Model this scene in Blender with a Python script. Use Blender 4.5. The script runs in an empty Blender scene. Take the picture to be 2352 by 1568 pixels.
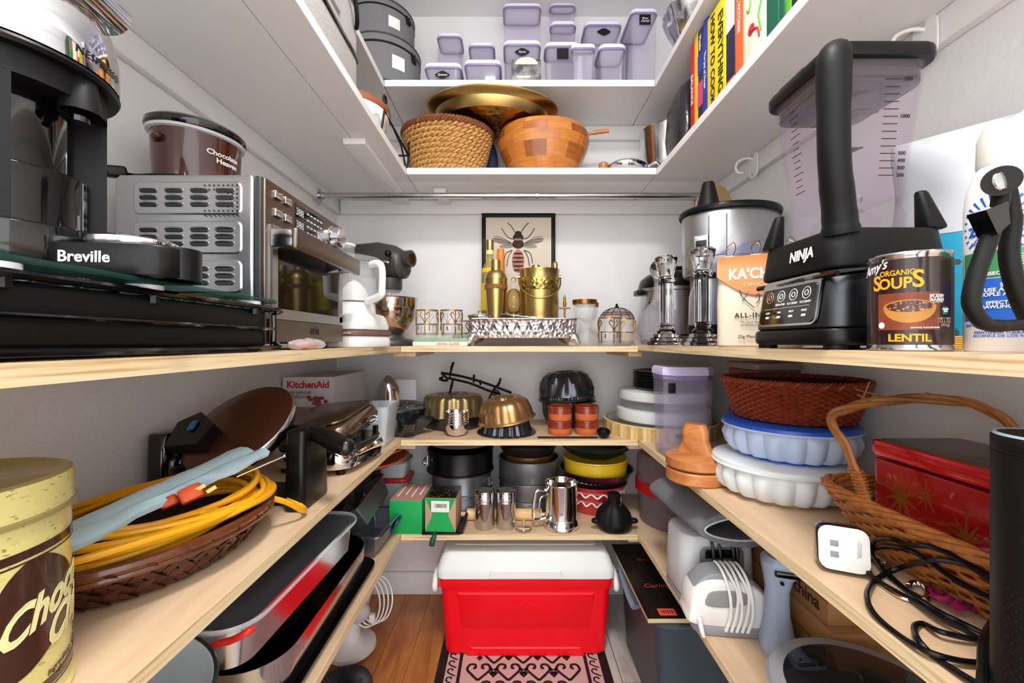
import bpy, bmesh, math, random
from mathutils import Vector, Matrix, noise as mnoise
random.seed(11)
R = math.radians
PI = math.pi
sc = bpy.context.scene
C = sc.collection
# ------------------------------------------------------------------ camera, world, lamps, exposure
F, E = 957.0, 1.145                      # focal length in pixels of a 2352 px wide frame, eye height
cam_d = bpy.data.cameras.new('camera')
cam_d.sensor_width = 36.0
cam_d.lens = 36.0 * F / 2352.0
cam_d.clip_start = 0.02
cam = bpy.data.objects.new('camera', cam_d)
cam.location = (0, 0, E)
cam.rotation_euler = (R(90), 0, 0)
C.objects.link(cam)
sc.camera = cam
w = bpy.data.worlds.new('world'); sc.world = w; w.use_nodes = True
w.node_tree.nodes['Background'].inputs[0].default_value = (0.97, 0.985, 1.0, 1)
w.node_tree.nodes['Background'].inputs[1].default_value = 1.9
def area(name, loc, rot, sx, sy, power, col=(1, 1, 1)):
    d = bpy.data.lights.new(name, 'AREA'); d.shape = 'RECTANGLE'; d.size = sx; d.size_y = sy
    d.energy = power; d.color = col
    o = bpy.data.objects.new(name, d); o.location = loc; o.rotation_euler = rot; C.objects.link(o)
    return o
area('ceiling_lamp_light', (0.03, 0.25, 2.585), (0, 0, 0), 0.34, 0.34, 14, (1, 0.985, 0.97))
vs = sc.view_settings
vs.view_transform = 'Standard'; vs.look = 'None'; vs.gamma = 1.0; vs.use_curve_mapping = False
vs.exposure = 0.86
# ------------------------------------------------------------------ helpers: pixels of the photo to metres
def at(px, Y): return (px - 1176) / F * Y
def zt(py, Y): return E + (784 - py) / F * Y
def onz(px, py, z):                       # the point of a horizontal plane seen at a pixel
    Y = (E - z) * F / (py - 784.0)
    return Vector((at(px, Y), Y, z))
zA, zAr, zB, zC = E - .017, E - .012, E - .354, E - .694
W1, W2, CEIL = E + .663, E + .9985, E + 1.48
XL, XR, YB = -.80, .848, 1.90
# ------------------------------------------------------------------ materials
def lin(h):
    h = h.lstrip('#'); o = []
    for i in (0, 2, 4):
        c = int(h[i:i+2], 16) / 255.0
        o.append(c / 12.92 if c <= .04045 else ((c + .055) / 1.055) ** 2.4)
    return (*o, 1.0)
def newmat(name):
    m = bpy.data.materials.new(name); m.use_nodes = True
    nt = m.node_tree; b = nt.nodes['Principled BSDF']
    return m, nt, b
def mat(name, col, rough=.5, metal=0, var=.06, vsc=12, bump=0, bsc=150, coat=0, trans=0, ior=1.45, emit=0, stretch=(1, 1, 1), spec=.5):
    m, nt, b = newmat(name); c = lin(col)
    b.inputs['Roughness'].default_value = rough; b.inputs['Metallic'].default_value = metal
    b.inputs['Coat Weight'].default_value = coat; b.inputs['Transmission Weight'].default_value = trans
    b.inputs['IOR'].default_value = ior; b.inputs['Specular IOR Level'].default_value = spec
    b.inputs['Base Color'].default_value = c
    if emit:
        b.inputs['Emission Color'].default_value = c; b.inputs['Emission Strength'].default_value = emit
    if var or bump:
        tc = nt.nodes.new('ShaderNodeTexCoord'); mp = nt.nodes.new('ShaderNodeMapping')
        mp.inputs['Scale'].default_value = stretch
        nt.links.new(tc.outputs['Object'], mp.inputs['Vector'])
    if var:
        n = nt.nodes.new('ShaderNodeTexNoise'); n.inputs['Scale'].default_value = vsc; n.inputs['Detail'].default_value = 4
        nt.links.new(mp.outputs[0], n.inputs['Vector'])
        r = nt.nodes.new('ShaderNodeValToRGB')
        r.color_ramp.elements[0].position = .3; r.color_ramp.elements[1].position = .7
        r.color_ramp.elements[0].color = tuple(max(0, x * (1 - var)) for x in c[:3]) + (1,)
        r.color_ramp.elements[1].color = tuple(min(1, x * (1 + var)) for x in c[:3]) + (1,)
        nt.links.new(n.outputs[0], r.inputs[0]); nt.links.new(r.outputs[0], b.inputs['Base Color'])
    if bump:
        n2 = nt.nodes.new('ShaderNodeTexNoise'); n2.inputs['Scale'].default_value = bsc; n2.inputs['Detail'].default_value = 3
        nt.links.new(mp.outputs[0], n2.inputs['Vector'])
        bp = nt.nodes.new('ShaderNodeBump'); bp.inputs['Strength'].default_value = bump; bp.inputs['Distance'].default_value = .004
        nt.links.new(n2.outputs[0], bp.inputs['Height']); nt.links.new(bp.outputs[0], b.inputs['Normal'])
    return m
def wood(name, c1, c2, axis='y', sc_=7.0, rough=.5, coat=0, dist=3.0):
    m, nt, b = newmat(name)
    b.inputs['Roughness'].default_value = rough; b.inputs['Coat Weight'].default_value = coat
    tc = nt.nodes.new('ShaderNodeTexCoord'); mp = nt.nodes.new('ShaderNodeMapping')
    s = {'x': (.12, 1, 1), 'y': (1, .12, 1), 'z': (1, 1, .12)}[axis]
    mp.inputs['Scale'].default_value = tuple(k * sc_ for k in s)
    nt.links.new(tc.outputs['Object'], mp.inputs['Vector'])
    n = nt.nodes.new('ShaderNodeTexNoise'); n.inputs['Scale'].default_value = 2.2; n.inputs['Detail'].default_value = 6
    n.inputs['Distortion'].default_value = dist * .3; n.inputs['Roughness'].default_value = .62
    nt.links.new(mp.outputs[0], n.inputs['Vector'])
    n2 = nt.nodes.new('ShaderNodeTexNoise'); n2.inputs['Scale'].default_value = 14; n2.inputs['Detail'].default_value = 3
    nt.links.new(mp.outputs[0], n2.inputs['Vector'])
    mx = nt.nodes.new('ShaderNodeMath'); mx.operation = 'MULTIPLY_ADD'; mx.inputs[1].default_value = .35
    nt.links.new(n2.outputs[0], mx.inputs[0]); nt.links.new(n.outputs[0], mx.inputs[2])
    r = nt.nodes.new('ShaderNodeValToRGB')
    r.color_ramp.elements[0].position = .45; r.color_ramp.elements[1].position = .85
    r.color_ramp.elements[0].color = lin(c1); r.color_ramp.elements[1].color = lin(c2)
    nt.links.new(mx.outputs[0], r.inputs[0]); nt.links.new(r.outputs[0], b.inputs['Base Color'])
    bp = nt.nodes.new('ShaderNodeBump'); bp.inputs['Strength'].default_value = .08; bp.inputs['Distance'].default_value = .002
    nt.links.new(n2.outputs[0], bp.inputs['Height']); nt.links.new(bp.outputs[0], b.inputs['Normal'])
    return m
def plies(name):                          # the veneers of a plywood edge, stacked in height
    m, nt, b = newmat(name); b.inputs['Roughness'].default_value = .6
    tc = nt.nodes.new('ShaderNodeTexCoord'); mp = nt.nodes.new('ShaderNodeMapping')
    mp.inputs['Scale'].default_value = (1.5, 1.5, 60)
    nt.links.new(tc.outputs['Object'], mp.inputs['Vector'])
    n = nt.nodes.new('ShaderNodeTexNoise'); n.inputs['Scale'].default_value = 3.0; n.inputs['Detail'].default_value = 5
    nt.links.new(mp.outputs[0], n.inputs['Vector'])
    r = nt.nodes.new('ShaderNodeValToRGB'); e = r.color_ramp.elements
    e[0].position = .3; e[0].color = lin('b89566'); e[1].position = .7; e[1].color = lin('ecdcba')
    x = e.new(.46); x.color = lin('dfc79b')
    nt.links.new(n.outputs[0], r.inputs[0]); nt.links.new(r.outputs[0], b.inputs['Base Color'])
    return m
def clear(name, col, fac=.25, rough=.08, tint=None, metal=0):     # thin clear plastic or glass wall
    m, nt, b = newmat(name)
    b.inputs['Base Color'].default_value = lin(col); b.inputs['Roughness'].default_value = rough
    b.inputs['Metallic'].default_value = metal; b.inputs['Coat Weight'].default_value = .5
    t = nt.nodes.new('ShaderNodeBsdfTransparent'); t.inputs[0].default_value = lin(tint or col)
    x = nt.nodes.new('ShaderNodeMixShader'); x.inputs[0].default_value = fac
    out = [q for q in nt.nodes if q.type == 'OUTPUT_MATERIAL'][0]
    nt.links.new(t.outputs[0], x.inputs[1]); nt.links.new(b.outputs[0], x.inputs[2]); nt.links.new(x.outputs[0], out.inputs[0])
    return m
def brushed(name, col, rough=.32, stretch=(1, 1, 60)):
    m = mat(name, col, rough, 1, var=.08, vsc=30, bump=.06, bsc=60, stretch=stretch); return m
def embossed(name, col, scale, strength, rough=.2, metal=1, kind='voronoi'):
    m, nt, b = newmat(name); b.inputs['Base Color'].default_value = lin(col)
    b.inputs['Roughness'].default_value = rough; b.inputs['Metallic'].default_value = metal
    tc = nt.nodes.new('ShaderNodeTexCoord')
    v = nt.nodes.new('ShaderNodeTexVoronoi'); v.inputs['Scale'].default_value = scale
    nt.links.new(tc.outputs['Object'], v.inputs['Vector'])
    bp = nt.nodes.new('ShaderNodeBump'); bp.inputs['Strength'].default_value = strength; bp.inputs['Distance'].default_value = .006
    nt.links.new(v.outputs[0], bp.inputs['Height']); nt.links.new(bp.outputs[0], b.inputs['Normal'])
    return m
def flecked(name, col, fleck, scale, lo, hi, stretch=(1, 1, 1), rough=.35, coat=.3):
    m, nt, b = newmat(name); b.inputs['Roughness'].default_value = rough; b.inputs['Coat Weight'].default_value = coat
    tc = nt.nodes.new('ShaderNodeTexCoord'); mp = nt.nodes.new('ShaderNodeMapping'); mp.inputs['Scale'].default_value = stretch
    nt.links.new(tc.outputs['Object'], mp.inputs['Vector'])
    n = nt.nodes.new('ShaderNodeTexNoise'); n.inputs['Scale'].default_value = scale; n.inputs['Detail'].default_value = 2
    nt.links.new(mp.outputs[0], n.inputs['Vector'])
    r = nt.nodes.new('ShaderNodeValToRGB')
    r.color_ramp.elements[0].position = lo; r.color_ramp.elements[1].position = hi
    r.color_ramp.elements[0].color = lin(fleck); r.color_ramp.elements[1].color = lin(col)
    nt.links.new(n.outputs[0], r.inputs[0]); nt.links.new(r.outputs[0], b.inputs['Base Color'])
    return m
M = {}
M['wall'] = mat('wall_paint', 'e9e9ea', .75, var=.015, bump=.25, bsc=90)
M['white'] = mat('shelf_paint', 'ededed', .45, var=.02, vsc=4, bump=.05, bsc=30)
M['ceil'] = mat('ceiling_paint', 'eeeeee', .8, var=.01)
M['maple'] = wood('maple_ply', 'c9a783', 'dec2a0', 'y', 5)
M['maplex'] = wood('maple_ply_across', 'c9a783', 'dec2a0', 'x', 5)
M['plies'] = plies('ply_edge')
M['lam'] = wood('laminate_orange', '8a4a1c', 'c07a35', 'y', 8, .3, .3)
M['tile'] = wood('wood_look_tile', 'a39b92', 'd3cdc4', 'y', 6, .45)
M['black'] = mat('black_plastic', '0a0a0b', .3, var=.04, spec=.35)
M['blackm'] = mat('black_matte', '0d0d0e', .5, var=.05, bump=.05, bsc=600, spec=.28)
M['gblack'] = mat('black_gloss', '060607', .08, var=0, coat=.5)
M['dgrey'] = mat('dark_grey_plastic', '35363a', .45, var=.04)
M['mgrey'] = mat('mid_grey_plastic', '8d9096', .5, var=.04)
M['lgrey'] = mat('light_grey_plastic', 'c3c6c9', .5, var=.03)
M['wplas'] = mat('white_plastic', 'eeeeec', .35, var=.015)
M['chrome'] = mat('chrome', 'e8e9ec', .06, 1, var=0)
M['steel'] = brushed('brushed_steel', 'b9bbbe', .3)
M['steelh'] = brushed('brushed_steel_rows', 'b4b6ba', .3, (1, 60, 1))
M['steels'] = mat('smooth_steel', 'c6c6c8', .14, 1, var=.03)
M['dsteel'] = mat('dark_nonstick', '565a60', .26, .85, var=.06)
M['gsteel'] = mat('grey_bakeware', '7f848b', .38, .8, var=.06)
M['brass'] = brushed('brass', 'c2a668', .28)
M['gold'] = mat('gold_print', 'a9782a', .3, .9, var=.08)
M['brassh'] = embossed('brass_hammered', 'bda05a', 70, .5, .2)
M['champ'] = mat('champagne_metal', 'b98f5f', .32, .85, var=.05)
M['olive'] = mat('gold_bakeware', '94815a', .35, .85, var=.06)
M['silverrel'] = embossed('silver_relief', 'e0e0e3', 75, .45, .2)
M['red'] = mat('red_plastic', 'f3021b', .38, var=.02, bump=.04, bsc=500)
M['redp'] = mat('red_print', 'd3202a', .5, var=0)
M['iron'] = mat('wrought_iron', '1e1a18', .5, .6, var=.1)
M['paper'] = mat('white_paper', 'f1efec', .7, var=.02)
M['blackpr'] = mat('black_print', '17171a', .6, var=0)
M['whitepr'] = mat('white_print', 'f4f4f4', .5, var=0)
M['card'] = mat('cardboard', 'a5794c', .8, var=.06, stretch=(1, 1, 8))
M['wicker_dk'] = mat('wicker_dark', '4a2413', .3, var=.45, vsc=60)
M['wicker_red'] = mat('wicker_red', '7d3218', .4, var=.3, vsc=60)
M['wicker_tan'] = mat('wicker_tan', 'a8672f', .45, var=.25, vsc=60)
M['rope'] = mat('seagrass_rope', 'bf8f51', .7, var=.3, vsc=90)
M['rope_dk'] = mat('seagrass_rim', '7a4524', .6, var=.3, vsc=90)
M['bowlwood'] = wood('acacia', '98511d', 'd08440', 'x', 9, .35, .3)
M['oak'] = wood('oiled_beech', 'a45d2b', 'cf8a4e', 'x', 8, .4, .2)
M['pine'] = wood('pine_light', 'd9a766', 'efcb92', 'x', 8, .5)
M['terra'] = mat('terracotta', 'c9693a', .6, var=.06)
M['glaze'] = mat('brown_glaze', '86301a', .15, var=.08, coat=.6)
M['glass'] = clear('clear_glass', 'f4f6f8', .16, .03, 'fdfefe')
M['crystal'] = mat('cut_crystal', 'ffffff', .01, trans=1, ior=1.42, var=0)
M['lav'] = clear('lavender_plastic', 'e3def2', .14, .08, 'fefdff')
M['lavlid'] = mat('lavender_lid', 'e9e5f6', .35, var=.02)
M['lavband'] = mat('lavender_gasket', '847da8', .4, var=.03)
M['smoke'] = clear('smoke_plastic', 'cbc2cc', .07, .05, 'fbf8fb')
M['bluec'] = clear('bluish_plastic', 'a4acdc', .14, .06, 'f4f6fd')
M['frost'] = clear('frosted_plastic', 'e6ebf0', .6, .3, 'f0f3f6')
# ------------------------------------------------------------------ mesh builder
def rr(sx, sy, r, n=4):
    r = min(r, sx / 2 - 1e-5, sy / 2 - 1e-5); p = []
    for k, (ax, ay) in enumerate(((1, 1), (-1, 1), (-1, -1), (1, -1))):
        for i in range(n + 1):
            a = (k + i / n) * PI / 2
            p.append((ax * (sx / 2 - r) + r * math.cos(a), ay * (sy / 2 - r) + r * math.sin(a)))
    return p
def catmull(pts, sub, closed=False):
    P = [Vector(p) for p in pts]; n = len(P); out = []
    if sub <= 1: return P
    rng = n if closed else n - 1
    for i in range(rng):
        if closed: a, b, c, d = P[(i-1) % n], P[i], P[(i+1) % n], P[(i+2) % n]
        else: a, b, c, d = P[max(i-1, 0)], P[i], P[i+1], P[min(i+2, n-1)]
        for k in range(sub):
            t = k / sub
            out.append(.5 * ((2*b) + (c-a)*t + (2*a-5*b+4*c-d)*t*t + (3*b-a-3*c+d)*t*t*t))
    if not closed: out.append(P[-1])
    return out
class MB:
    def __init__(s): s.v = []; s.f = []
    def add(s, vs_, fs):
        k = len(s.v); s.v += [Vector(p) for p in vs_]; s.f += [tuple(i + k for i in q) for q in fs]; return s
    def box(s, cx, cy, cz, sx, sy, sz):
        x, y, z = sx / 2, sy / 2, sz / 2
        vv = [(cx + a * x, cy + b * y, cz + c * z) for c in (-1, 1) for b in (-1, 1) for a in (-1, 1)]
        return s.add(vv, [(0, 2, 3, 1), (4, 5, 7, 6), (0, 1, 5, 4), (2, 6, 7, 3), (0, 4, 6, 2), (1, 3, 7, 5)])
    def loft(s, rings, cap=(1, 1), closed=True):
        n = len(rings[0]); vv = []; ff = []
        for r in rings: vv += list(r)
        for i in range(len(rings) - 1):
            for j in range(n if closed else n - 1):
                k = (j + 1) % n
                ff.append((i*n + j, i*n + k, (i+1)*n + k, (i+1)*n + j))
        if cap[0]: ff.append(tuple(range(n - 1, -1, -1)))
        if cap[1]: ff.append(tuple(range((len(rings)-1)*n, len(rings)*n)))
        return s.add(vv, ff)
    def rb(s, cx, cy, z0, sx, sy, h, r=.01, e=.003, tx=1.0, ty=1.0, n=4, dx=0, dy=0):   # rounded box, top scaled by tx, ty
        e = min(e, h / 2.01)
        rings = []
        for z, ins in ((0, e), (e * .3, e * .3), (e, 0), (h - e, 0), (h - e * .3, e * .3), (h, e)):
            t = z / h; ax, ay = sx * (1 + (tx - 1) * t) - 2 * ins, sy * (1 + (ty - 1) * t) - 2 * ins
            rings.append([(cx + dx * t + p, cy + dy * t + q, z0 + z) for p, q in rr(ax, ay, r, n)])
        return s.loft(rings)
    def shell(s, cx, cy, prof, sx, sy, r, n=5, cap=(1, 1)):              # profile [(offset, z)] around a rounded rectangle; closed ends
        rings = [[(cx + p, cy + q, z) for p, q in rr(sx + 2*o, sy + 2*o, max(r + o, .002), n)] for o, z in prof]
        return s.loft(rings, cap)
    def lathe(s, prof, n=32, cx=0, cy=0, cz=0, sx=1, sy=1, mod=None):
        vv = []; idx = []
        for (r, z) in prof:
            if r < 1e-6: idx.append([len(vv)]); vv.append((cx, cy, cz + z))
            else:
                row = []
                for j in range(n):
                    a = 2 * PI * j / n; q = r * (mod(a, r, z) if mod else 1)
                    row.append(len(vv)); vv.append((cx + sx * q * math.cos(a), cy + sy * q * math.sin(a), cz + z))
                idx.append(row)
        ff = []
        for A, B in zip(idx[:-1], idx[1:]):
            for j in range(n):
                k = (j + 1) % n
                if len(A) == 1 and len(B) == 1: continue
                if len(A) == 1: ff.append((A[0], B[k], B[j]))
                elif len(B) == 1: ff.append((A[j], A[k], B[0]))
                else: ff.append((A[j], A[k], B[k], B[j]))
        return s.add(vv, ff)
    def tube(s, pts, r, n=8, closed=False, sub=4, sx=1.0):
        P = catmull(pts, sub, closed); m = len(P); rings = []; up = None
        for i in range(m):
            if closed: t = P[(i+1) % m] - P[i-1]
            else: t = P[min(i+1, m-1)] - P[max(i-1, 0)]
            if t.length < 1e-9: t = Vector((0, 0, 1))
            t.normalize()
            if up is None:
                up = Vector((0, 0, 1)) if abs(t.z) < .9 else Vector((1, 0, 0))
            b = t.cross(up)
            if b.length < 1e-6: b = t.cross(Vector((1, 0, 0)))
            b.normalize(); up = b.cross(t).normalized()
            q = r[min(i * len(r) // m, len(r)-1)] if isinstance(r, (list, tuple)) else r
            rings.append([P[i] + b * (q * sx * math.cos(2*PI*k/n)) + up * (q * math.sin(2*PI*k/n)) for k in range(n)])
        if closed: rings.append(rings[0]); return s.loft(rings, (0, 0))
        return s.loft(rings)
    def cyl(s, a, b, r, n=16, r2=None):
        a, b = Vector(a), Vector(b); d = (b - a).normalized()
        u = d.cross(Vector((0, 0, 1)) if abs(d.z) < .9 else Vector((1, 0, 0))).normalized(); w_ = d.cross(u)
        r2 = r if r2 is None else r2
        return s.loft([[p + u * (q * math.cos(2*PI*k/n)) + w_ * (q * math.sin(2*PI*k/n)) for k in range(n)] for p, q in ((a, r), (b, r2))])
    def prism(s, pts, z0, z1):
        return s.loft([[(p[0], p[1], z0) for p in pts], [(p[0], p[1], z1) for p in pts]])
    def sph(s, c, r, sx=1, sy=1, sz=1, n=16):
        k = n // 2
        return s.lathe([(r * math.sin(PI * i / k) if 0 < i < k else 0, -r * math.cos(PI * i / k) * sz) for i in range(k + 1)], n, c[0], c[1], c[2], sx, sy)
    def T(s, m, k0=0):
        for i in range(k0, len(s.v)): s.v[i] = m @ s.v[i]
        return s
    def mv(s, loc=(0, 0, 0), rot=(0, 0, 0), k0=0):
        from mathutils import Euler
        return s.T(Matrix.Translation(loc) @ Euler(rot, 'XYZ').to_matrix().to_4x4(), k0)
    def rough(s, amp, scale, seed=0, ax=(1, 1, 1)):
        for i, p in enumerate(s.v):
            q = mnoise.noise_vector(p * scale + Vector((seed, seed * 1.7, seed * .3)))
            s.v[i] = p + Vector((q.x * ax[0], q.y * ax[1], q.z * ax[2])) * amp
        return s
    def obj(s, name, mt, parent=None, loc=(0, 0, 0), rot=(0, 0, 0), smooth=38):
        me = bpy.data.meshes.new(name); me.from_pydata([tuple(p) for p in s.v], [], s.f)
        bm = bmesh.new(); bm.from_mesh(me); bmesh.ops.recalc_face_normals(bm, faces=bm.faces); bm.to_mesh(me); bm.free()
        if smooth:
            me.shade_smooth(); me.set_sharp_from_angle(angle=R(smooth))
        me.materials.append(M[mt] if isinstance(mt, str) else mt)
        o = bpy.data.objects.new(name, me); C.objects.link(o); o.location = loc; o.rotation_euler = rot
        if parent: o.parent = parent
        return o
def tag(o, label, cat, group=None):
    o['label'] = label; o['category'] = cat
    if group: o['group'] = group
    return o
def thing(name, label, cat, loc=(0, 0, 0), rz=0, group=None, rot=None):
    o = bpy.data.objects.new(name, None); o.empty_display_size = .02; C.objects.link(o)
    o.location = loc; o.rotation_euler = rot or (0, 0, rz)
    return tag(o, label, cat, group)
def one(name, m, mt, label, cat, loc=(0, 0, 0), rz=0, group=None, rot=None, smooth=38):
    return tag(m.obj(name, mt, None, loc, rot or (0, 0, rz), smooth), label, cat, group)
def struct(name, m, mt, **k):
    o = m.obj(name, mt, **k); o['kind'] = 'structure'; return o
def inst(o, parent=None, loc=None, rot=None):               # copy of one object sharing its mesh
    c = o.copy(); C.objects.link(c)
    if parent: c.parent = parent
    if loc is not None: c.location = loc
    if rot is not None: c.rotation_euler = rot
    return c
def copy_tree(o, parent=None):
    c = o.copy(); C.objects.link(c)
    if parent: c.parent = parent
    for ch in list(o.children): copy_tree(ch, c)
    return c
def dup(o, label, loc, rz=None):
    c = copy_tree(o); c['label'] = label; c.location = loc
    if rz is not None: c.rotation_euler = (0, 0, rz)
    return c
def txt(parent, name, s, size, mt, o, x=(1, 0, 0), up=(0, 0, 1), bold=0, shear=0, ext=.0002, align='CENTER', wrap=None, sx=1.0, sp=1.0):
    cu = bpy.data.curves.new('text', 'FONT'); cu.body = s; cu.size = size; cu.offset = bold * size; cu.shear = shear
    cu.extrude = ext; cu.align_x = align; cu.align_y = 'CENTER'; cu.resolution_u = 3; cu.space_character = sp; cu.space_line = .85
    ob = bpy.data.objects.new('text', cu)
    me = bpy.data.meshes.new_from_object(ob); bpy.data.objects.remove(ob)
    me.name = name
    X, U = Vector(x).normalized(), Vector(up).normalized(); N = X.cross(U); O = Vector(o)
    for v in me.vertices:
        if wrap: v.co = wrap(v.co.x * sx, v.co.y, v.co.z + ext)
        else: v.co = O + X * (v.co.x * sx) + U * v.co.y + N * (v.co.z + ext)
    me.materials.clear(); me.materials.append(M[mt] if isinstance(mt, str) else mt)
    t = bpy.data.objects.new(name, me); C.objects.link(t)
    if parent: t.parent = parent
    return t
def on_cyl(r, a0, z0, tilt=0):                              # wraps lettering round an upright cylinder, a0 faces outwards
    def f(u, v, w_):
        a = a0 + u / r; q = r + .0004 + w_
        return Vector((q * math.cos(a), q * math.sin(a), z0 + v + tilt * u))
    return f
def weave(m, ring, z0, z1, rows, amp, r, n=96, stakes=24, sides=5):   # ring(a, t) -> (x, y): strands in front of and behind the stakes
    for i in range(rows):
        t = (i + .5) / rows; z = z0 + (z1 - z0) * t; pts = []
        for j in range(n):
            a = 2 * PI * j / n; x, y = ring(a, t); l = math.hypot(x, y)
            k = 1 + amp / max(l, .01) * math.sin(a * stakes / 2 + PI * (i % 2))
            pts.append((x * k, y * k, z))
        m.tube(pts, r, sides, True, 1)
    return m
def ringtube(m, ring, z, r, n=48, sides=8, twist=0, strands=1):
    for s_ in range(strands):
        pts = []
        for j in range(n):
            a = 2 * PI * j / n; x, y = ring(a); l = math.hypot(x, y)
            ph = a * twist + 2 * PI * s_ / strands; q = r * .75 if strands > 1 else 0
            k = 1 + q * math.cos(ph) / l
            pts.append((x * k, y * k, z + q * math.sin(ph)))
        m.tube(pts, r * (.62 if strands > 1 else 1), sides, True, 1)
    return m
# ------------------------------------------------------------------ the room
YN = -.45
m = MB(); m.box((XL+XR)/2, .1, -.06, 3.2, 3.8, .1); fl = struct('floor', m, 'lam')
gap = .0015
for i in range(5):                                           # orange laminate boards on the left
    x0 = -.80 + i * .108
    for j, (a, b) in enumerate(((-.5, .55 + .2 * (i % 3)), (.55 + .2 * (i % 3), 1.9))):
        MB().box(x0 + .054, (a+b)/2, -.005, .108 - gap, b - a - gap, .01).obj('floorboard', 'lam', fl)
for i in range(7):                                           # grey wood-look tiles on the right
    x0 = -.26 + i * .158
    s = [1.16, .9, 1.3, 1.02, 1.4, .8, 1.1][i]
    for a, b in ((-.5, s - .6), (s - .6, s), (s, 1.9)):
        MB().box(min(x0 + .079, 5), (a+b)/2, -.005, .158 - .003, b - a - .003, .01).obj('floor_tile', 'tile', fl)
struct('wall_left', MB().box(XL - .05, (YN + YB) / 2, CEIL / 2, .1, YB - YN, CEIL), 'wall')
struct('wall_right', MB().box(XR + .05, (YN + YB) / 2, CEIL / 2, .1, YB - YN, CEIL), 'wall')
struct('wall_back', MB().box((XL + XR) / 2, YB + .05, CEIL / 2, XR - XL + .2, .1, CEIL), 'wall')
struct('ceiling', MB().box((XL + XR) / 2, (YN + YB) / 2, CEIL + .05, XR - XL + .2, YB - YN + .1, .1), 'ceil')
struct('baseboard_back', MB().rb((XL + XR) / 2, YB - .008, 0, XR - XL - .002, .014, .1, .002, .003), 'white')
struct('baseboard_left', MB().rb(XL + .008, .8, 0, .014, 2.1, .1, .002, .003), 'white')
struct('baseboard_right', MB().rb(XR - .008, .8, 0, .014, 2.1, .1, .002, .003), 'white')
# painted cleats under the white shelves
for z in (W1 - .025, W2 - .025):
    struct('trim_1', MB().rb((XL + XR) / 2, YB - .011, z - .062, XR - XL - .05, .02, .061, .002, .002), 'white')
    struct('trim_2', MB().rb(XL + .011, .72, z - .062, .02, 2.33, .061, .002, .002), 'white')
    struct('trim_3', MB().rb(XR - .011, .72, z - .062, .02, 2.33, .061, .002, .002), 'white')
# wooden cleats under the wooden shelves
for z in (zA, zB, zC):
    for i, (x0, x1) in enumerate(((-.435, -.352), (.425, .475))):
        struct('trim_4', MB().rb((x0+x1)/2, 1.70, z - .038, x1 - x0, .36, .0175, .002, .001), 'maple')
# ceiling lamp above the photographer
t = thing('ceiling_lamp', 'round white flush ceiling lamp above the pantry entrance', 'lamp', (0.03, .25, CEIL))
MB().lathe([(0, 0), (.2, 0), (.2, -.018), (.19, -.022), (0, -.022)], 40).obj('housing', 'wplas', t)
MB().lathe([(0, -.0225), (.16, -.0225), (.15, -.03), (0, -.034)], 40).obj('diffuser', mat('lamp_diffuser', 'fff4e4', .5, var=0, emit=6), t)
# wooden shelves
def wshelf(side, z, label, x0, x1, y0, y1, edge):
    t = thing('wooden_shelf', label, 'shelf', ((x0+x1)/2, (y0+y1)/2, z), 0, 'plywood shelves')
    sx, sy = x1 - x0, y1 - y0
    MB().box(0, 0, -.010, sx, sy, .02).obj('board', 'maple' if side != 'b' else 'maplex', t, smooth=0)
    if edge == '+x': MB().box(sx/2 + .0006, 0, -.0102, .0012, sy, .0196).obj('ply_edge', 'plies', t, smooth=0)
    if edge == '-x': MB().box(-sx/2 - .0006, 0, -.0102, .0012, sy, .0196).obj('ply_edge', 'plies', t, smooth=0)
    if edge == '-y': MB().box(0, -sy/2 - .0006, -.0102, sx, .0012, .0196).obj('ply_edge', 'plies', t, smooth=0)
IL, IR, ZF = -.402, .456, 1.50
for z, nm in ((zA, 'eye-level'), (zB, 'second'), (zC, 'lowest')):
    wt = {'eye-level': ('under the toaster oven', 'under the bee picture', 'under the blender'),
          'second': ('under the yellow cookie tin', 'under the black and gold cake pans', 'under the white ribbed mould'),
          'lowest': ('under the roasting pans', 'just above the red cooler', 'under the white hand mixer')}[nm]
    zr = zAr if nm == 'eye-level' else z
    wshelf('l', z, nm + ' plywood shelf on the left wall, ' + wt[0], XL + .002, IL, YN + .02, YB - .003, '+x')
    wshelf('b', z, nm + ' plywood shelf on the back wall, ' + wt[1], IL + .003, IR - .003, ZF, YB - .003, '-y')
    wshelf('r', zr, nm + ' plywood shelf on the right wall, ' + wt[2], IR, XR - .002, YN + .02, YB - .003, '-x')
# white painted shelves
def pshelf(z, label, boards):
    b0 = boards[0]
    t = thing('painted_shelf', label, 'shelf', ((b0[0]+b0[1])/2, (b0[2]+b0[3])/2, z), 0, 'white painted shelves')
    for (x0, x1, y0, y1) in boards:
        MB().rb((x0+x1)/2 - t.location.x, (y0+y1)/2 - t.location.y, -.025, x1 - x0, y1 - y0, .025, .001, .0015).obj('board', 'white', t, smooth=0)
ZW = 1.59
pshelf(W1, 'lower white shelf board along the left wall, above the toaster oven', [(XL + .002, -.507, YN + .02, YB - .003), (-.505, -.405, YN + .02, YB - .003)])
pshelf(W1, 'lower white shelf board on the back wall, under the wooden bowl', [(-.402, .552, ZW, YB - .003)])
pshelf(W1, 'lower white shelf board along the right wall, under the cookbooks', [(.555, XR - .002, YN + .02, YB - .003)])
pshelf(W2, 'upper white shelf board along the left wall, beside the grey round cases', [(XL + .002, -.49, YN + .02, YB - .003)])
pshelf(W2, 'upper white shelf board on the back wall, under the lavender containers', [(-.487, .544, ZW, YB - .003)])
pshelf(W2, 'upper white shelf board along the right wall, under the silver bowl', [(.547, XR - .002, YN + .02, YB - .003)])
struct('trim_5', MB().rb(-.495, 1.595, W1 - .045, .07, .58, .0195, .002, .002), 'white')       # batten under the left shelf
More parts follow.
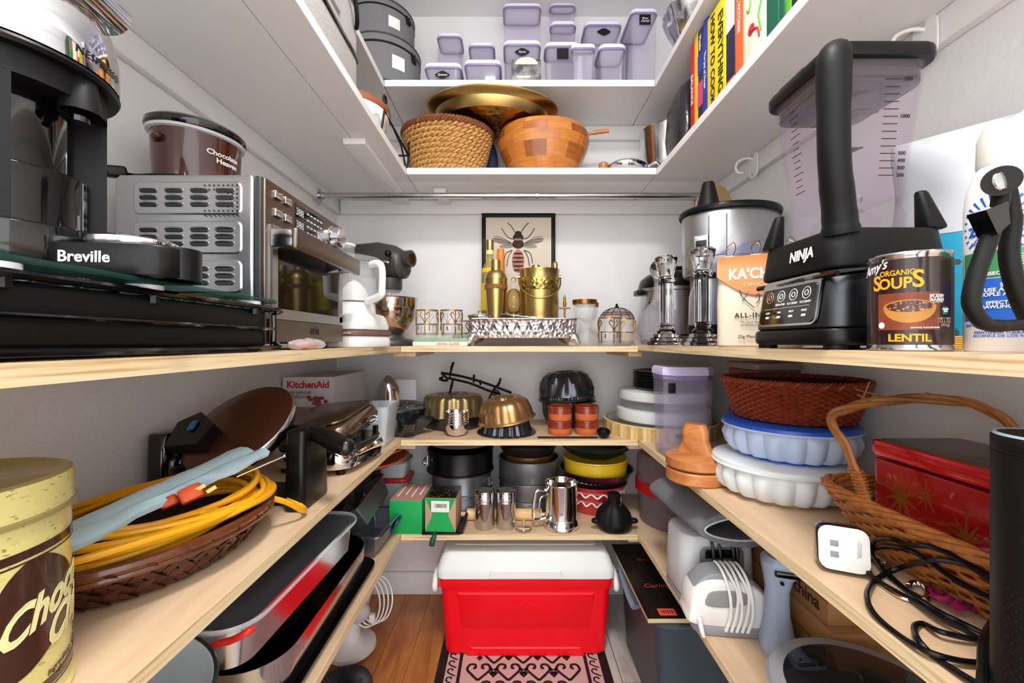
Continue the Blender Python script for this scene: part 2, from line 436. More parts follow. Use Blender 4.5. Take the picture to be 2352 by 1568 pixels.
struct('trim_6', MB().rb(-.30, 1.80, W1 - .046, .05, .14, .0205, .002, .002), 'white')
# closet rod with flange
yr, zr_ = 1.686, zt(449, 1.686)
t = thing('closet_rod', 'long chrome closet rod across the back under the white shelf', 'rod', (0, yr, zr_))
MB().cyl((XL + .026, 0, 0), (XR - .026, 0, 0), .0115, 20).obj('rod', 'steels', t)
for sx in (-1, 1):
    x = XL + .021 if sx < 0 else XR - .021
    g = MB(); g.prism([(a * .022, b * .036 - .006) for a, b in [(math.cos(k*PI/12), math.sin(k*PI/12)) for k in range(24)]], 0, .004)
    g.mv((x, 0, 0.0), (R(90), 0, R(90))); g.v = [v + Vector((-.002, 0, 0)) for v in g.v]
    fo = g.obj('flange', 'steels', t)
    MB().cyl((x, 0, 0), (x - sx * .018, 0, 0), .015, 16).obj('socket', 'steels', fo)
g = MB().lathe([(.0125, -.004), (.0155, -.004), (.0155, .004), (.0125, .004), (.0125, -.004)], 20); g.mv((.10, 0, 0), (0, R(90), 0)); g.obj('collar', 'steels', t)
# white rod brackets on the right wall
def bracket(Y, z, label):
    t = thing('rod_bracket', label, 'bracket', (XR - .023, Y, z), 0, 'white rod brackets on the right wall')
    MB().prism([(p[0] + .0, p[1]) for p in rr(.05, .085, .02, 4)], 0, .004).mv((0, 0, 0), (R(90), 0, R(-90))).obj('wall_plate', 'wplas', t)
    MB().tube([(0, .0, .02), (-.02, .01, .028), (-.045, .015, .02), (-.055, .015, 0), (-.048, .015, -.018), (-.03, .015, -.02)], .004, 8, sub=5).obj('hook', 'wplas', t)
    MB().cyl((-.004, 0, .03), (-.007, 0, .03), .006, 10).obj('screw', 'lgrey', t)
    MB().cyl((-.004, 0, -.03), (-.007, 0, -.03), .006, 10).obj('screw', 'lgrey', t)
bracket(.83, E + .60, 'white hooked rod bracket on the right wall above the blender lid')
bracket(1.42, E + .60, 'white hooked rod bracket on the right wall, further back behind the blender jar')
# ------------------------------------------------------------------ eye-level shelf, left
M['glassgreen'] = clear('tempered_glass', '2f5f58', .25, .03, 'b9d3cc')
M['ovenglass'] = clear('oven_door_glass', '20201e', .55, .05, '6a6658')
M['bronze'] = brushed('bronze_steel', '7c6f65', .34, (1, 60, 1))
M['choc'] = mat('chocolate_enamel', '42180f', .15, var=.2, vsc=6, coat=.6, stretch=(1, 1, .15))
M['mixer'] = mat('graphite_enamel', '4a4643', .4, .3, var=.03)
M['copper'] = mat('warm_polished_bowl', 'c9b7a6', .1, 1, var=.05)
M['mesh'] = embossed('speaker_mesh', '8d9096', 900, 1.0, .4, .6)
# pod drawer stand
yc, xc = .5025, -.575
t = thing('pod_drawer', 'low black wire-framed drawer with a glass top carrying the coffee machine', 'drawer', (xc, yc, zA))
dx, dy = .165, .2
MB().rb(0, 0, .010, 2*dx, 2*dy, .058, .012, .003).obj('tray_body', 'black', t)
for sx in (-1, 1):
    for sy in (-1, 1):
        MB().rb(sx*(dx - .03), sy*(dy - .03), 0, .04, .04, .01, .006, .002).obj('foot', 'blackm', t)
MB().rb(dx + .001, 0, .014, .004, 2*dy - .04, .022, .001, .001).obj('lower_panel', 'blackm', t)
MB().rb(dx + .001, 0, .039, .004, 2*dy - .04, .024, .001, .001).obj('upper_panel', 'blackm', t)
fr = [(dx + .006, -dy - .004, .008), (dx + .006, dy - .008, .006), (dx + .006, dy + .004, .018), (dx + .006, dy + .004, .06), (dx + .006, dy - .006, .072), (dx + .006, -dy - .004, .072)]
MB().tube(fr, .0042, 8, sub=5).obj('front_wire', 'gblack', t)
MB().tube([(-dx, dy + .006, .006), (dx, dy + .006, .006), (dx, dy + .006, .07), (-dx, dy + .006, .07)], .0035, 8, sub=1).obj('side_wire', 'gblack', t)
MB().tube([(dx + .007, -dy, .0385), (dx + .007, dy, .0385)], .003, 8, sub=1).obj('middle_wire', 'gblack', t)
MB().rb(0.0, .005, .081, 2*dx + .02, 2*dy + .02, .006, .012, .001).obj('glass_top', 'glassgreen', t)
for sy, k in ((-.03, 0), (.155, 1), (-.17, 2)):
    p = MB().cyl((dx - .006, sy, .0755), (dx - .006, sy, .0805), .017, 24).obj('glass_pad', 'lgrey', t)
    MB().cyl((dx + .004, sy, .060), (dx + .004, sy, .0735), .005, 6).obj('bolt', 'black', p)
for k in range(9):
    yy = -dy + .03 + k * .042
    MB().tube([(dx - .02, yy, .070), (dx - .05, yy + .02, .074), (dx - .085, yy - .005, .070), (dx - .12, yy + .02, .074)], .0016, 6, sub=4).obj('pod_wire', 'chrome', t)
# coffee machine, faces the aisle
zg = zA + .0875
t = thing('coffee_machine', 'black capsule coffee machine with chrome dome head on the glass-topped drawer', 'coffee machine', (-.57, .465, zg), R(7))
MB().lathe([(0, 0), (.092, 0), (.094, .004), (.094, .05), (.09, .053), (0, .053)], 48).obj('base_ring', 'gblack', t)
def cshape(r0, r1, a0, n=30):
    A = [a0 + (2*PI - 2*a0) * i / n for i in range(n + 1)]
    return [(r1 * math.cos(a), r1 * math.sin(a)) for a in A] + [(r0 * math.cos(a), r0 * math.sin(a)) for a in reversed(A)]
MB().prism(cshape(.05, .085, R(42)), .053, .205).obj('body', 'blackm', t)
MB().lathe([(0, .2), (.085, .2), (.085, .228), (0, .228)], 48).obj('body_top', 'blackm', t)
MB().lathe([(0, .053), (.056, .053), (.056, .2), (0, .2)], 32).obj('cavity_wall', 'gblack', t)
MB().lathe([(.056, .053), (.0705, .055), (.0705, .115), (.067, .118), (.056, .12)], 32).obj('capsule_bin', 'gblack', t)
MB().lathe([(0, .205), (.017, .195), (.019, .188), (.014, .226), (.012, .23), (0, .23)], 20, cx=.079).obj('spout_cover', 'blackm', t)
MB().lathe([(0, .178), (.009, .178), (.009, .195), (0, .195)], 14, cx=.078).obj('spout', 'gblack', t)
MB().lathe([(0, .226), (.0955, .226), (.0975, .230), (.0955, .234), (0, .234)], 56).obj('black_seam', 'black', t)
dome = [(.0965, .235), (.0972, .25), (.096, .275), (.0915, .298), (.083, .32), (.07, .338), (.052, .352), (.03, .36), (0, .363)]
MB().lathe([(0, .2345)] + dome, 64).obj('dome', 'chrome', t)
def domewrap(u, v, w_):
    z = .249 + v; r = .0975 + w_
    a = R(4) + u / .0975
    return Vector((r * math.cos(a), r * math.sin(a), z))
txt(t, 'lettering', 'NESPRESSO', .0115, 'blackpr', (0, 0, 0), bold=.0, sp=1.1, wrap=domewrap)
lev = MB().tube([(-.03, 0, .365), (.02, 0, .368), (.06, 0, .352), (.088, 0, .33)], .02, 12, sub=5, sx=1.5).obj('lever', 'dgrey', t)
MB().cyl((.083, -.036, .328), (.083, .036, .328), .024, 28).obj('lever_grip', 'chrome', lev)
MB().cyl((.083, -.0375, .328), (.083, -.036, .328), .018, 24).obj('grip_mesh', 'mesh', lev)
MB().rb(.13, 0, 0, .13, .088, .034, .03, .002).obj('cup_support', 'black', t)
gr = MB().lathe([(0, .034), (.04, .034), (.042, .037), (.042, .043), (.039, .045), (0, .045)], 32, cx=.135).obj('drip_grid', 'chrome', t)
for k in range(-3, 4):
    MB().box(.135 + k * .0095, 0, .0456, .003, 2 * math.sqrt(.036**2 - (k*.0095)**2), .0012).obj('grid_slot', 'gblack', gr)
MB().cyl((.182, .0, 0), (.182, 0, .036), .022, 24).obj('support_nose', 'black', t)
txt(t, 'lettering', 'Breville', .0165, 'whitepr', (.118, -.0445, .018), bold=.02)
# toaster oven
t = thing('toaster_oven', 'brushed steel toaster oven with glass door and vented side', 'oven', (-.5825, .9175, zA + .0))
for sx in (-1, 1):
    for sy in (-1, 1): MB().cyl((sx*.1, sy*.14, 0), (sx*.1, sy*.14, .012), .014, 14).obj('foot', 'black', t)
MB().rb(-.007, 0, .012, .25, .34, .308, .006, .012).obj('body', 'steel', t)
MB().rb(.1245, 0, .014, .012, .336, .302, .003, .003).obj('front_frame', 'dgrey', t)
MB().rb(.1335, 0, .016, .008, .332, .298, .003, .003).obj('front_panel', 'bronze', t)
YS = -.1705
for zc, h in ((.274, .06), (.2035, .06), (.1335, .06)):        # three embossed vent fields on the near side
    g = MB().shell(0, 0, [(0, 0), (0, .001), (-.003, .003), (-.003, .003)], .196, h, .012); g.mv((.001, YS + .0015, zc), (R(90), 0, 0))
    g.obj('vent_panel', 'steel', t)
lou = None
for zc in (.274, .2035, .1335):
    for c in range(4):
        for r_ in range(3):
            x, z = -.068 + c * .0455, zc + (1 - r_) * .0125
            if lou is None:
                g = MB()
                n = 8
                for k in range(1): pass
                g.loft([[(p * 1.0, -.0022, q) for p, q in rr(.031, .0072, .0036, 4)], [(p, -.0030, q) for p, q in rr(.029, .0056, .0028, 4)]])
                lou = g.obj('vent_slot', 'gblack', t)
                h_ = MB().tube([(-.0155, 0, -.0015), (-.013, -.003, .0042), (.013, -.003, .0042), (.0155, 0, -.0015)], .0016, 6, sub=4).obj('vent_lip', 'steels', lou)
                lou.location = (x, YS, z)
            else:
                c2 = copy_tree(lou, t); c2.location = (x, YS, z)
g = MB()
for i in range(8):
    for j in range(8):
        x, z = .033 + i * .0083, .243 + j * .0076
        if i < 5 and 1 < j < 6: continue
        g.cyl((x, YS - .0024, z), (x, YS - .0012, z), .0017, 6)
g.obj('perforations', 'gblack', t)['kind'] = 'stuff'
XF = .1375
d = MB()
d.rb(0, 0, 0, .316, .2, .008, .008, .002).mv((XF, .0, .138), (R(90), 0, R(90)))
dr = MB(); 
for (cx, cz, sy_, sz_) in ((0, .222, .312, .02), (0, .069, .312, .02), (-.148, .14, .018, .15), (.148, .14, .018, .15)):
    dr.box(XF + .004, cx, cz, .008, sy_, sz_)
door = dr.obj('door', 'steelh', t, smooth=0)
MB().box(XF + .004, 0, .142, .004, .28, .136).obj('door_glass', 'ovenglass', door)
MB().box(XF - .001, 0, .142, .002, .285, .14).obj('oven_cavity', mat('cavity', '3a352c', .3, .8), door)
for k in range(3):
    MB().cyl((XF + .0015, -.135, .095 + k * .03), (XF + .0015, .135, .095 + k * .03), .0012, 6).obj('rack_wire', 'chrome', door)
MB().box(XF + .003, 0, .037, .006, .325, .042).obj('bottom_rail', 'bronze', t)
hd = MB().rb(0, 0, 0, .016, .318, .04, .006, .004).mv((XF + .046, 0, .186)).obj('handle', 'bronze', t)
for sy in (-1, 1): MB().rb(XF + .026, sy * .148, .189, .05, .022, .034, .006, .003).obj('handle_post', 'steels', hd)
dis = MB().box(XF + .0005, -.0, .272, .002, .125, .058).obj('display', 'gblack', t)
txt(dis, 'digits', '388', .021, 'lgrey', (XF + .0016, -.046, .285), (0, 1, 0))
txt(dis, 'digits', '388', .021, 'lgrey', (XF + .0016, -.046, .259), (0, 1, 0))
for i in range(5):
    for j in range(4):
        MB().box(XF + .002, -.012 + i * .0155, .252 + j * .0135, .001, .009, .0035).obj('menu_mark', 'lgrey', dis)
for i in range(2):
    for j in range(2):
        MB().rb(XF + .002, -.128 + i * .034, .252 + j * .034, .006, .024, .014, .002, .001).obj('button', 'steels', t)
kb = MB().lathe([(0, 0), (.029, 0), (.029, .004), (.026, .006), (.025, .026), (.022, .029), (0, .029)], 32).mv((XF, .108, .272), (0, R(90), 0)).obj('knob', 'chrome', t)
MB().cyl((XF, .145, .24), (XF + .006, .145, .24), .008, 16).obj('round_button', 'chrome', t)
txt(t, 'lettering', 'aria', .028, 'blackpr', (XF + .0062, .01, .041), (0, 1, 0), bold=.01)
zo = zA + .32
# slow cooker on the oven
t = thing('slow_cooker', 'small chocolate-brown slow cooker with black lid on the toaster oven', 'slow cooker', (-.667, .885, zo), R(55))
ov = dict(sx=1.18, sy=.98)
MB().lathe([(0, 0), (.06, 0), (.064, .004), (.066, .06), (.068, .118), (.066, .12), (0, .12)], 48, **ov).obj('pot', 'choc', t)
MB().lathe([(.067, .117), (.073, .119), (.074, .124), (.07, .126), (.066, .126), (.067, .117)], 48, **ov).obj('rim', 'lgrey', t)
MB().lathe([(0, .125), (.073, .125), (.076, .13), (.075, .139), (.069, .145), (.04, .153), (0, .156)], 48, **ov).obj('lid', 'gblack', t)
for a in (200, 20):
    MB().sph((.078 * math.cos(R(a)) * 1.05, .066 * math.sin(R(a)), .096), .018, .5, 1, .55).obj('handle', 'choc', t)
def pw(z0, a0):
    def f(u, v, w_):
        a = a0 + u / .072; r = .0665 + (z0 + v - .06) * .034 + .0008 + w_
        return Vector((1.18 * r * math.cos(a), .98 * r * math.sin(a), z0 + v))
    return f
a0 = R(-90 - 5)
txt(t, 'lettering', 'Chocolate', .0145, 'whitepr', (0, 0, 0), bold=.02, wrap=pw(.083, a0+.42))
txt(t, 'lettering', 'Heaven', .0145, 'whitepr', (0, 0, 0), bold=.02, wrap=pw(.069, a0 + .52))
t = thing('power_plug', 'black power plug and cord lying on the oven behind the slow cooker', 'plug', (-.735, .775, zo))
MB().rb(0, 0, .002, .022, .034, .02, .006, .004).mv((0, 0, 0), (R(12), 0, R(-40))).obj('plug', 'black', t)
MB().tube([(.012, .01, .012), (.04, .0, .006), (.08, -.008, .004), (.12, -.002, .004), (.15, .02, .004)], .003, 6, sub=5).obj('cord', 'black', t)
# small plastic bag in front of the oven
t = thing('plastic_bag', 'small crumpled clear plastic bag with orange contents below the oven door', 'bag', (-.426, .865, zA))
g = MB().sph((0, 0, .009), .05, .3, 1.5, .26, 24); g.rough(.006, 45, 3); 
for v in g.v: v.z = max(v.z, .001)
g.obj('film', clear('bag_film', 'e9e3e2', .45, .15, 'f4f0f0'), t)
g = MB().sph((0, 0, .009), .032, .35, 1.4, .22, 16); g.rough(.004, 60, 1)
for v in g.v: v.z = max(v.z, .002)
g.obj('contents', mat('orange_bits', 'd8683a', .5, var=.4, vsc=90), t)
# food processor
t = thing('food_processor', 'white food processor with clear work bowl beside the toaster oven', 'food processor', (-.468, 1.235, zA), R(-18))
MB().rb(0, 0, 0, .16, .19, .034, .04, .006, .98, .98).obj('base', 'wplas', t)
MB().rb(0, 0, .034, .163, .193, .014, .04, .001).obj('brown_band', mat('brown_strip', '77564b', .5), t)
MB().rb(0, .0, .048, .16, .19, .05, .04, .012, .9, .8).obj('housing', 'wplas', t)
MB().lathe([(0, .095), (.062, .095), (.06, .125), (.056, .13), (0, .13)], 36).obj('neck', 'wplas', t)
for k in range(3): MB().rb(-.03 + k * .03, -.083, .071, .02, .008, .018, .004, .002).obj('button', 'lgrey', t)
txt(t, 'lettering', 'Ultra Power', .010, 'whitepr', (-.03, -.0971, .041)); txt(t, 'lettering', 'KitchenAid', .010, 'whitepr', (.045, -.0971, .041))
bw = MB().lathe([(.05, .13), (.066, .131), (.078, .15), (.08, .235), (.083, .238), (.083, .242), (.078, .242), (.076, .152), (.05, .135)], 40).obj('work_bowl', 'glass', t)
MB().lathe([(0, .136), (.045, .136), (.035, .17), (.018, .19), (0, .2)], 24).obj('disc_hub', 'wplas', t)
MB().lathe([(.083, .242), (.084, .247), (.075, .262), (.04, .272), (0, .275)], 40).obj('bowl_lid', 'glass', t)
MB().rb(-.03, .0, .262, .05, .035, .045, .012, .003).obj('feed_tube', 'glass', t)
MB().rb(-.03, .0, .300, .054, .039, .008, .012, .003).obj('pusher', 'wplas', t)
MB().tube([(.074, -.02, .236), (.105, -.032, .236), (.122, -.036, .22), (.122, -.036, .165), (.115, -.034, .145), (.06, -.02, .132)], .011, 10, sub=5, sx=.8).obj('bowl_handle', 'wplas', t)
# stand mixer
t = thing('stand_mixer', 'graphite stand mixer with polished bowl in the left back corner', 'mixer', (-.575, 1.675, zA), R(-22))
MB().rb(.02, 0, 0, .36, .2, .028, .09, .008, .95, .92).obj('base_plate', 'mixer', t)
MB().lathe([(0, .026), (.06, .026), (.058, .034), (.05, .045), (0, .045)], 32, cx=.1).obj('bowl_plate', 'mixer', t)
MB().rb(-.10, 0, .02, .11, .12, .27, .045, .01, .9, .85).obj('column', 'mixer', t)
rings = []
for x, w_, h, zc in ((-.19, .02, .03, .335), (-.18, .085, .09, .335), (-.14, .115, .12, .338), (-.05, .125, .135, .342), (.06, .122, .14, .338), (.13, .112, .13, .325), (.165, .1, .11, .315), (.178, .07, .08, .312), (.18, .02, .03, .312)):
    rings.append([(x, p, zc + q) for p, q in rr(w_, h, min(w_, h) * .45, 6)])
MB().loft(rings).obj('head', 'mixer', t)
MB().rb(.0, 0, .312, .3, .1285, .009, .05, .001).mv((.012, 0, .0)).obj('chrome_band', 'chrome', t)
txt(t, 'lettering', 'KitchenAid', .017, 'blackpr', (.05, -.0655, .3165), bold=.01)
hb = MB().cyl((.17, 0, .335), (.205, 0, .335), .032, 28).obj('attachment_hub', 'mixer', t)
MB().cyl((.205, 0, .335), (.207, 0, .335), .02, 24).obj('hub_socket', 'gblack', hb)
kb = MB().cyl((.15, -.055, .34), (.165, -.085, .34), .005, 10).obj('knob_stem', 'steels', t)
MB().sph((.165, -.09, .34), .013).obj('hub_knob', 'black', kb)
MB().lathe([(0, .21), (.042, .21), (.05, .225), (.05, .262), (0, .27)], 28, cx=.1).obj('planetary', 'mixer', t)
MB().cyl((.1, 0, .15), (.1, 0, .215), .011, 14).obj('beater_shaft', 'steels', t)
MB().lathe([(0, .04), (.045, .04), (.075, .065), (.1, .105), (.108, .15), (.109, .182), (.113, .186), (.109, .187), (.105, .15), (.097, .108), (.072, .07), (0, .045)], 48, cx=.1).obj('bowl', 'copper', t)
MB().lathe([(.112, .186), (.1, .2), (.06, .215), (.05, .216), (.058, .212), (.108, .186)], 40, cx=.1).obj('pouring_shield', 'glass', t)
# ------------------------------------------------------------------ eye-level shelf, back
# bee picture
M['beebg'] = mat('aged_paper', 'ded2c0', .7, var=.05, vsc=6)
M['beedk'] = mat('bee_dark', '2a1e1c', .7, var=.15, vsc=60); M['beepk'] = mat('bee_rose', 'b5786a', .7, var=.15, vsc=60)
M['wing'] = clear('bee_wing', '9b8478', .35, .6, 'ffffff')
Yp = YB - .012
t = thing('framed_picture', 'black-framed print of a large bee hanging on the back wall', 'picture', (at(1191, Yp), Yp, zt(486, Yp) - .24))
w2, h2 = at(1275, Yp) - at(1107, Yp), .46
w2 /= 2; h2 = .23
g = MB()
MB().box(0, -.004, 0, 2*w2 - .03, .004, 2*h2 - .03).obj('print', 'beebg', t)
for (x, z, sx, sz) in ((0, h2 - .009, 2*w2, .018), (0, -h2 + .009, 2*w2, .018), (-w2 + .009, 0, .018, 2*h2 - .036), (w2 - .009, 0, .018, 2*h2 - .036)):
    MB().rb(x, -.003, z - sz/2, sx, .02, sz, .002, .002).obj('frame_side', 'blackm', t)
YQ = -.0075
def ell(m, cx, cz, a, b, rot=0, y=YQ, n=20, th=.0006):
    c, s_ = math.cos(rot), math.sin(rot)
    pts = [(cx + a*math.cos(k*2*PI/n)*c - b*math.sin(k*2*PI/n)*s_, cz + a*math.cos(k*2*PI/n)*s_ + b*math.sin(k*2*PI/n)*c) for k in range(n)]
    m.loft([[(p, y, q) for p, q in pts], [(p, y - th, q) for p, q in pts]])
bx, bz = at(1190, Yp) - t.location.x, zt(590, Yp) - t.location.z
px_m = Yp / F
bee = thing  # kept plain: the printed insect is lettering-thin relief on the paper
g = MB(); ell(g, bx, zt(546, Yp) - t.location.z, .024, .018); ell(g, bx, zt(561, Yp) - t.location.z, .026, .021); g.obj('bee_thorax', 'beedk', t)
g = MB(); ell(g, bx, zt(551, Yp) - t.location.z, .022, .005, y=YQ - .0008); ell(g, bx, zt(600, Yp) - t.location.z, .028, .052); g.obj('bee_abdomen', 'beepk', t)
g = MB()
for k in range(5):
    z = zt(583 + k * 9.5, Yp) - t.location.z; hw = .026 * math.sqrt(max(.08, 1 - ((k * 9.5 - 17) / 34) ** 2))
    ell(g, bx, z, hw, .0042, y=YQ - .0008)
g.obj('bee_stripes', 'beedk', t)
g = MB(); ell(g, bx, zt(537, Yp) - t.location.z, .016, .011, y=YQ - .0008); g.obj('bee_head', 'beedk', t)
for s_ in (-1, 1):
    g = MB(); ell(g, bx + s_ * .068, zt(556, Yp) - t.location.z, .05, .013, s_ * .28); ell(g, bx + s_ * .05, zt(566, Yp) - t.location.z, .036, .009, -s_ * .05); g.obj('bee_wing', 'wing', t)
    g = MB()
    for pts in ([(8, 533), (16, 520), (24, 513)], [(11, 550), (24, 545), (38, 525)], [(13, 575), (28, 583), (33, 605)], [(14, 577), (22, 590), (26, 612)]):
        g.tube([(bx + s_ * a * px_m, YQ - .001, zt(b, Yp) - t.location.z) for a, b in pts], .0016, 5, sub=4)
    g.obj('bee_legs', 'beedk', t)
    g = MB()
    for d in (-1, 0, 1): g.tube([(bx + s_ * .03, YQ - .001, zt(560, Yp) - t.location.z), (bx + s_ * .07, YQ - .001, zt(556 - d * 5, Yp) - t.location.z + .008), (bx + s_ * .11, YQ - .001, zt(549 - d * 6, Yp) - t.location.z)], .0007, 4, sub=4)
    g.obj('wing_veins', 'beedk', t)
# guide books
t = thing('book', 'cream drink guide book with orange spine title, under the green book', 'book', (at(1009, 1.515), 1.60, zA), 0, 'books under the gold glasses')
MB().rb(0, 0, 0, .2, .15, .016, .002, .001).obj('cover', mat('book_cream', 'eee5dc', .6), t)
txt(t, 'lettering', 'DRINK GUIDE', .013, mat('orange_ink', 'd8623f', .6), (.03, -.0755, .008), bold=.02)
t = thing('book', 'thin sage green book lying on the cream drink guide', 'book', (at(1011, 1.515), 1.602, zA + .016), 0, 'books under the gold glasses')
MB().rb(0, 0, 0, .197, .146, .013, .002, .001).obj('cover', mat('book_green', '86ad86', .6), t)
# gold patterned tumblers
def tumbler(label, loc, rz=0, h=.108, r=.041, grp='gold patterned tumblers'):
    t = thing('tumbler', label, 'glass', loc, rz, grp)
    MB().lathe([(0, 0), (r*.93, 0), (r*.95, .003), (r, h), (r - .002, h), (r*.93 - .001, .012), (0, .012)], 32).obj('glass_wall', 'glass', t)
    g = MB()
    g.lathe([(r + .0004, h - .006), (r + .0006, h - .002), (r + .0004, h - .002), (r + .0002, h - .006), (r + .0004, h - .006)], 32)
    zz = h * .47
    g.lathe([(r*.985, zz), (r*.987, zz + .003), (r*.983, zz + .003), (r*.981, zz), (r*.985, zz)], 32)
    for k in range(16):
        a = 2 * PI * k / 16; q = r * .975 + .0006; z1 = zz if k % 2 else zz - .006; hh = h * (.93 if k % 4 == 0 else .47)
        g.tube([(q*.985 * math.cos(a), q*.985 * math.sin(a), .012 + .018 * (k % 3)), (q * math.cos(a), q * math.sin(a), z1)], .0019, 5, sub=1)
        if k % 4 == 0:
            q2 = r + .0004
            for s_ in (-1, 1):
                g.tube([(q2 * math.cos(a + s_ * u), q2 * math.sin(a + s_ * u), zz + z) for u, z in ((.0, .004), (.18, .02), (.42, .034), (.3, .046), (.12, .036))], .0016, 5, sub=4)
            g.tube([(q2 * math.cos(a), q2 * math.sin(a), zz), (q2 * math.cos(a), q2 * math.sin(a), h - .006)], .0019, 5, sub=1)
    g.obj('gold_pattern', 'gold', t)
    MB().lathe([(0, .0125), (r*.9, .0125), (r*.91, .02), (0, .02)], 24).obj('thick_base', clear('amber_base', '9b7a45', .5, .1, 'd8c49a'), t)
    return t
tu = tumbler('gold patterned tumbler on the green book, left of the pair', (at(981, 1.57), 1.57, zA + .029))
dup(tu, 'gold patterned tumbler on the green book, nearer the silver stand', (at(1037, 1.57), 1.572, zA + .029), .5)
dup(tu, 'gold patterned tumbler in front of the domed jar, left of two', (at(1398, 1.57), 1.56, zA), .2)
dup(tu, 'gold patterned tumbler in front of the domed jar, right of two', (at(1432, 1.63), 1.625, zA), 1.0)
dup(tu, 'gold patterned tumbler half hidden behind the left end of the silver stand', (at(1062, 1.80), 1.80, zA), .9)
# silver footed stand
zs = zA + .103
t = thing('footed_stand', 'square ornate silver footed cake stand holding the bar set', 'stand', (at(1202, 1.5) + .0, 1.685, zA))
MB().shell(0, 0, [(-.004, .098), (.002, .1), (.002, .103), (-.004, .1035), (-.012, .1005), (-.012, .0985)], .40, .31, .012).obj('top_plate', 'steels', t)
MB().shell(0, 0, [(-.02, .03), (-.01, .03), (.0, .055), (-.004, .085), (.003, .098), (-.02, .098)], .395, .305, .012, 3).obj('relief_band', 'silverrel', t)
leaf = None
for k in range(9):
    x = -.176 + k * .044
    g = MB()
    for s_ in (-1, 1):
        g.loft([[(x + s_ * .003, -.1525, .04), (x + s_ * .005, -.156, .042), (x + s_ * .004, -.1525, .045)], [(x + s_ * .016, -.154, .062), (x + s_ * .019, -.16, .066), (x + s_ * .012, -.154, .072)], [(x + s_ * .021, -.152, .088), (x + s_ * .0215, -.154, .089), (x + s_ * .021, -.152, .09)]])
    g.sph((x, -.155, .05), .006, .7, .6, 1.8, 8)
    g.obj('leaf_ornament', 'steels', t)
for sx in (-1, 1):
    for sy in (-1, 1):
        g = MB(); 
        g.tube([(sx*.175, sy*.13, .04), (sx*.19, sy*.145, .03), (sx*.196, sy*.15, .018), (sx*.2, sy*.152, .0125), (sx*.207, sy*.157, .0105)], [.02, .02, .016, .012, .008, .006, .009], 10, sub=4)
        g.obj('scroll_foot', 'silverrel', t)
# bar set on the stand
def brass_shaker(name, label, loc, s=1.0, mt='brass', strap=True):
    t = thing(name, label, 'shaker', loc)
    MB().lathe([(0, 0), (.032*s, 0), (.033*s, .003*s), (.043*s, .145*s), (.0435*s, .15*s), (0, .15*s)], 36).obj('cup', mt, t)
    MB().lathe([(.0435*s, .15*s), (.0445*s, .153*s), (.0435*s, .156*s), (.04*s, .17*s), (.03*s, .182*s), (.02*s, .186*s), (0, .186*s)], 36).obj('shoulder', mt, t)
    MB().lathe([(.0195*s, .185*s), (.0195*s, .218*s), (.017*s, .226*s), (.008*s, .229*s), (0, .2295*s)], 28).obj('cap', mt, t)
    if strap:
        st = MB().lathe([(.0415*s, .113*s), (.0442*s, .113*s), (.0448*s, .13*s), (.042*s, .13*s), (.0415*s, .113*s)], 36).obj('leather_strap', mat('tan_leather', '8a5526', .5), t)
        MB().sph((.01, -.045, .121), .004, n=10).obj('stud', 'brass', st)
    return t
brass_shaker('cocktail_shaker', 'brass cocktail shaker with tan leather strap on the silver stand', (at(1139, 1.6), 1.6, zs))
t = thing('ice_bucket', 'brass ice bucket with hammered band and bail handle on the silver stand', 'bucket', (at(1239, 1.62), 1.62, zs))
rb_ = .077
MB().lathe([(0, 0), (rb_*.93, 0), (rb_*.95, .003), (rb_*.97, .108)], 44).obj('lower_wall', 'brass', t)
MB().lathe([(rb_*.97, .108), (rb_*.985, .11), (rb_*.995, .155), (rb_*.985, .157)], 44).obj('hammered_band', 'brassh', t)
MB().lathe([(rb_*.985, .157), (rb_, .184), (rb_*1.02, .187), (rb_*1.02, .19), (rb_*.98, .19), (rb_*.93, .01), (0, .006)], 44).obj('upper_wall', 'brass', t)
MB().tube([(-rb_ - .004, 0, .165), (-rb_*.96, -.04, .12), (-rb_*.5, -.082, .083), (0, -.092, .075), (rb_*.5, -.082, .083), (rb_*.96, -.04, .12), (rb_ + .004, 0, .165)], .0035, 8, sub=5).obj('bail_handle', 'brass', t)
for sx in (-1, 1): MB().cyl((sx*(rb_ - .002), 0, .165), (sx*(rb_ + .009), 0, .165), .007, 12).obj('handle_lug', 'steels', t)
brass_shaker('cocktail_shaker', 'brass bar flask standing behind the ice bucket with its cap showing', (at(1231, 1.775), 1.775, zs), 1.05, strap=False)
t = thing('bar_spoon', 'brass bar tool with rounded end standing behind the ice bucket', 'bar tool', (at(1275, 1.735), 1.735, zs))
MB().cyl((0, 0, 0), (0, 0, .2), .006, 12).obj('shaft', 'brass', t); MB().lathe([(0, .195), (.0115, .2), (.0115, .235), (.007, .246), (0, .25)], 18).obj('rounded_end', 'brass', t)
t = thing('liquor_bottle', 'clear liquor bottle with gold cap and yellow label behind the brass shaker', 'bottle', (at(1125, 1.71), 1.715, zs))
MB().lathe([(0, 0), (.034, 0), (.036, .004), (.036, .19), (.033, .21), (.02, .235), (.0145, .25), (.0135, .305), (0, .305)], 32).obj('bottle_glass', clear('straw_glass', 'c2b06a', .45, .05, 'e8e0b8'), t)
MB().lathe([(.0365, .04), (.0368, .04), (.0368, .15), (.0365, .15)], 32).obj('label', mat('yellow_label', 'e6c62c', .6), t)
MB().lathe([(.0352, .192), (.0355, .193), (.033, .212), (.0325, .211)], 32).obj('shoulder_label', mat('yellow_label2', 'f0c800', .6), t)
MB().lathe([(0, .29), (.0165, .29), (.0165, .328), (.015, .331), (0, .331)], 24).obj('cap', 'brass', t)
MB().lathe([(.0148, .27), (.0152, .27), (.0152, .289), (.0148, .289)], 24).obj('neck_band', mat('cream_band', 'e8dc9a', .6), t)
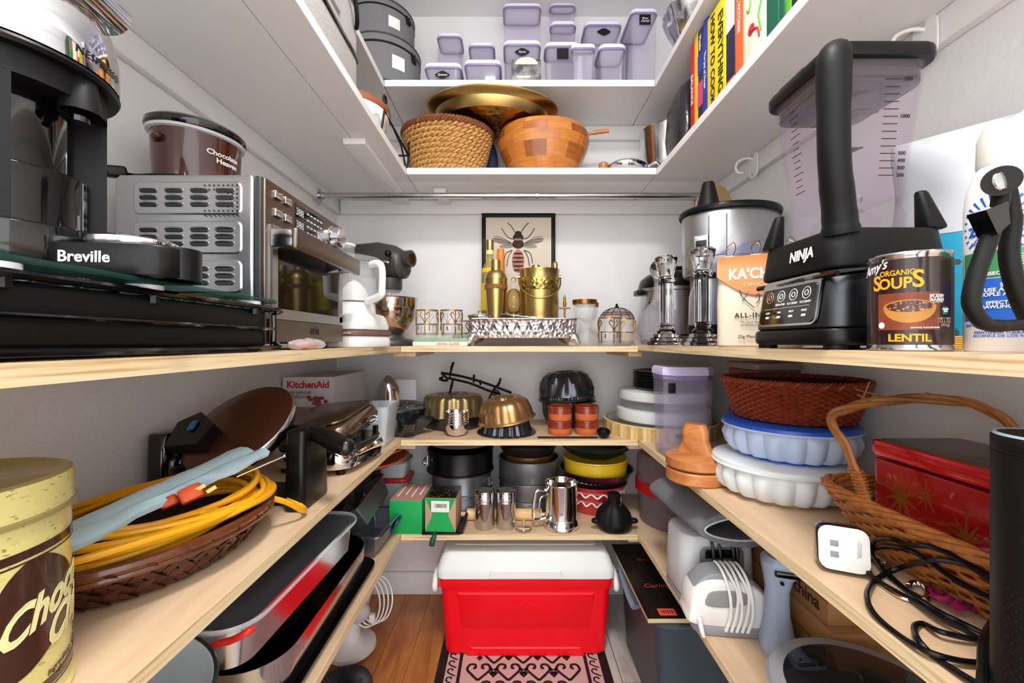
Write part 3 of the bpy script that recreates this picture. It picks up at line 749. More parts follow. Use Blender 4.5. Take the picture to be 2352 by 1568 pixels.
t = thing('liquor_bottle', 'amber orange bottle behind the brass shaker, against the bee picture', 'bottle', (at(1150, 1.81), 1.81, zs))
MB().rb(0, 0, 0, .05, .05, .2, .012, .004).obj('bottle_glass', clear('amber_glass', 'c96a10', .6, .08, 'e09040'), t)
MB().rb(0, 0, .2, .036, .04, .115, .01, .006, .85, .9).obj('orange_wrapper', mat('orange_wrap', 'd9760f', .4, var=.2), t)
t = thing('decanter', 'round glass and brass decanter between the shaker and the ice bucket', 'decanter', (at(1180, 1.70), 1.70, zs))
MB().lathe([(0, 0), (.03, 0), (.03, .008), (.01, .014), (.01, .03), (0, .03)], 24).obj('foot', 'brass', t)
MB().sph((0, 0, .075), .05, n=24).obj('globe', clear('amber_globe', 'cfae74', .35, .04, 'ecd9b0'), t)
g = MB()
for k in range(3): g.tube([(.053 * math.cos(a) * math.cos(k*PI/3), .053 * math.cos(a) * math.sin(k*PI/3), .075 + .053 * math.sin(a)) for a in [i * PI / 8 for i in range(16)]], .0018, 5, True, 2)
g.obj('brass_rings', 'brass', t)
MB().lathe([(.012, .123), (.01, .15), (.013, .155), (0, .155)], 18).obj('neck', 'glass', t); MB().sph((0, 0, .165), .012, n=12).obj('stopper', 'crystal', t)
t = thing('bottle_opener', 'small brass figure with a round plate on the right of the silver stand', 'figurine', (at(1297, 1.63), 1.63, zs))
MB().lathe([(0, 0), (.012, 0), (.01, .004), (.003, .008), (.004, .03), (.003, .04), (0, .04)], 16).obj('stem', 'gold', t)
MB().lathe([(0, .04), (.022, .042), (.023, .046), (0, .048)], 24).obj('plate', mat('peach_plate', 'c98d4d', .4), t)
MB().lathe([(0, .048), (.006, .05), (.007, .065), (.004, .075), (.006, .082), (.003, .092), (0, .098)], 12).obj('figure', 'gold', t)
t = thing('ice_tongs', 'silver ice tongs resting across the front of the silver stand', 'tongs', (at(1185, 1.555), 1.558, zs))
for s_ in (-1, 1): MB().tube([(-.06, s_*.004, .017), (-.02, s_*.008, .013), (.03, s_*.008, .008), (.075, s_*.006, .003)], .0025, 6, sub=4, sx=1.8).obj('arm', 'chrome', t)
t = thing('crystal_knob', 'cut crystal lidded dish with gold rim at the left end of the silver stand', 'dish', (at(1100, 1.56), 1.575, zs))
MB().lathe([(0, 0), (.03, 0), (.038, .008), (.036, .013), (.02, .019), (0, .02)], 14, sx=1.2).obj('cut_dish', 'crystal', t)
MB().sph((.0, 0, .024), .007, n=8).obj('finial', 'crystal', t)
# goblets
def goblet(label, loc):
    t = thing('goblet', label, 'glass', loc, 0, 'gold-rimmed goblets')
    fl = lambda a, r, z: 1 + .05 * math.cos(a * 8)
    MB().lathe([(0, 0), (.034, 0), (.036, .004), (.02, .014), (.017, .03), (.022, .06), (.02, .078), (.022, .085)], 48, mod=fl).obj('stem', 'glass', t)
    MB().lathe([(.0, .084), (.022, .085), (.036, .108), (.043, .14), (.045, .165), (.0425, .165), (.04, .138), (.033, .11), (0, .09)], 48, mod=lambda a, r, z: 1 + .03 * math.cos(a * 8)).obj('cup', 'glass', t)
    MB().lathe([(.0447, .160), (.047, .161), (.0475, .178), (.0445, .178), (.0447, .160)], 40).obj('gold_rim', mat('copper_rim', '9c6630', .25, .9), t)
    return t
go = goblet('gold-rimmed fluted goblet right of the silver stand, front one', (at(1345, 1.60), 1.62, zA))
dup(go, 'gold-rimmed fluted goblet right of the silver stand, the one behind', (at(1353, 1.70), 1.74, zA))
t = thing('lidded_jar', 'glass jar under a mosaic stained-glass dome lid on the back shelf', 'jar', (at(1418, 1.76), 1.77, zA))
MB().lathe([(0, 0), (.06, 0), (.064, .01), (.064, .085), (.06, .09), (0, .09)], 32).obj('jar_body', 'frost', t)
M['mosaic'] = flecked('mosaic_glass', 'b99083', '6f7b7a', 60, .4, .6, rough=.25)
MB().lathe([(.0, .088), (.076, .088), (.077, .1), (.066, .128), (.045, .148), (.02, .158), (0, .16)], 32).obj('dome_lid', 'mosaic', t)
g = MB()
for k in range(12):
    a = k * PI / 6
    g.tube([(r_ * math.cos(a), r_ * math.sin(a), z) for r_, z in ((.0775, .1), (.067, .129), (.046, .149), (.02, .159))], .0014, 5, sub=3)
for r_, z in ((.0775, .101), (.058, .138), (.0665, .129)): g.tube([(r_ * math.cos(a), r_ * math.sin(a), z) for a in [i * PI / 12 for i in range(24)]], .0014, 5, True, 1)
g.obj('lead_lines', 'dgrey', t)
MB().lathe([(.012, .158), (.01, .163), (.005, .168), (.006, .173), (0, .18)], 14).obj('finial', 'black', t)
# pressure cooker
t = thing('pressure_cooker', 'steel and black electric pressure cooker in the right back corner', 'cooker', (.66, 1.715, zAr))
MB().lathe([(0, 0), (.115, 0), (.125, .006), (.128, .03), (.128, .04), (0, .04)], 40).obj('base', 'black', t)
MB().lathe([(.126, .04), (.126, .21), (.131, .213), (.131, .226), (0, .226)], 44).obj('steel_wall', 'steel', t)
MB().rb(-.075, -.1, .05, .08, .03, .12, .01, .004).mv((0, 0, 0), (0, 0, R(-8))).obj('control_panel', 'gblack', t)
MB().lathe([(.133, .226), (.135, .235), (.128, .262), (.1, .285), (.055, .297), (0, .3)], 44).obj('lid', 'black', t)
MB().rb(0, 0, .295, .09, .03, .026, .012, .006).obj('lid_handle', 'black', t)
for s_ in (-1, 1): MB().rb(s_ * .138, 0, .2, .028, .07, .022, .008, .004).obj('side_handle', 'black', t)
MB().cyl((-.06, .03, .285), (-.06, .03, .318), .01, 14).obj('steam_valve', 'black', t)
# crystal decanter
t = thing('glass_decanter', 'wide clear glass decanter with ball stopper beside the crystal candlestick', 'decanter', (at(1518, 1.5), 1.515, zAr))
MB().lathe([(0, 0), (.068, 0), (.073, .006), (.075, .1), (.07, .115), (.05, .13), (.03, .155), (.021, .19), (.019, .23), (.026, .25), (.022, .25), (.015, .232), (.017, .19), (.026, .156), (.046, .132), (.066, .115), (.07, .1), (.068, .02), (0, .014)], 40).obj('body', clear('decanter_glass', 'e6e4ea', .16, .03, 'fbfafc'), t)
MB().sph((0, 0, .275), .035, n=24).obj('ball_stopper', 'crystal', t)
# crystal candlesticks
def candlestick(label, loc, s=1.0, rz=0):
    t = thing('candlestick', label, 'candlestick', loc, rz, 'cut crystal candlesticks')
    for k, (wd, z, h) in enumerate(((.086, 0, .012), (.072, .012, .012), (.058, .024, .012))):
        MB().rb(0, 0, z * s, wd * s, wd * s, h * s, .006, .002).obj('base_step', 'crystal', t)
    MB().lathe([(0, .036), (.026, .036), (.03, .044), (.02, .054), (.026, .062), (.019, .07), (0, .07)], 12, cz=0).T(Matrix.Scale(s, 4)).obj('lower_knop', 'crystal', t)
    MB().lathe([(0, .07), (.021, .07), (.021, .2), (0, .2)], 60, mod=lambda a, r, z: 1 + .12 * abs(math.cos(a * 5))).T(Matrix.Scale(s, 4)).obj('fluted_column', 'crystal', t)
    MB().lathe([(0, .2), (.024, .2), (.03, .21), (.022, .22), (0, .22)], 12).T(Matrix.Scale(s, 4)).obj('upper_knop', 'crystal', t)
    MB().lathe([(0, .22), (.024, .222), (.03, .25), (.036, .278), (.03, .284), (.014, .284), (.014, .262), (0, .262)], 10).T(Matrix.Scale(s, 4)).obj('socket', 'crystal', t)
    return t
candlestick('cut crystal column candlestick in front of the glass decanter', (at(1530, 1.335), 1.335, zAr), 1.0, R(25))
candlestick('cut crystal column candlestick nearer the orange-topped bag, in front of the coffee carafe', (at(1614, 1.13), 1.13, zAr), .93, R(35))
# ------------------------------------------------------------------ eye-level shelf, right
# coffee maker with carafe
t = thing('coffee_maker', 'tall stainless coffee maker with black lid and small display near the right wall', 'coffee maker', (.685, 1.315, zAr))
MB().rb(0, 0, 0, .28, .2, .03, .05, .004).obj('base', 'black', t)
MB().rb(.06, .03, .03, .16, .14, .19, .03, .004).obj('back_column', 'black', t)
MB().lathe([(0, .215), (.135, .215), (.14, .222), (.142, .4), (.138, .405), (0, .405)], 48, sx=1, sy=.8).obj('housing', 'steel', t)
MB().lathe([(0, .404), (.15, .404), (.152, .412), (.148, .419), (.1, .422), (0, .423)], 48, sx=1, sy=.82).obj('lid', 'black', t)
MB().lathe([(0, .42), (.036, .42), (.018, .5), (.016, .505), (0, .505)], 28, cx=-.075, cy=-.02).obj('cone_spout', 'blackm', t)
g = MB().rb(0, 0, 0, .042, .008, .055, .003, .002).mv((-.118, -.066, .275), (0, 0, R(-38)))
pn = g.obj('display_panel', 'steels', t)
MB().rb(0, 0, 0, .03, .006, .026, .002, .001).mv((-.119, -.069, .288), (0, 0, R(-38))).obj('display', 'gblack', pn)
MB().rb(0, 0, 0, .05, .008, .12, .008, .002).mv((-.082, -.094, .265), (0, 0, R(-22))).obj('raised_panel', 'steel', t)
cf = MB().lathe([(0, .032), (.05, .032), (.056, .04), (.052, .15), (.046, .175), (.04, .185), (.04, .2), (0, .2)], 36, cx=-.085, cy=-.035).obj('carafe', 'steel', t)
MB().lathe([(0, .2), (.043, .2), (.043, .212), (.03, .2145), (0, .2145)], 32, cx=-.085, cy=-.035).obj('carafe_lid', 'black', cf)
MB().tube([(-.12, -.075, .195), (-.135, -.1, .185), (-.145, -.115, .14), (-.14, -.115, .09), (-.125, -.085, .06)], .012, 10, sub=5).obj('carafe_handle', 'black', cf)
MB().lathe([(.0525, .035), (.058, .036), (.058, .06), (.0555, .062), (.0525, .035)], 36, cx=-.085, cy=-.035).obj('carafe_base', 'black', cf)
t = thing('paper_bag', 'brown paper bag standing behind the stainless coffee maker', 'bag', (.735, 1.515, zAr))
g = MB().loft([[(p, q, z) for p, q in rr(sx, sy, .02, 4)] for z, sx, sy in ((0, .15, .08), (.1, .155, .085), (.25, .15, .08), (.4, .15, .06), (.52, .13, .03), (.565, .09, .012), (.58, .05, .006))]); g.rough(.008, 14, 5, (1, 1, 0)); g.obj('kraft_paper', mat('kraft', 'b89468', .5, var=.1, bump=.3, bsc=20), t)
# translucent bluish bin behind the paper pouch
t = thing('plastic_bin', 'translucent blue-violet plastic bowl behind the orange-topped pouch', 'bowl', (.64, 1.065, zAr))
MB().lathe([(0, 0), (.075, 0), (.08, .005), (.11, .2), (.122, .205), (.124, .213), (.118, .216), (.106, .206), (.076, .01), (0, .008)], 48).obj('bowl', 'bluec', t)
MB().lathe([(.124, .216), (.126, .22), (.11, .24), (.05, .262), (0, .268)], 48).obj('dome_lid', 'bluec', t)
MB().lathe([(0, .01), (.03, .01), (.03, .1), (.026, .11), (0, .112)], 20).obj('inner_post', 'bluec', t)
# pouch with binder clips
M['pouch'] = mat('pouch_cream', 'd9cbb6', .55, var=.05, bump=.35, bsc=18); M['pouchor'] = mat('pouch_orange', 'c8782f', .5, var=.05)
t = thing('food_pouch', 'cream stand-up pouch with orange folded top and gold binder clips', 'pouch', (.535, .905, zAr), R(-30))
rings = []
for z, sx, sy, dy_ in ((0, .15, .07, 0), (.004, .158, .078, 0), (.05, .16, .082, .0), (.1, .158, .07, .0), (.15, .158, .045, .003), (.185, .16, .014, .006), (.2, .16, .009, .006)):
    rings.append([(p, q + dy_, z) for p, q in rr(sx, sy, min(.02, sy * .45), 4)])
g = MB().loft(rings); g.rough(.0035, 22, 2, (1, 1, 0)); g.obj('pouch_body', 'pouch', t)
def onface(x, z):
    zz = [0, .05, .1, .15, .185, .2]; yy = [-.039, -.041, -.035, -.0195, -.001, .0015]
    for a, b, c, d in zip(zz[:-1], zz[1:], yy[:-1], yy[1:]):
        if a <= z <= b: return c + (d - c) * (z - a) / (b - a)
    return .0
n = 16; top = []
g = MB()
rows = []
for i in range(n + 1):
    x = -.08 + .16 * i / n; zl = .155 - .045 * math.sin(PI * i / n)
    rows.append([(x, onface(x, zl + (.201 - zl) * k / 5) - .005, zl + (.201 - zl) * k / 5) for k in range(6)] + [(x, .0155, .201)])
g.loft(rows, (0, 0), False); g.obj('orange_fold', 'pouchor', t)
def pf(z0, x0=0):
    def f(u, v, w_): return Vector((x0 + u, onface(u, z0 + v) - .0056 - w_ if z0 > .11 else onface(u, z0 + v) - .004 - w_, z0 + v))
    return f
txt(t, 'lettering', "KA'CHAVA", .034, mat('cream_ink', 'f0e6d6', .6), (0, 0, 0), bold=.03, wrap=pf(.157, .008), sx=.78)
txt(t, 'lettering', 'CHOCOLATE', .011, mat('cream_ink2', 'f0e6d6', .6), (0, 0, 0), wrap=pf(.133, .01), sp=1.2)
txt(t, 'lettering', 'ALL-IN-ONE', .0145, 'blackpr', (0, 0, 0), bold=.02, wrap=pf(.067, .0), sp=1.15)
txt(t, 'lettering', 'The super blend of protein,\nprobiotics, fiber, vitamins', .0062, 'blackpr', (0, 0, 0), wrap=pf(.05, .0))
txt(t, 'lettering', '25g Plant Protein', .0095, 'blackpr', (0, 0, 0), bold=.01, wrap=pf(.022, -.005))
g = MB()
for pts in ([(-.035, .122), (-.03, .108), (-.02, .095), (-.008, .083)], [(-.03, .098), (-.022, .112), (-.018, .118)], [(-.005, .108), (.0, .113), (.001, .1), (-.004, .092)], [(.012, .112), (.012, .1)], [(.022, .105), (.027, .111), (.031, .104), (.025, .1), (.022, .105)]):
    g.tube([(x, onface(x, z) - .0048, z) for x, z in pts], .0008, 5, sub=5)
g.obj('handwriting', 'dgrey', t)
for x, tl in ((-.055, .25), (-.005, .1), (.06, -.1)):
    c = MB(); c.loft([[(x + a, b, .183) for a, b in ((-.009, -.007), (.009, -.007), (.009, .018), (-.009, .018))], [(x + a, b, .203) for a, b in ((-.009, .002), (.009, .002), (.009, .009), (-.009, .009))]])
    cl = c.obj('binder_clip', 'brass', t)
    for sy in (-1, 1):
        MB().tube([(x - .005, .005, .203), (x - .009 + tl * .01, .005 + sy * .008, .218), (x + tl * .03, .005 + sy * .017, .23), (x + .009 + tl * .01, .005 + sy * .008, .218), (x + .005, .005, .203)], .0009, 6, sub=5).obj('clip_wire', 'brass', cl)
# blender
M['charcoal'] = brushed('charcoal_metal', '4c4f53', .38, (1, 1, 60))
bxc, byc = .545, .685
t = thing('blender', 'large black countertop blender with tall square clear jar', 'blender', (bxc, byc, zAr))
MB().rb(0, 0, .006, .196, .206, .026, .03, .006).obj('base_skirt', 'black', t)
for sx in (-1, 1):
    for sy in (-1, 1): MB().cyl((sx*.075, sy*.08, 0), (sx*.075, sy*.08, .008), .015, 14).obj('suction_foot', 'blackm', t)
MB().rb(0, 0, .032, .19, .2, .088, .028, .004, .86, .9).obj('motor_housing', 'charcoal', t)
MB().rb(0, 0, .119, .176, .19, .058, .028, .005, .93, .93).obj('collar', 'blackm', t)
g = MB(); g.tube([(-.086, -.098, .108), (.02, -.1, .122), (.083, -.098, .124), (.083, .09, .124), (-.083, .095, .11), (-.086, -.098, .108)], .0045, 6, sub=1); g.obj('collar_seam', 'gblack', t)
def PP(u, v, w_=0):                                  # point on the aisle-facing control face
    z = .0765 + v; x = -.095 + (.095 - .0817) * (z - .032) / .088 - .0045 - w_
    return Vector((x, -u, z))
g = MB(); q = rr(.142, .078, .012, 4); g.loft([[PP(a, b, -.003) for a, b in q], [PP(a, b, -.0002) for a, b in q]]); pn = g.obj('control_panel', 'steels', t)
g = MB(); q = rr(.132, .06, .008, 4); g.loft([[PP(a, b - .005, .0) for a, b in q], [PP(a, b - .005, .0012) for a, b in q]]); g.obj('touch_glass', 'gblack', pn)
def pw2(u0, v0):
    return lambda u, v, w_: PP(u0 + u, v0 + v, .0014 + w_)
txt(pn, 'lettering', 'TOTAL CRUSHING POWER', .0055, 'blackpr', (0, 0, 0), wrap=pw2(0, .031))
for k, s_ in enumerate(('', 'SMOOTHIE', 'ICE CRUSH', 'ICE CREAM')):
    u = -.045 + k * .030
    g = MB(); g.tube([PP(u + .009 * math.cos(a), .011 + .009 * math.sin(a), .0014) for a in [i * PI / 10 for i in range(20)]], .0006, 4, True, 1)
    g.tube([PP(u + .004 * math.cos(a), .011 + .004 * math.sin(a), .0014) for a in [i * PI / 6 for i in range(12)]], .0007, 4, True, 1)
    g.obj('button_ring', 'whitepr' if k else mat('rose_print', 'c08a80', .5), pn)
    if s_: txt(pn, 'lettering', s_, .0048, 'whitepr', (0, 0, 0), wrap=pw2(u, -.003))
g = MB(); g.tube([PP(-.055, -.009, .0013), (PP(.055, -.009, .0013))], .0004, 4, sub=1); g.obj('divider_line', 'lgrey', pn)
for k, s_ in enumerate(('LOW', 'MED', 'HIGH', 'PULSE')):
    u = -.045 + k * .030
    txt(pn, 'lettering', s_, .0046, 'whitepr', (0, 0, 0), wrap=pw2(u, -.016))
    g = MB(); q = rr(.009, .0035, .001, 2); g.loft([[PP(u + a, -.0235 + b, .0013) for a, b in q], [PP(u + a, -.0235 + b, .0018) for a, b in q]]); g.obj('key', 'whitepr', pn)
txt(t, 'lettering', 'NINJA', .023, 'whitepr', (-.0905, -.03, .147), (0, -1, 0), (.12, 0, 1), bold=.03, sx=.85)
# jar
jz = .176
def sq(s, z, r=.025, cx=0, cy=0): return [(cx + p, cy + q, z) for p, q in rr(s, s, r, 5)]
MB().loft([sq(.118, jz), sq(.122, jz + .03), sq(.108, jz + .05), sq(.118, jz + .07), sq(.152, jz + .255), sq(.148, jz + .255), sq(.114, jz + .072), sq(.1, jz + .055)], (0, 1)).obj('jar', 'smoke', t)
MB().lathe([(0, jz + .002), (.05, jz + .002), (.046, jz + .03), (.02, jz + .05), (0, jz + .052)], 24).obj('jar_coupling', 'smoke', t)
ld = MB().rb(0, 0, jz + .25, .166, .168, .022, .026, .005).obj('lid', 'black', t)
MB().rb(0, 0, jz + .222, .143, .143, .03, .024, .003).obj('lid_plug', 'gblack', ld)
MB().rb(-.06, .02, jz + .272, .03, .07, .008, .006, .003).obj('pour_flap', 'gblack', ld)
hx, hy = -.082, -.086
MB().tube([(hx + .02, hy + .02, jz + .248), (hx, hy, jz + .245), (hx - .004, hy - .004, jz + .2), (hx, hy, jz + .1), (hx + .016, hy + .012, jz + .03), (hx + .022, hy + .016, jz - .006)], [.016, .021, .0215, .021, .02, .02, .021, .022, .024], 16, sub=6).obj('handle', 'blackm', t)
for (sx, sy) in ((1, -1), (-1, 1)):
    MB().rb(sx*.072, sy*.072, jz, .03, .03, .06, .008, .004, .5, .5, dx=-sx*.008, dy=-sy*.008).obj('jar_clip', 'blackm', t)
MB().cyl((0, 0, jz + .04), (0, 0, jz + .23), .0075, 12).obj('blade_shaft', 'gblack', t)
for k in range(3):
    z = jz + .07 + k * .065; a = k * 1.1
    for s_ in (0, PI):
        MB().tube([(0, 0, z), (.02 * math.cos(a + s_), .02 * math.sin(a + s_), z + .004), (.043 * math.cos(a + s_ + .35), .043 * math.sin(a + s_ + .35), z)], [.006, .005, .0035, .0015], 6, sub=4, sx=1.6).obj('blade', 'dsteel' if k else 'chrome', t)
def jw(v): return .059 + .017 * (v - .07) / .185
g = MB(); g2 = MB()
for k in range(14):
    z = .085 + k * .0105; L = .012 if k % 5 else .016; y = -(jw(z) + .0004)
    g.box(.015, y, jz + z, .022, .0004, .0012)
    g2.box(-(jw(z) + .0004), .015, jz + z, .0004, .022 if k % 3 == 0 else .014, .0012)
g.obj('measure_marks', 'blackpr', t); g2.obj('cup_marks', 'blackpr', t)
for z, s_ in ((.085, '200'), (.0955, '300'), (.106, '400'), (.1165, '500'), (.169, '1000'), (.2215, '1500')):
    txt(t, 'lettering', s_, .0075, 'blackpr', (.036, -(jw(z) + .0006), jz + z), bold=.02)
# soup can
t = thing('soup_can', 'lentil soup can with dark brown label in front of the blender', 'can', (.505, .531, zAr))
rc, hc = .041, .121
MB().lathe([(0, .001), (rc - .002, 0), (rc, .002), (rc, .005), (rc - .0012, .007), (rc - .0012, hc - .007), (rc, hc - .005), (rc + .0004, hc - .002), (rc - .001, hc), (rc - .003, hc - .003), (0, hc - .003)], 56).obj('tin', 'steels', t)
M['canlab'] = mat('can_label', '2a1412', .3, var=.05, coat=.4)
lb = MB().lathe([(rc - .0011, .008), (rc - .0002, .0085), (rc - .0002, hc - .0085), (rc - .0011, hc - .008)], 56).obj('label', 'canlab', t)
af = math.atan2(-.531, -.505) + .12                      # the side turned to the camera
YEL = mat('can_yellow', 'e9a81c', .4, var=.05)
txt(lb, 'lettering', "Amy's", .0165, 'whitepr', (0, 0, 0), bold=.01, shear=.3, wrap=on_cyl(rc, af - 1.0, .104, .25), sx=.8)
txt(lb, 'lettering', 'ORGANIC', .0092, YEL, (0, 0, 0), bold=.02, wrap=on_cyl(rc, af - .38, .0955), sx=.8)
txt(lb, 'lettering', 'S', .026, YEL, (0, 0, 0), bold=.02, wrap=on_cyl(rc, af - .88, .084), sx=.85)
txt(lb, 'lettering', 'OUP', .0185, YEL, (0, 0, 0), bold=.025, wrap=on_cyl(rc, af - .43, .0825), sx=.85)
txt(lb, 'lettering', 'S', .029, YEL, (0, 0, 0), bold=.02, wrap=on_cyl(rc, af + .09, .0862), sx=.85)
txt(lb, 'lettering', 'LENTIL', .0125, YEL, (0, 0, 0), bold=.03, wrap=on_cyl(rc, af - .1, .016))
def cylpatch(m, r, a0, a1, z0, z1, n=20):
    m.loft([[(r * math.cos(a0 + (a1-a0)*i/n), r * math.sin(a0 + (a1-a0)*i/n), z) for i in range(n + 1)] for z in (z0, z1)], (0, 0), False)
def cylshape(m, r, a0, z0, f, n=36):                       # filled outline on the label
    m.add([(r * math.cos(a0 + u / r), r * math.sin(a0 + u / r), z0 + v) for u, v in [f(i / n) for i in range(n)]], [])
    return m
g = MB(); cylpatch(g, rc + .0002, af - .85, af + .58, .026, .071); ph = g.obj('soup_photo', mat('soup_backdrop', '7a3a22', .4, var=.35, vsc=50), lb)
def cyl_ell(name, mt, u0, z0, a, b, dr, par, lower=False):
    g = MB(); n = 28; K = 5
    rings = []
    for k in range(K + 1):
        s_ = k / K
        rings.append([((rc + dr) * math.cos(af + (u0 + a * s_ * math.cos(i*2*PI/n)) / rc), (rc + dr) * math.sin(af + (u0 + a * s_ * math.cos(i*2*PI/n)) / rc), z0 + b * s_ * math.sin(i*2*PI/n) * ((1.0 if math.sin(i*2*PI/n) > 0 else 2.3) if lower else 1)) for i in range(n)])
    g.loft(rings, (0, 0)); return g.obj(name, mt, par)
cyl_ell('bowl_print', mat('bowl_ochre', 'b98238', .4, var=.15), -.004, .054, .0245, .0085, .0004, ph, True)
cyl_ell('soup_print', flecked('lentil_soup', '4a2416', 'c08a5a', 350, .35, .45), -.004, .0545, .0215, .0068, .0006, ph)
g = MB(); cylpatch(g, rc + .0003, af + .34, af + .68, .058, .068); pb = g.obj('plant_badge', mat('badge_tan', 'cfc0a4', .5), lb)
g = MB(); cylpatch(g, rc + .0005, af + .36, af + .66, .059, .067); g.obj('badge_inner', 'canlab', pb)
txt(pb, 'lettering', 'PLANT\nBASED', .0046, 'paper', (0, 0, 0), bold=.02, wrap=on_cyl(rc + .0004, af + .52, .063))
g = MB(); cylpatch(g, rc + .0003, af + .67, af + .82, .044, .053); nb = g.obj('green_badge', mat('badge_green', '2f7a46', .5), lb)
txt(nb, 'lettering', 'NON-\nBPA', .003, 'whitepr', (0, 0, 0), bold=.02, wrap=on_cyl(rc + .0004, af + .745, .0487))
txt(lb, 'lettering', 'NET WT.\n14.5 OZ\n(411g)', .0044, mat('tan_ink', 'b09a84', .5), (0, 0, 0), wrap=on_cyl(rc, af + .75, .035))
txt(lb, 'lettering', 'SERVING SUGGESTION', .0026, 'whitepr', (0, 0, 0), wrap=on_cyl(rc + .0003, af + .25, .0285))
cyl_ell('organic_seal', 'paper', -.0305, .032, .0035, .004, .0006, lb)
# spray bottle
t = thing('spray_bottle', 'white insect killer spray bottle with blue and green label on the right shelf', 'spray bottle', (.568, .474, zAr))
rs = .0375
MB().lathe([(0, 0), (rs - .002, 0), (rs, .003), (rs, .165), (rs*.96, .185), (rs*.8, .205), (rs*.66, .216), (0, .216)], 44).obj('bottle', 'wplas', t)
MB().lathe([(0, .212), (rs*.72, .212), (rs*.74, .216), (rs*.72, .245), (rs*.6, .258), (0, .262)], 36).obj('trigger_head', mat('warm_white', 'd9d6cf', .4), t)
MB().tube([(0, 0, .25), (.02, -.02, .268), (.045, -.05, .272)], .012, 10, sub=5).obj('nozzle', mat('warm_white2', 'd9d6cf', .4), t)
az = math.atan2(-.474, -.568)
BLU = mat('label_blue', '1f5fc4', .4); GRN = mat('label_green', '3d8a58', .4)
g = MB(); cylpatch(g, rs + .0003, az - 1.2, az + 1.2, .035, .082, 30); lb = g.obj('blue_band', BLU, t)
g = MB(); cylpatch(g, rs + .0003, az - 1.2, az + 1.2, .083, .113, 30); gb = g.obj('green_band', GRN, t)
g = MB()
for k in range(26):
    a = k * 2 * PI / 26; 
    for r0, r1 in ((.02, .034),):
        u0, v0, u1, v1 = r0 * math.cos(a), r0 * math.sin(a), r1 * math.cos(a), r1 * math.sin(a)
        if .142 + v1 < .114: continue
        dw = .0014
        pts = [(u0 - dw*.5*math.sin(a), v0 + dw*.5*math.cos(a)), (u0 + dw*.5*math.sin(a), v0 - dw*.5*math.cos(a)), (u1 + dw*math.sin(a), v1 - dw*math.cos(a)), (u1 - dw*math.sin(a), v1 + dw*math.cos(a))]
        r_ = rs + .0004
        g.add([(r_ * math.cos(az - .3 + u / rs), r_ * math.sin(az - .3 + u / rs), .142 + v) for u, v in pts], [(0, 1, 2, 3)])
g.obj('sunburst', BLU, t)
txt(t, 'lettering', 'zevo', .024, BLU, (0, 0, 0), bold=.015, wrap=on_cyl(rs, az - .38, .14, .05))
txt(t, 'lettering', 'instant action', .0075, BLU, (0, 0, 0), wrap=on_cyl(rs, az - .36, .124, .05))
txt(gb, 'lettering', 'INSECT KILLER', .0055, 'whitepr', (0, 0, 0), bold=.02, wrap=on_cyl(rs + .0004, az - .1, .0872))
sg = MB(); sg.tube([((rs + .0008) * math.cos(az + .12 + .0085 * math.cos(a) / rs), (rs + .0008) * math.sin(az + .12 + .0085 * math.cos(a) / rs), .1005 + .006 * math.sin(a)) for a in [i * PI / 10 for i in range(20)]], .0005, 4, True, 1)
for k in range(8):
    s_ = -1 if k < 4 else 1; e = (k % 4) - 1.5
    sg.tube([((rs + .0008) * math.cos(az + .12 + s_ * u / rs), (rs + .0008) * math.sin(az + .12 + s_ * u / rs), .1005 + v) for u, v in ((.0005, e * .0006), (.003, e * .0018 + .0006), (.005, e * .0022))], .00025, 4, sub=2)
sg.sph(((rs + .0006) * math.cos(az + .12), (rs + .0006) * math.sin(az + .12), .1005), .0018, n=8); sg.obj('spider_mark', 'whitepr', gb)
txt(lb, 'lettering', 'SAFE\nUSE AROUND\nPEOPLE AND PETS*', .0058, 'whitepr', (0, 0, 0), bold=.02, wrap=on_cyl(rs + .0004, az - .05, .069))
txt(lb, 'lettering', 'EFFECTIVE ON\nCRAWLING INSECTS', .0052, 'whitepr', (0, 0, 0), bold=.02, wrap=on_cyl(rs + .0004, az - .05, .0525))
txt(t, 'lettering', 'KEEP OUT OF REACH OF CHILDREN', .0042, BLU, (0, 0, 0), wrap=on_cyl(rs, az - .2, .03))
txt(t, 'lettering', 'MANTENGA FUERA DEL\nALCANCE DE LOS NIÑOS', .0045, BLU, (0, 0, 0), wrap=on_cyl(rs, az - .15, .02))
txt(t, 'lettering', '10 oz (283g)', .005, BLU, (0, 0, 0), wrap=on_cyl(rs, az + .35, .03))
# black riveted hand tool in front of the spray bottle
t = thing('kitchen_shears', 'black riveted hand tool with looped grips in front of the spray bottle', 'shears', (.497, .405, zAr))
def sp(px, py, dy=0): Y = .405 + dy; return (at(px, Y) - .497, dy, zt(py, Y) - zAr)
MB().tube([sp(2300, 420), sp(2296, 470), sp(2275, 540), sp(2240, 640), sp(2232, 700), sp(2260, 742), sp(2300, 748), sp(2352, 746), sp(2400, 752)], [.0068, .007, .0073, .0073, .007, .0062, .0055, .0055], 12, sub=6).obj('near_grip', 'blackm', t)
MB().tube([sp(2312, 425, .012), sp(2325, 500, .012), sp(2318, 590, .012), sp(2345, 690, .012), sp(2390, 770, .012), sp(2440, 830, .012)], [.0068, .0075, .0078, .008, .0085, .009], 12, sub=6).obj('far_grip', 'blackm', t)
MB().cyl(sp(2300, 415, -.012), sp(2300, 415, .022), .0135, 24).obj('pivot_boss', 'black', t)
rv = MB().lathe([(0, 0), (.0088, 0), (.008, .0015), (.004, .0022), (0, .0024)], 24).mv(sp(2300, 415, -.012), (R(90), 0, 0)).obj('rivet', 'steels', t)
g = MB(); a, b, c, d = sp(2235, 490), sp(2285, 470), sp(2290, 520), sp(2262, 545)
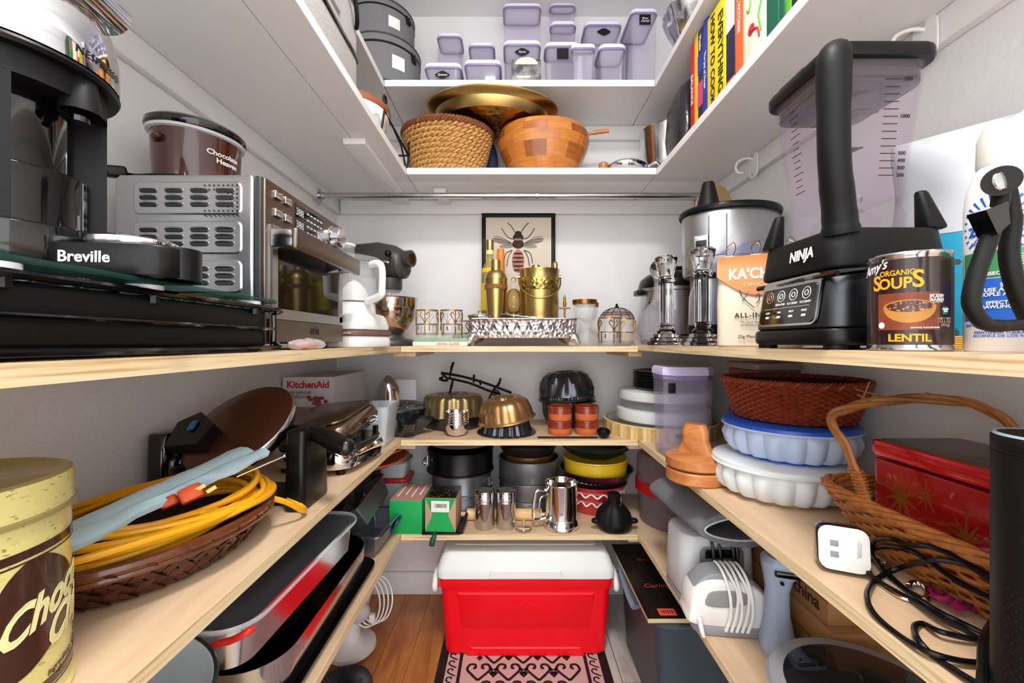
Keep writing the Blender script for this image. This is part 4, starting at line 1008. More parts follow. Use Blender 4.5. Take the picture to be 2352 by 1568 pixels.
g.loft([[(p[0], -.011, p[2]) for p in (a, b, c, d)], [(p[0], .006, p[2]) for p in (a, b, c, d)]]); g.obj('thumb_catch', 'gblack', t)
# teal and grey plastic package behind
t = thing('plastic_package', 'large grey and teal plastic package leaning behind the blender', 'package', (.752, .675, zAr), R(-52))
def pillow(z0, z1, wd, th0, th1, n=7):
    return [[(p, q, z0 + (z1 - z0) * k / n) for p, q in rr(wd, max(.01, th0 + (th1 - th0) * k / n), .03, 5)] for k in range(n + 1)]
M['teal'] = mat('teal_film', '2a9cc0', .3, var=.12, bump=.5, bsc=9); M['greyfilm'] = mat('pale_film', 'b9bcc2', .25, var=.06, bump=.6, bsc=9)
g = MB().loft(pillow(0, .185, .20, .10, .095)); g.rough(.005, 14, 4, (1, 1, 0)); g.obj('teal_lower', 'teal', t)
g = MB().loft(pillow(.185, .36, .20, .095, .02)); g.rough(.006, 14, 4, (1, 1, .3)); g.obj('pale_upper', 'greyfilm', t)
t = thing('rubber_bands', 'small stack of yellow and pink rubber bands beside the soup can', 'rubber bands', (.63, .575, zAr))
for k in range(6): MB().tube([(.024 * math.cos(a + k), .012 * math.sin(a + k), .003 + k * .003) for a in [i * PI / 6 for i in range(12)]], .0017, 6, True, 2).obj('yellow_band', mat('band_yellow', 'd9a72c', .5), t)
for k in range(4): MB().tube([(.03 + k * .0036, .012 * math.cos(a), .013 + .011 * math.sin(a)) for a in [i * PI / 6 for i in range(12)]], .0019, 6, True, 2).obj('pink_band', mat('band_pink', 'cf6f66', .5), t)
# ------------------------------------------------------------------ upper white shelf: lavender containers
def container(label, px0, px1, ytop, Yf, dep, text=None, lidh=.022, badge='oval'):
    """A clear lavender storage box whose front stands at Yf and whose top is seen at ytop."""
    x0, x1 = at(px0, Yf), at(px1, Yf); wd = x1 - x0; h = zt(ytop, Yf) - W2
    t = thing('storage_container', label, 'container', ((x0+x1)/2, Yf + dep/2, W2), 0, 'lavender storage containers')
    hb = h - lidh
    MB().shell(0, 0, [(-.012, 0), (-.008, .004), (0, hb), (-.003, hb), (-.011, .006), (-.014, .004)], wd - .006, dep - .006, .022, 5).obj('box', 'lav', t)
    MB().shell(0, 0, [(-.006, hb - .004), (.0, hb - .003), (.001, hb + .003), (-.006, hb + .003)], wd - .004, dep - .004, .022, 5, (0, 0)).obj('gasket', 'lavband', t)
    MB().shell(0, 0, [(-.001, hb + .003), (.002, hb + .005), (.002, hb + lidh - .006), (-.004, hb + lidh), (-.02, hb + lidh)], wd - .006, dep - .006, .024, 5).obj('lid', 'lavlid', t)
    if text is not None:
        zc = hb - .03; yy = -dep/2 - .0005
        g = MB()
        if badge == 'oval':
            n = 24; pts = [(.026 * math.cos(a) * (1 + .1 * math.cos(4*a)), .014 * math.sin(a) * (1 + .1 * math.cos(4*a))) for a in [i*2*PI/n for i in range(n)]]
        else: pts = rr(.046, .042, .003, 2)
        g.loft([[(p, yy - .0006, zc + q) for p, q in pts], [(p, yy, zc + q) for p, q in pts]]); b = g.obj('chalk_label', 'blackm', t)
        if text: txt(b, 'lettering', text, .0125, 'whitepr', (0, yy - .0008, zc), shear=.2)
    return t
Lc = 'lavender storage container with lid, '
container(Lc + 'low one at the far left with a black label', 972, 1060, 141, 1.61, .13, 'Quinoa')
container(Lc + 'low one second from left without a label', 1064, 1152, 134, 1.61, .13)
container(Lc + 'tall narrow one behind the far left low box', 1001, 1061, 72, 1.765, .115)
container(Lc + 'tall narrow one behind the second low box', 1074, 1137, 94, 1.765, .115)
container(Lc + 'large labelled square one behind the black card', 1155, 1244, 89, 1.625, .12, 'Farro')
container(Lc + 'tallest square one behind the labelled square box', 1154, 1245, 4, 1.765, .115, lidh=.02)
container(Lc + 'square one with a black square label, centre right', 1251, 1334, 93, 1.64, .1, '', badge='sq')
container(Lc + 'medium tall one behind the square-labelled box', 1263, 1326, 45, 1.752, .06)
container(Lc + 'tall one at the wall above the centre-right boxes', 1262, 1325, 1, 1.825, .055)
container(Lc + 'narrow front one left of two small ones on the right', 1312, 1370, 97, 1.595, .10 - .06 + .0)
container(Lc + 'wide black-labelled one behind the two small ones', 1343, 1431, 45, 1.745, .13, '')
container(Lc + 'narrow front one right of two small ones', 1376, 1441, 97, 1.60, .12)
container(Lc + 'tallest slim cereal box at the right end', 1449, 1514, 16, 1.69, .19, 'Bran\nCereal', badge='sq')
t = thing('packet_card', 'small black and cream packet in front of the labelled square container', 'packet', (at(1209, 1.6), 1.607, W2))
MB().rb(0, 0, 0, .112, .012, .085, .002, .001).obj('packet', flecked('black_texture', '3a3a3c', '8c8a88', 30, .35, .6), t)
g = MB(); n = 16; pts = [(.044 * math.cos(a), .065 + .028 * math.sin(a)) for a in [i * PI / n for i in range(n + 1)]]
g.loft([[(p, -.0078, q) for p, q in pts], [(p, -.0062, q) for p, q in pts]]); g.obj('cream_arc', mat('cream_print', 'e6d6c6', .7), t)
one('black_skewer', MB().tube([(0, 0, .003), (.012, .02, .2), (.02, .03, .36)], [.004, .004, .006, .006], 8, sub=4), 'blackm', 'black stick leaning beside the slim cereal container', 'stick', (at(1432, 1.885), 1.86, W2))
# round grey storage cases
M['gfab'] = mat('grey_linen', '77777a', .9, var=.12, vsc=260, bump=.4, bsc=500); M['lfab'] = mat('pale_grey_linen', 'bdbbb9', .9, var=.12, vsc=260, bump=.4, bsc=500)
def case(label, loc, r, h):
    t = thing('storage_case', label, 'case', loc, 0, 'round grey dish cases')
    MB().lathe([(0, 0), (r - .006, 0), (r, .006), (r, h - .006), (r - .006, h), (0, h)], 44).obj('fabric_body', 'gfab', t)
    for z in (h - .004, .004): MB().tube([((r - .001) * math.cos(a), (r - .001) * math.sin(a), z) for a in [i * PI / 20 for i in range(40)]], .004, 6, True, 1).obj('piping', 'dgrey', t)
    MB().lathe([(r + .0003, h * .78), (r + .002, h * .79), (r + .002, h * .82), (r + .0003, h * .83)], 44).obj('zipper', 'blackm', t)
    a0 = math.atan2(-loc[1], -loc[0]) + .38
    g = MB(); cylpatch(g, r + .0015, a0 - .17, a0 + .17, h * .3, h * .58, 8); g.obj('label_window', 'paper', t)
    for d in (-.03, .06):
        a = a0 + .42 + d
        MB().tube([((r + .006) * math.cos(a), (r + .006) * math.sin(a), h * .8), ((r + .008) * math.cos(a + .03), (r + .008) * math.sin(a + .03), h * .62)], .005, 6, sub=2).obj('zip_pull', 'blackm', t)
    return t
case('round dark grey linen dish case with white label window, lower of two', (-.535, 1.735, W2), .15, .185)
case('round dark grey linen dish case with white label window, upper of two', (-.55, 1.745, W2 + .185), .138, .155)
t = thing('storage_bag', 'pale grey linen storage box with black piping on the left white shelf', 'storage box', (-.555, .90, W1))
MB().rb(0, 0, 0, .27, .5, .305, .03, .008).obj('fabric_body', 'lfab', t)
for z in (.10, .235): MB().shell(0, 0, [(.001, z - .007), (.005, z - .004), (.005, z + .004), (.001, z + .007)], .27, .5, .03, 5, (0, 0)).obj('black_piping', 'gblack', t)
MB().rb(.136, .06, .13, .012, .1, .055, .008, .003).obj('handle_tab', 'lfab', t)
MB().tube([(.138, .14, .24), (.152, .165, .22), (.15, .19, .18), (.14, .21, .17)], .006, 6, sub=4).obj('zip_pull', 'blackm', t)
# silver bowl, right
t = thing('silver_bowl', 'ornate silver bowl on the upper white shelf at the right', 'bowl', (.675, 1.44, W2))
MB().lathe([(0, 0), (.05, 0), (.055, .004), (.1, .045), (.128, .1), (.14, .135), (.142, .14), (.136, .138), (.12, .1), (.09, .05), (0, .012)], 64, mod=lambda a, r, z: 1 + (.035 * abs(math.sin(a * 8)) if z > .02 else 0)).obj('fluted_bowl', 'steels', t)
MB().tube([(.141 * math.cos(a) * (1 + .02 * math.sin(a * 24)), .141 * math.sin(a) * (1 + .02 * math.sin(a * 24)), .139) for a in [i * PI / 96 for i in range(192)]], .005, 6, True, 1).obj('beaded_rim', 'silverrel', t)
# ------------------------------------------------------------------ lower white shelf
t = thing('casserole_dish', 'round ceramic dish with brown rim and white dripping glaze on the left white shelf', 'dish', (-.525, 1.365, W1 + .012))
rd = .118
MB().lathe([(0, 0), (rd*.82, 0), (rd*.86, .003), (rd*.97, .06)], 48).obj('grey_body', mat('dish_grey', 'cfd0d0', .3, var=.03, coat=.4), t)
def drip(a): return .048 + .010 * math.sin(a * 11) + .004 * math.sin(a * 5)
g = MB(); rows = [[], [], []]; n = 132
for i in range(n):
    a = 2 * PI * i / n
    for k, z in enumerate((drip(a) - .012, drip(a) - .008, .068)):
        r_ = rd * (.86 + .11 * z / .06) + (.0006 if k == 0 else .003); rows[k].append((r_ * math.cos(a), r_ * math.sin(a), z))
g.loft(rows, (0, 0)); g.obj('white_drips', mat('white_glaze', 'f2f2f0', .15, var=0, coat=.5), t)
MB().lathe([(rd*.985, .066), (rd*1.03, .068), (rd*1.05, .078), (rd*1.03, .088), (rd*.97, .09), (rd*.95, .07), (rd*.8, .006), (0, .005)], 48).obj('brown_rim', mat('rim_brown', '9a5433', .2, var=.08, coat=.5), t)
t = thing('wire_rack', 'black wrought-iron scroll rack around the ceramic dish', 'rack', (-.41, 1.50, W1))
for pts in ([(-.13, -.165, .075), (-.0, -.165, .075), (0, .155, .075), (-.04, .155, .075)], [(-.012, -.165, .004), (-.012, .155, .004)]):
    MB().tube(pts, .0042, 8, sub=1).obj('bar', 'iron', t)
for y in (-.165, .155):
    MB().tube([(-.012, y, .004), (-.004, y, .04), (0, y, .08), (.0, y - .005, .115), (-.0, y + .012, .13), (-.0, y + .024, .118), (0, y + .018, .106)], .0036, 8, sub=5).obj('scroll_post', 'iron', t)
MB().tube([(0, -.06, .075), (.004, -.03, .06), (.004, .03, .05), (0, .1, .012)], .0032, 8, sub=5).obj('scroll', 'iron', t)
# seagrass basket
M['ropew'] = M['rope']
t = thing('seagrass_basket', 'round seagrass rope basket with darker braided rim on the white back shelf', 'basket', (at(1029, 1.735), 1.737, W1), 0, None, (0, R(0), 0))
bask = lambda a, q=0: (.178 * math.cos(a) * (.76 + .24 * q), .148 * math.sin(a) * (.76 + .24 * q))
MB().lathe([(0, .004), (.74, .004), (.76, .01), (.985, .185), (.95, .185), (.72, .014), (0, .012)], 48, sx=.170, sy=.141).obj('inner_wall', 'rope_dk', t)
g = MB()
for i in range(9):
    q = (i + .5) / 9; z = .012 + q * .170; pts = []
    for s_ in range(2):
        pts = []
        for j in range(220):
            a = 2 * PI * j / 220; x, y = bask(a, q); ph = a * 22 + s_ * PI + (i % 2) * PI * .5; k = 1 + .006 * math.cos(ph) / .16
            pts.append((x * k, y * k, z + .006 * math.sin(ph)))
        g.tube(pts, .0064, 5, True, 1)
g.obj('rope_coils', 'rope', t)['kind'] = 'stuff'
g = MB(); ringtube(g, lambda a: bask(a, 1.02), .189, .0125, 160, 6, 26, 3); g.obj('braided_rim', 'rope_dk', t)['kind'] = 'stuff'
# brass tray lying on basket and bowl
t = thing('brass_tray', 'large oval hammered brass tray with two handles lying on the basket and wooden bowl', 'tray', (at(1130, 1.70), 1.70, W1 + .256), 0, None, (R(-3), R(1.5), 0))
MB().lathe([(0, -.045), (.5, -.042), (.72, -.035)], 64, sx=.272, sy=.176).obj('hammered_centre', embossed('brass_beaten', 'a5803a', 50, .35, .22), t)
MB().lathe([(.72, -.035), (.8, -.018), (.84, -.003), (.97, .006), (1.0, .012), (1.0, .017), (.97, .013), (.84, .004), (.78, -.016), (.7, -.03), (0, -.037)], 64, sx=.272, sy=.176).obj('rim', 'brass', t)
for s_ in (-1, 1):
    MB().tube([(s_*.235, -.02, .014), (s_*.252, -.02, .038), (s_*.252, .03, .038), (s_*.235, .03, .014)], .005, 8, sub=1, sx=1.6).obj('handle', 'brass', t)
t = thing('blue_tassel', 'small dark blue cloth bundle under the brass tray', 'cloth', (at(1128, 1.80), 1.81, W1))
g = MB().sph((0, 0, .1), .03, 1, .7, 3.3, 16); g.rough(.006, 30, 2); g.obj('cloth', mat('navy_cloth', '1e2a52', .8, var=.2), t)
# wooden bowl
t = thing('wooden_bowl', 'large segmented acacia wood salad bowl on the white back shelf', 'bowl', (at(1248, 1.735), 1.735, W1))
M['aca'] = [mat('acacia_%d' % k, c, .3, var=.18, vsc=18, coat=.3, stretch=(1, 1, 5)) for k, c in enumerate(('a65c22', 'b96f2f', '93501c', 'c27a37'))]
prof = [(.56, 0), (.62, .006), (.80, .06), (.94, .115), (1.0, .155), (.985, .185), (.93, .205)]
MB().lathe([(0, .001), (.55, .001), (.61, .008), (.79, .062), (.93, .117), (.985, .155), (.97, .184), (.92, .204), (.88, .204), (.88, .16), (.7, .06), (0, .02)], 60, sx=.19, sy=.146).obj('inner_wall', 'bowlwood', t)
for i in range(len(prof) - 1):
    for k in range(12):                                       # glued staves, each its own piece
        a0, a1 = (k + .5 * (i % 2)) * PI / 6 + .01 * i, (k + 1 + .5 * (i % 2)) * PI / 6 + .01 * i - .004
        if math.sin((a0 + a1) / 2) > .45: continue
        (r0, z0), (r1, z1) = prof[i], prof[i + 1]
        g = MB(); rows = []
        for r_, z, o in ((r0, z0, 1), (r1, z1, 1), (r1, z1, .985), (r0, z0, .985)):
            rows.append([(.19 * r_ * o * math.cos(a0 + (a1 - a0) * j / 5), .146 * r_ * o * math.sin(a0 + (a1 - a0) * j / 5), z) for j in range(6)])
        rows.append(rows[0]); g.loft(rows, (0, 0), False); g.obj('wood_stave', M['aca'][(k * 7 + i * 3 + k * i) % 4], t)
t = thing('wooden_spoon', 'wooden spoon whose handle sticks out of the wooden bowl', 'spoon', (at(1330, 1.74), 1.74, W1 + .192))
MB().tube([(-.08, 0, -.03), (0, 0, .002), (.06, -.005, .014), (.122, -.01, .02)], [.005, .006, .0065, .009, .0085], 10, sub=5).obj('handle', 'oak', t)
MB().sph((-.09, 0, -.035), .026, 1.3, 1, .35).obj('spoon_bowl', 'oak', t)
t = thing('pepper_mill', 'small wooden pepper mill with steel foot right of the wooden bowl', 'mill', (at(1386, 1.70), 1.70, W1))
MB().lathe([(0, 0), (.019, 0), (.02, .02), (.018, .022), (0, .022)], 24).obj('steel_foot', 'glass', t)
MB().lathe([(0, .022), (.018, .022), (.017, .034), (.02, .042), (.019, .06), (.01, .067), (0, .068)], 24).obj('wood_top', 'oak', t)
t = thing('gravy_boat', 'polished steel round pan with curled handle on the white back shelf', 'pan', (at(1437, 1.70), 1.70, W1))
MB().lathe([(0, 0), (.05, 0), (.07, .01), (.085, .035), (.086, .042), (.082, .042), (.07, .016), (0, .006)], 40).obj('pan', 'chrome', t)
MB().lathe([(.086, .043), (.07, .055), (.03, .062), (0, .063)], 40).obj('lid', 'chrome', t)
MB().tube([(-.012, 0, .062), (-.014, 0, .078), (.014, 0, .078), (.012, 0, .062)], .004, 8, sub=4).obj('lid_handle', 'oak', t)
MB().tube([(.08, -.03, .036), (.11, -.04, .05), (.125, -.045, .03), (.115, -.045, .012), (.1, -.04, .018)], .006, 8, sub=5).obj('curled_handle', 'chrome', t)
t = thing('steel_bowl', 'deep polished steel mixing bowl beside the cookbooks', 'bowl', (.655, 1.735, W1))
MB().lathe([(0, 0), (.07, 0), (.085, .01), (.108, .08), (.118, .2), (.122, .205), (.116, .205), (.104, .08), (.08, .014), (0, .006)], 44).obj('bowl', 'steels', t)
t = thing('black_bag', 'glossy black plastic bag standing behind the first cookbooks', 'bag', (.655, 1.50, W1))
g = MB().loft([[(p, q, z) for p, q in rr(a, b, .03, 4)] for z, a, b in ((0, .15, .15), (.08, .155, .16), (.18, .15, .15), (.24, .12, .12), (.27, .05, .07))]); g.rough(.012, 16, 8); 
for v in g.v: v.z = max(v.z, 0)
g.obj('film', mat('black_film', '26262c', .2, var=.2, bump=.5, bsc=25), t)
# cookbooks, spines to the aisle
PRN = {k: mat('spine_' + k, v, .45, var=.03) for k, v in dict(red='c8242a', yel='ecc41c', navy='22264e', blue='2b3fa8', big='f6dc10', pale='efe6df', ink='25233f', orange='ee6a34', cream='f1ead8', pink='d8456e', green='17614a', lime='5fb02e', dark='2a2a2a').items()}
def book(label, y0, y1, h, dep, body, extra=None, out=0.0):
    y0, y1 = max(y0, y1), min(y0, y1); wd = y0 - y1 - .001
    t = thing('cookbook', label, 'book', (.578 + out + dep/2, (y0 + y1)/2, W1), 0, 'cookbooks on the right white shelf')
    MB().rb(0, 0, 0, dep, wd, h, min(.003, wd*.3), .001).obj('cover', PRN[body], t)
    MB().box(.004, 0, h/2, dep - .004, wd - .006, h - .0 - .006 + .007).obj('pages', 'paper', t)
    x = -dep/2 - .0006
    for (z0, z1, c) in (extra or {}).get('bands', []): MB().box(x + .0002, 0, (z0 + z1)/2 * h, .0006, wd * .96, (z1 - z0) * h).obj('spine_band', PRN[c], t)
    for (s_, sz, zc, col, up) in (extra or {}).get('text', []):
        txt(t, 'lettering', s_, sz, col, (x - .0003, (up if up else 0), zc * h), (0, 0, -1), (0, -1, 0), bold=.02, ext=.0001)
    return t
Lk = 'cookbook with spine to the aisle, '
bb = lambda px: 550.0 / (px - 1176)
book(Lk + 'thin red one at the far end of the row', bb(1583), bb(1592), .285, .21, 'red', dict(text=[('BALANCE', .022, .5, 'whitepr', 0)]))
book(Lk + 'thin yellow one next to the red', bb(1592), bb(1600), .30, .215, 'yel')
book(Lk + 'navy one with light blue patch', bb(1600), bb(1612), .295, .21, 'navy', dict(bands=[(.55, .75, 'blue'), (.2, .45, 'pink')], text=[('Meals', .02, .86, 'whitepr', 0)]))
book(Lk + 'bright blue one beside the big yellow', bb(1612), bb(1622), .30, .215, 'blue', dict(text=[('The Joy of Soups', .016, .5, 'yel' if False else 'whitepr', 0)]))
book(Lk + 'thick bright yellow one with black title', bb(1622), bb(1664), .285, .22, 'big', dict(text=[('HOW TO COOK', .034, .52, 'blackpr', .02), ('EVERYTHING.', .038, .48, 'blackpr', -.025)]))
book(Lk + 'pale top and dark blue bottom', bb(1664), bb(1685), .31, .215, 'ink', dict(bands=[(.52, .99, 'pale'), (.02, .1, 'orange')]))
book(Lk + 'orange one', bb(1685), bb(1704), .31, .22, 'orange', dict(text=[('SMALL VICTORIES', .016, .6, 'whitepr', 0)]))
ck = book(Lk + 'thick cream one with red and green drawings', bb(1704), bb(1756), .30, .22, 'cream')
g = MB()
for pts in ([(-.03, .06), (-.02, .1), (-.03, .13), (-.012, .16)], [(.02, .2), (.01, .17), (.02, .14), (.03, .15)]): g.tube([(-.1108, y, z) for y, z in pts], .0022, 5, sub=5)
g.obj('green_drawing', PRN['lime'], ck)
g = MB(); g.sph((-.11, .012, .09), .014, .08, 1, 1, 14); g.tube([(-.1108, .01, .085), (-.1108, -.015, .075), (-.1108, -.022, .05)], .0028, 5, sub=4); g.obj('red_drawing', PRN['red'], ck)
txt(ck, 'lettering', 'Plenty', .03, PRN['dark'], (-.111, .0, .24), (0, 0, -1), (0, -1, 0), shear=.3, ext=.0001)
book(Lk + 'green one with pink top label', bb(1756), bb(1785), .30, .21, 'green', dict(bands=[(.55, .85, 'pink')]))
book(Lk + 'dark green one', bb(1785), bb(1799), .30, .21, 'green')
book(Lk + 'lime green one', bb(1799), bb(1813), .30, .21, 'lime')
book(Lk + 'dark grey one at the near end', bb(1813), bb(1845), .30, .21, 'dark')
# ------------------------------------------------------------------ second shelf, left
M['tin'] = flecked('tin_flecked', 'd9cf85', '8f8a4c', 130, .30, .36, (1, 1, 3.2), .3, .4); M['tinlid'] = flecked('tin_lid', '8f8552', '6a6238', 60, .32, .38, (1, 3, 1), .35, .3)
M['tinbrown'] = mat('tin_brown', '3d2116', .3, var=.03, coat=.4); M['tincream'] = mat('tin_cream', 'e8dfa0', .4, var=.02)
t = thing('cookie_tin', 'tall cream flecked cookie tin with brown emblem at the left edge', 'tin', (-.535, .383, zB))
rt, ht = .09, .222
MB().lathe([(0, 0), (rt + .002, 0), (rt + .003, .004), (rt, .007), (rt, ht - .03), (0, ht - .03)], 64).obj('tin_body', 'tin', t)
MB().lathe([(rt, ht - .031), (rt + .0025, ht - .03), (rt + .0025, ht - .006), (rt + .001, ht)], 64).obj('lid_side', 'tin', t)
MB().lathe([(rt + .001, ht), (rt - .004, ht + .002), (rt - .008, ht), (0, ht)], 64).obj('lid_top', 'tinlid', t)
MB().lathe([(rt + .0015, ht - .036), (rt + .005, ht - .034), (rt + .005, ht - .031), (rt + .0015, ht - .029)], 64).obj('lid_bead', 'tinlid', t)
for z, h in ((ht - .067, .008), (ht - .071, .0016), (.022, .008), (.0185, .0016)): MB().lathe([(rt + .0002, z), (rt + .0005, z), (rt + .0005, z + h), (rt + .0002, z + h)], 64).obj('brown_stripe', 'tinbrown', t)
at0 = math.atan2(-.383, .535) + .72                        # emblem centre, turned to the camera
def blob(name, mt, f, n, r, K=6):
    g = MB(); rings = []
    for k in range(K + 1):
        rings.append([(r * math.cos(at0 + u * k / K / rt), r * math.sin(at0 + u * k / K / rt), .1 + v * k / K) for u, v in [f(i / n) for i in range(n)]])
    g.loft(rings, (0, 0)); return g.obj(name, mt, t)
def emb(s):
    a = 2 * PI * s
    r_ = 1 + .10 * math.cos(3 * a + .6)
    return (.043 * math.cos(a) * r_, .05 * math.sin(a) * r_ + .25 * .043 * math.cos(a))
em = blob('emblem', 'tinbrown', emb, 48, rt + .0006)
txt(em, 'lettering', 'Choco', .042, 'tincream', (0, 0, 0), bold=.03, shear=.35, wrap=on_cyl(rt + .0006, at0 + .14, .104, .3), sx=.8)
txt(em, 'lettering', 'Chip', .042, 'tincream', (0, 0, 0), bold=.03, shear=.35, wrap=on_cyl(rt + .0006, at0 + .42, .08, .3), sx=.8)
txt(t, 'lettering', 'Ingredients: flour, sugar,\nchocolate, butter', .008, 'tinbrown', (0, 0, 0), shear=.2, wrap=on_cyl(rt + .0002, at0 + .52, .037, .15))
# oval woven basket with the extension cord
M['dkbox'] = M['wicker_dk']
bcx, bcy, brz = -.575, .672, R(-14)
t = thing('oval_basket', 'oval dark brown woven basket holding the yellow extension cord', 'basket', (bcx, bcy, zB), brz)
oval = lambda a, q=1.0: (.137 * math.cos(a) * (.72 + .28 * q), .185 * math.sin(a) * (.72 + .28 * q))
MB().lathe([(0, .002), (.72, .002), (.74, .008), (.985, .062), (.96, .062), (.70, .012), (0, .008)], 48, sx=.132, sy=.18).obj('inner_wall', mat('basket_inner', '2a140c', .6, var=.2), t)
g = MB()
for i in range(5):                                           # herringbone strips leaning over each other
    for j in range(56):
        a = 2 * PI * (j + .5 * (i % 2)) / 56; q0, q1 = i / 5.0, (i + 1.5) / 5.0
        d = .1 if i % 2 else -.1
        x0, y0 = oval(a, q0); x1, y1 = oval(a + d, q1); n_ = Vector((x0, y0, 0)).normalized()
        z0, z1 = .004 + .055 * q0, min(.062, .004 + .055 * q1)
        tg = Vector((-n_.y, n_.x, 0)) * .0072; o = n_ * (.003 if j % 2 else .006)
        A, B = Vector((x0, y0, z0)) + o, Vector((x1, y1, z1)) + o * .6
        g.loft([[A - tg, A + tg, A + tg - n_ * .003, A - tg - n_ * .003], [(A + B) / 2 - tg + n_ * .003, (A + B) / 2 + tg + n_ * .003, (A + B) / 2 + tg, (A + B) / 2 - tg], [B - tg, B + tg, B + tg - n_ * .003, B - tg - n_ * .003]])
g.obj('woven_strips', 'wicker_dk', t)['kind'] = 'stuff'
g = MB(); ringtube(g, lambda a: oval(a, 1.03), .064, .0075, 72, 8); ringtube(g, lambda a: oval(a, 1.06), .054, .005, 72, 8); g.obj('rim', mat('basket_rim', '5e3018', .25, var=.25, vsc=40, coat=.4), t)
# extension cord
M['yel'] = mat('yellow_cord', 'e8a512', .35, var=.05)
t = thing('extension_cord', 'coiled yellow extension cord lying in the oval basket', 'cord', (bcx, bcy, zB), brz)
pts = []; NC = 11; rnd = random.Random(4)
for k in range(NC):
    sxx, syy = .105 + rnd.uniform(-.016, .024), .165 + rnd.uniform(-.03, .028); ox, oy = rnd.uniform(-.008, .012), rnd.uniform(-.012, .022); zb = .066 + .0065 * (k % 6)
    for i in range(14):
        a = 2 * PI * i / 14 + k * .05
        pts.append((ox + sxx * math.cos(a), oy + syy * math.sin(a), zb + .010 * math.sin(a * 2 + k) * .6 + .0012 * rnd.uniform(-1, 1)))
MB().tube(pts, .0051, 8, sub=4).obj('cable', 'yel', t)
MB().tube([(.09, .10, .08), (.112, .15, .05), (.115, .19, .018), (.097, .215, .012), (.06, .215, .03)], .0051, 8, sub=6).obj('cable_loop', 'yel', t)
pg = MB().rb(0, 0, 0, .024, .03, .022, .005, .003).mv((.085, -.005, .108), (R(20), R(-25), R(-40))).obj('orange_plug', mat('orange_plug', 'e2571a', .4), t)
MB().rb(0, 0, 0, .018, .022, .016, .005, .003).mv((.062, -.022, .102), (R(20), R(-25), R(-40))).obj('plug_neck', mat('orange_plug2', 'cf4a14', .4), pg)
for d in (-.006, .006): MB().box(0, 0, 0, .014, .0016, .006).mv((.098 + d*.6, .004 + d, .124 - d*.5), (0, R(-30), R(40))).obj('prong', 'brass', pg)
# folded pale blue bag
t = thing('folded_bag', 'folded pale blue plastic bag lying across the extension cord', 'bag', (bcx + .005, bcy - .025, zB + .105))
g = MB(); rows = []
for i in range(15):
    s_ = i / 14; c = Vector((-.02 + .085 * s_, -.165 + .33 * s_, -.012 + .045 * s_)); wd = .036 + .004 * math.sin(s_ * 9)
    rows.append([c + Vector((.9 * u, -.25 * u, 0)) * wd + Vector((0, 0, v * .014)) for u, v in ((-1, -.3), (-.85, .5), (-.3, .75), (.15, .35), (.2, -.1), (.3, .45), (.7, .6), (1.05, .1), (.95, -.5), (0, -.6))])
g.loft(rows); g.rough(.006, 28, 3); g.obj('folded_film', mat('pale_blue_film', 'c6eaff', .35, var=.08, bump=.4, bsc=30), t)
t = thing('nail', 'long steel skewer sticking out beside the blue bag', 'skewer', (bcx + .075, bcy + .085, zB + .118))
MB().cyl((0, 0, -.01), (.055, .055, .012), .0018, 8).obj('shank', 'steels', t); MB().cyl((.055, .055, .012), (.0565, .0565, .0126), .0042, 12).obj('head', 'steels', t)
# rotating waffle maker
t = thing('waffle_maker', 'black rotating waffle maker with round brown-steel plates, standing behind the basket', 'waffle maker', (-.60, .925, zB))
MB().rb(.148, -.005, 0, .044, .12, .168, .012, .006, .95, .9).obj('stand_post', 'black', t)
MB().rb(-.15, 0, 0, .045, .11, .16, .012, .006, .95, .9).obj('stand_post', 'gblack', t)
MB().rb(0, .02, 0, .31, .1, .02, .012, .004).obj('base_bar', 'black', t)
tl = (R(38), R(-14), 0)
MB().lathe([(0, -.02), (.1, -.02), (.112, -.012), (.114, 0), (.112, .004), (0, .004)], 48).mv((0, .005, .155), tl).obj('lower_plate', 'black', t)
up = MB().lathe([(0, .006), (.116, .006), (.119, .01), (.117, .018), (.105, .026), (.06, .032), (0, .034)], 56).mv((0, .005, .155), tl).obj('upper_plate', mat('waffle_brown', '6b4534', .25, .75, var=.08), t)
MB().lathe([(.117, .0045), (.121, .008), (.121, .014), (.118, .018), (.117, .0045)], 56).mv((0, .005, .155), tl).obj('steel_rim', 'steels', up)
g = MB().prism([(-.03, -.03), (.0, -.055), (.045, -.06), (.06, -.045), (.03, -.01), (-.01, .0)], .03, .052)
g2 = MB().loft([[(-.105, -.05, .022), (-.02, -.075, .03), (.0, -.03, .036), (-.05, .02, .036), (-.1, .01, .03)], [(-.105, -.05, .05), (-.02, -.075, .056), (.0, -.03, .06), (-.05, .02, .06), (-.1, .01, .056)]]).mv((-.015, .005, .155), tl)
hd = g2.obj('latch_grip', 'black', t)
MB().rb(-.05, -.02, .0605, .016, .026, .002, .004, .0005).mv((-.015, .005, .155), tl).obj('blue_indicator', mat('blue_gloss', '2a6f9a', .2), hd)
MB().cyl((.10, .0, .155), (.16, -.012, .15), .016, 20).obj('axle', 'black', t)
hdl = MB().tube([(.165, -.02, .155), (.2, -.035, .15), (.25, -.055, .135)], [.016, .018, .02, .019], 18, sub=6).obj('turning_handle', 'black', t)
MB().sph((.253, -.056, .134), .019, n=18).obj('handle_cap', 'gblack', hdl)
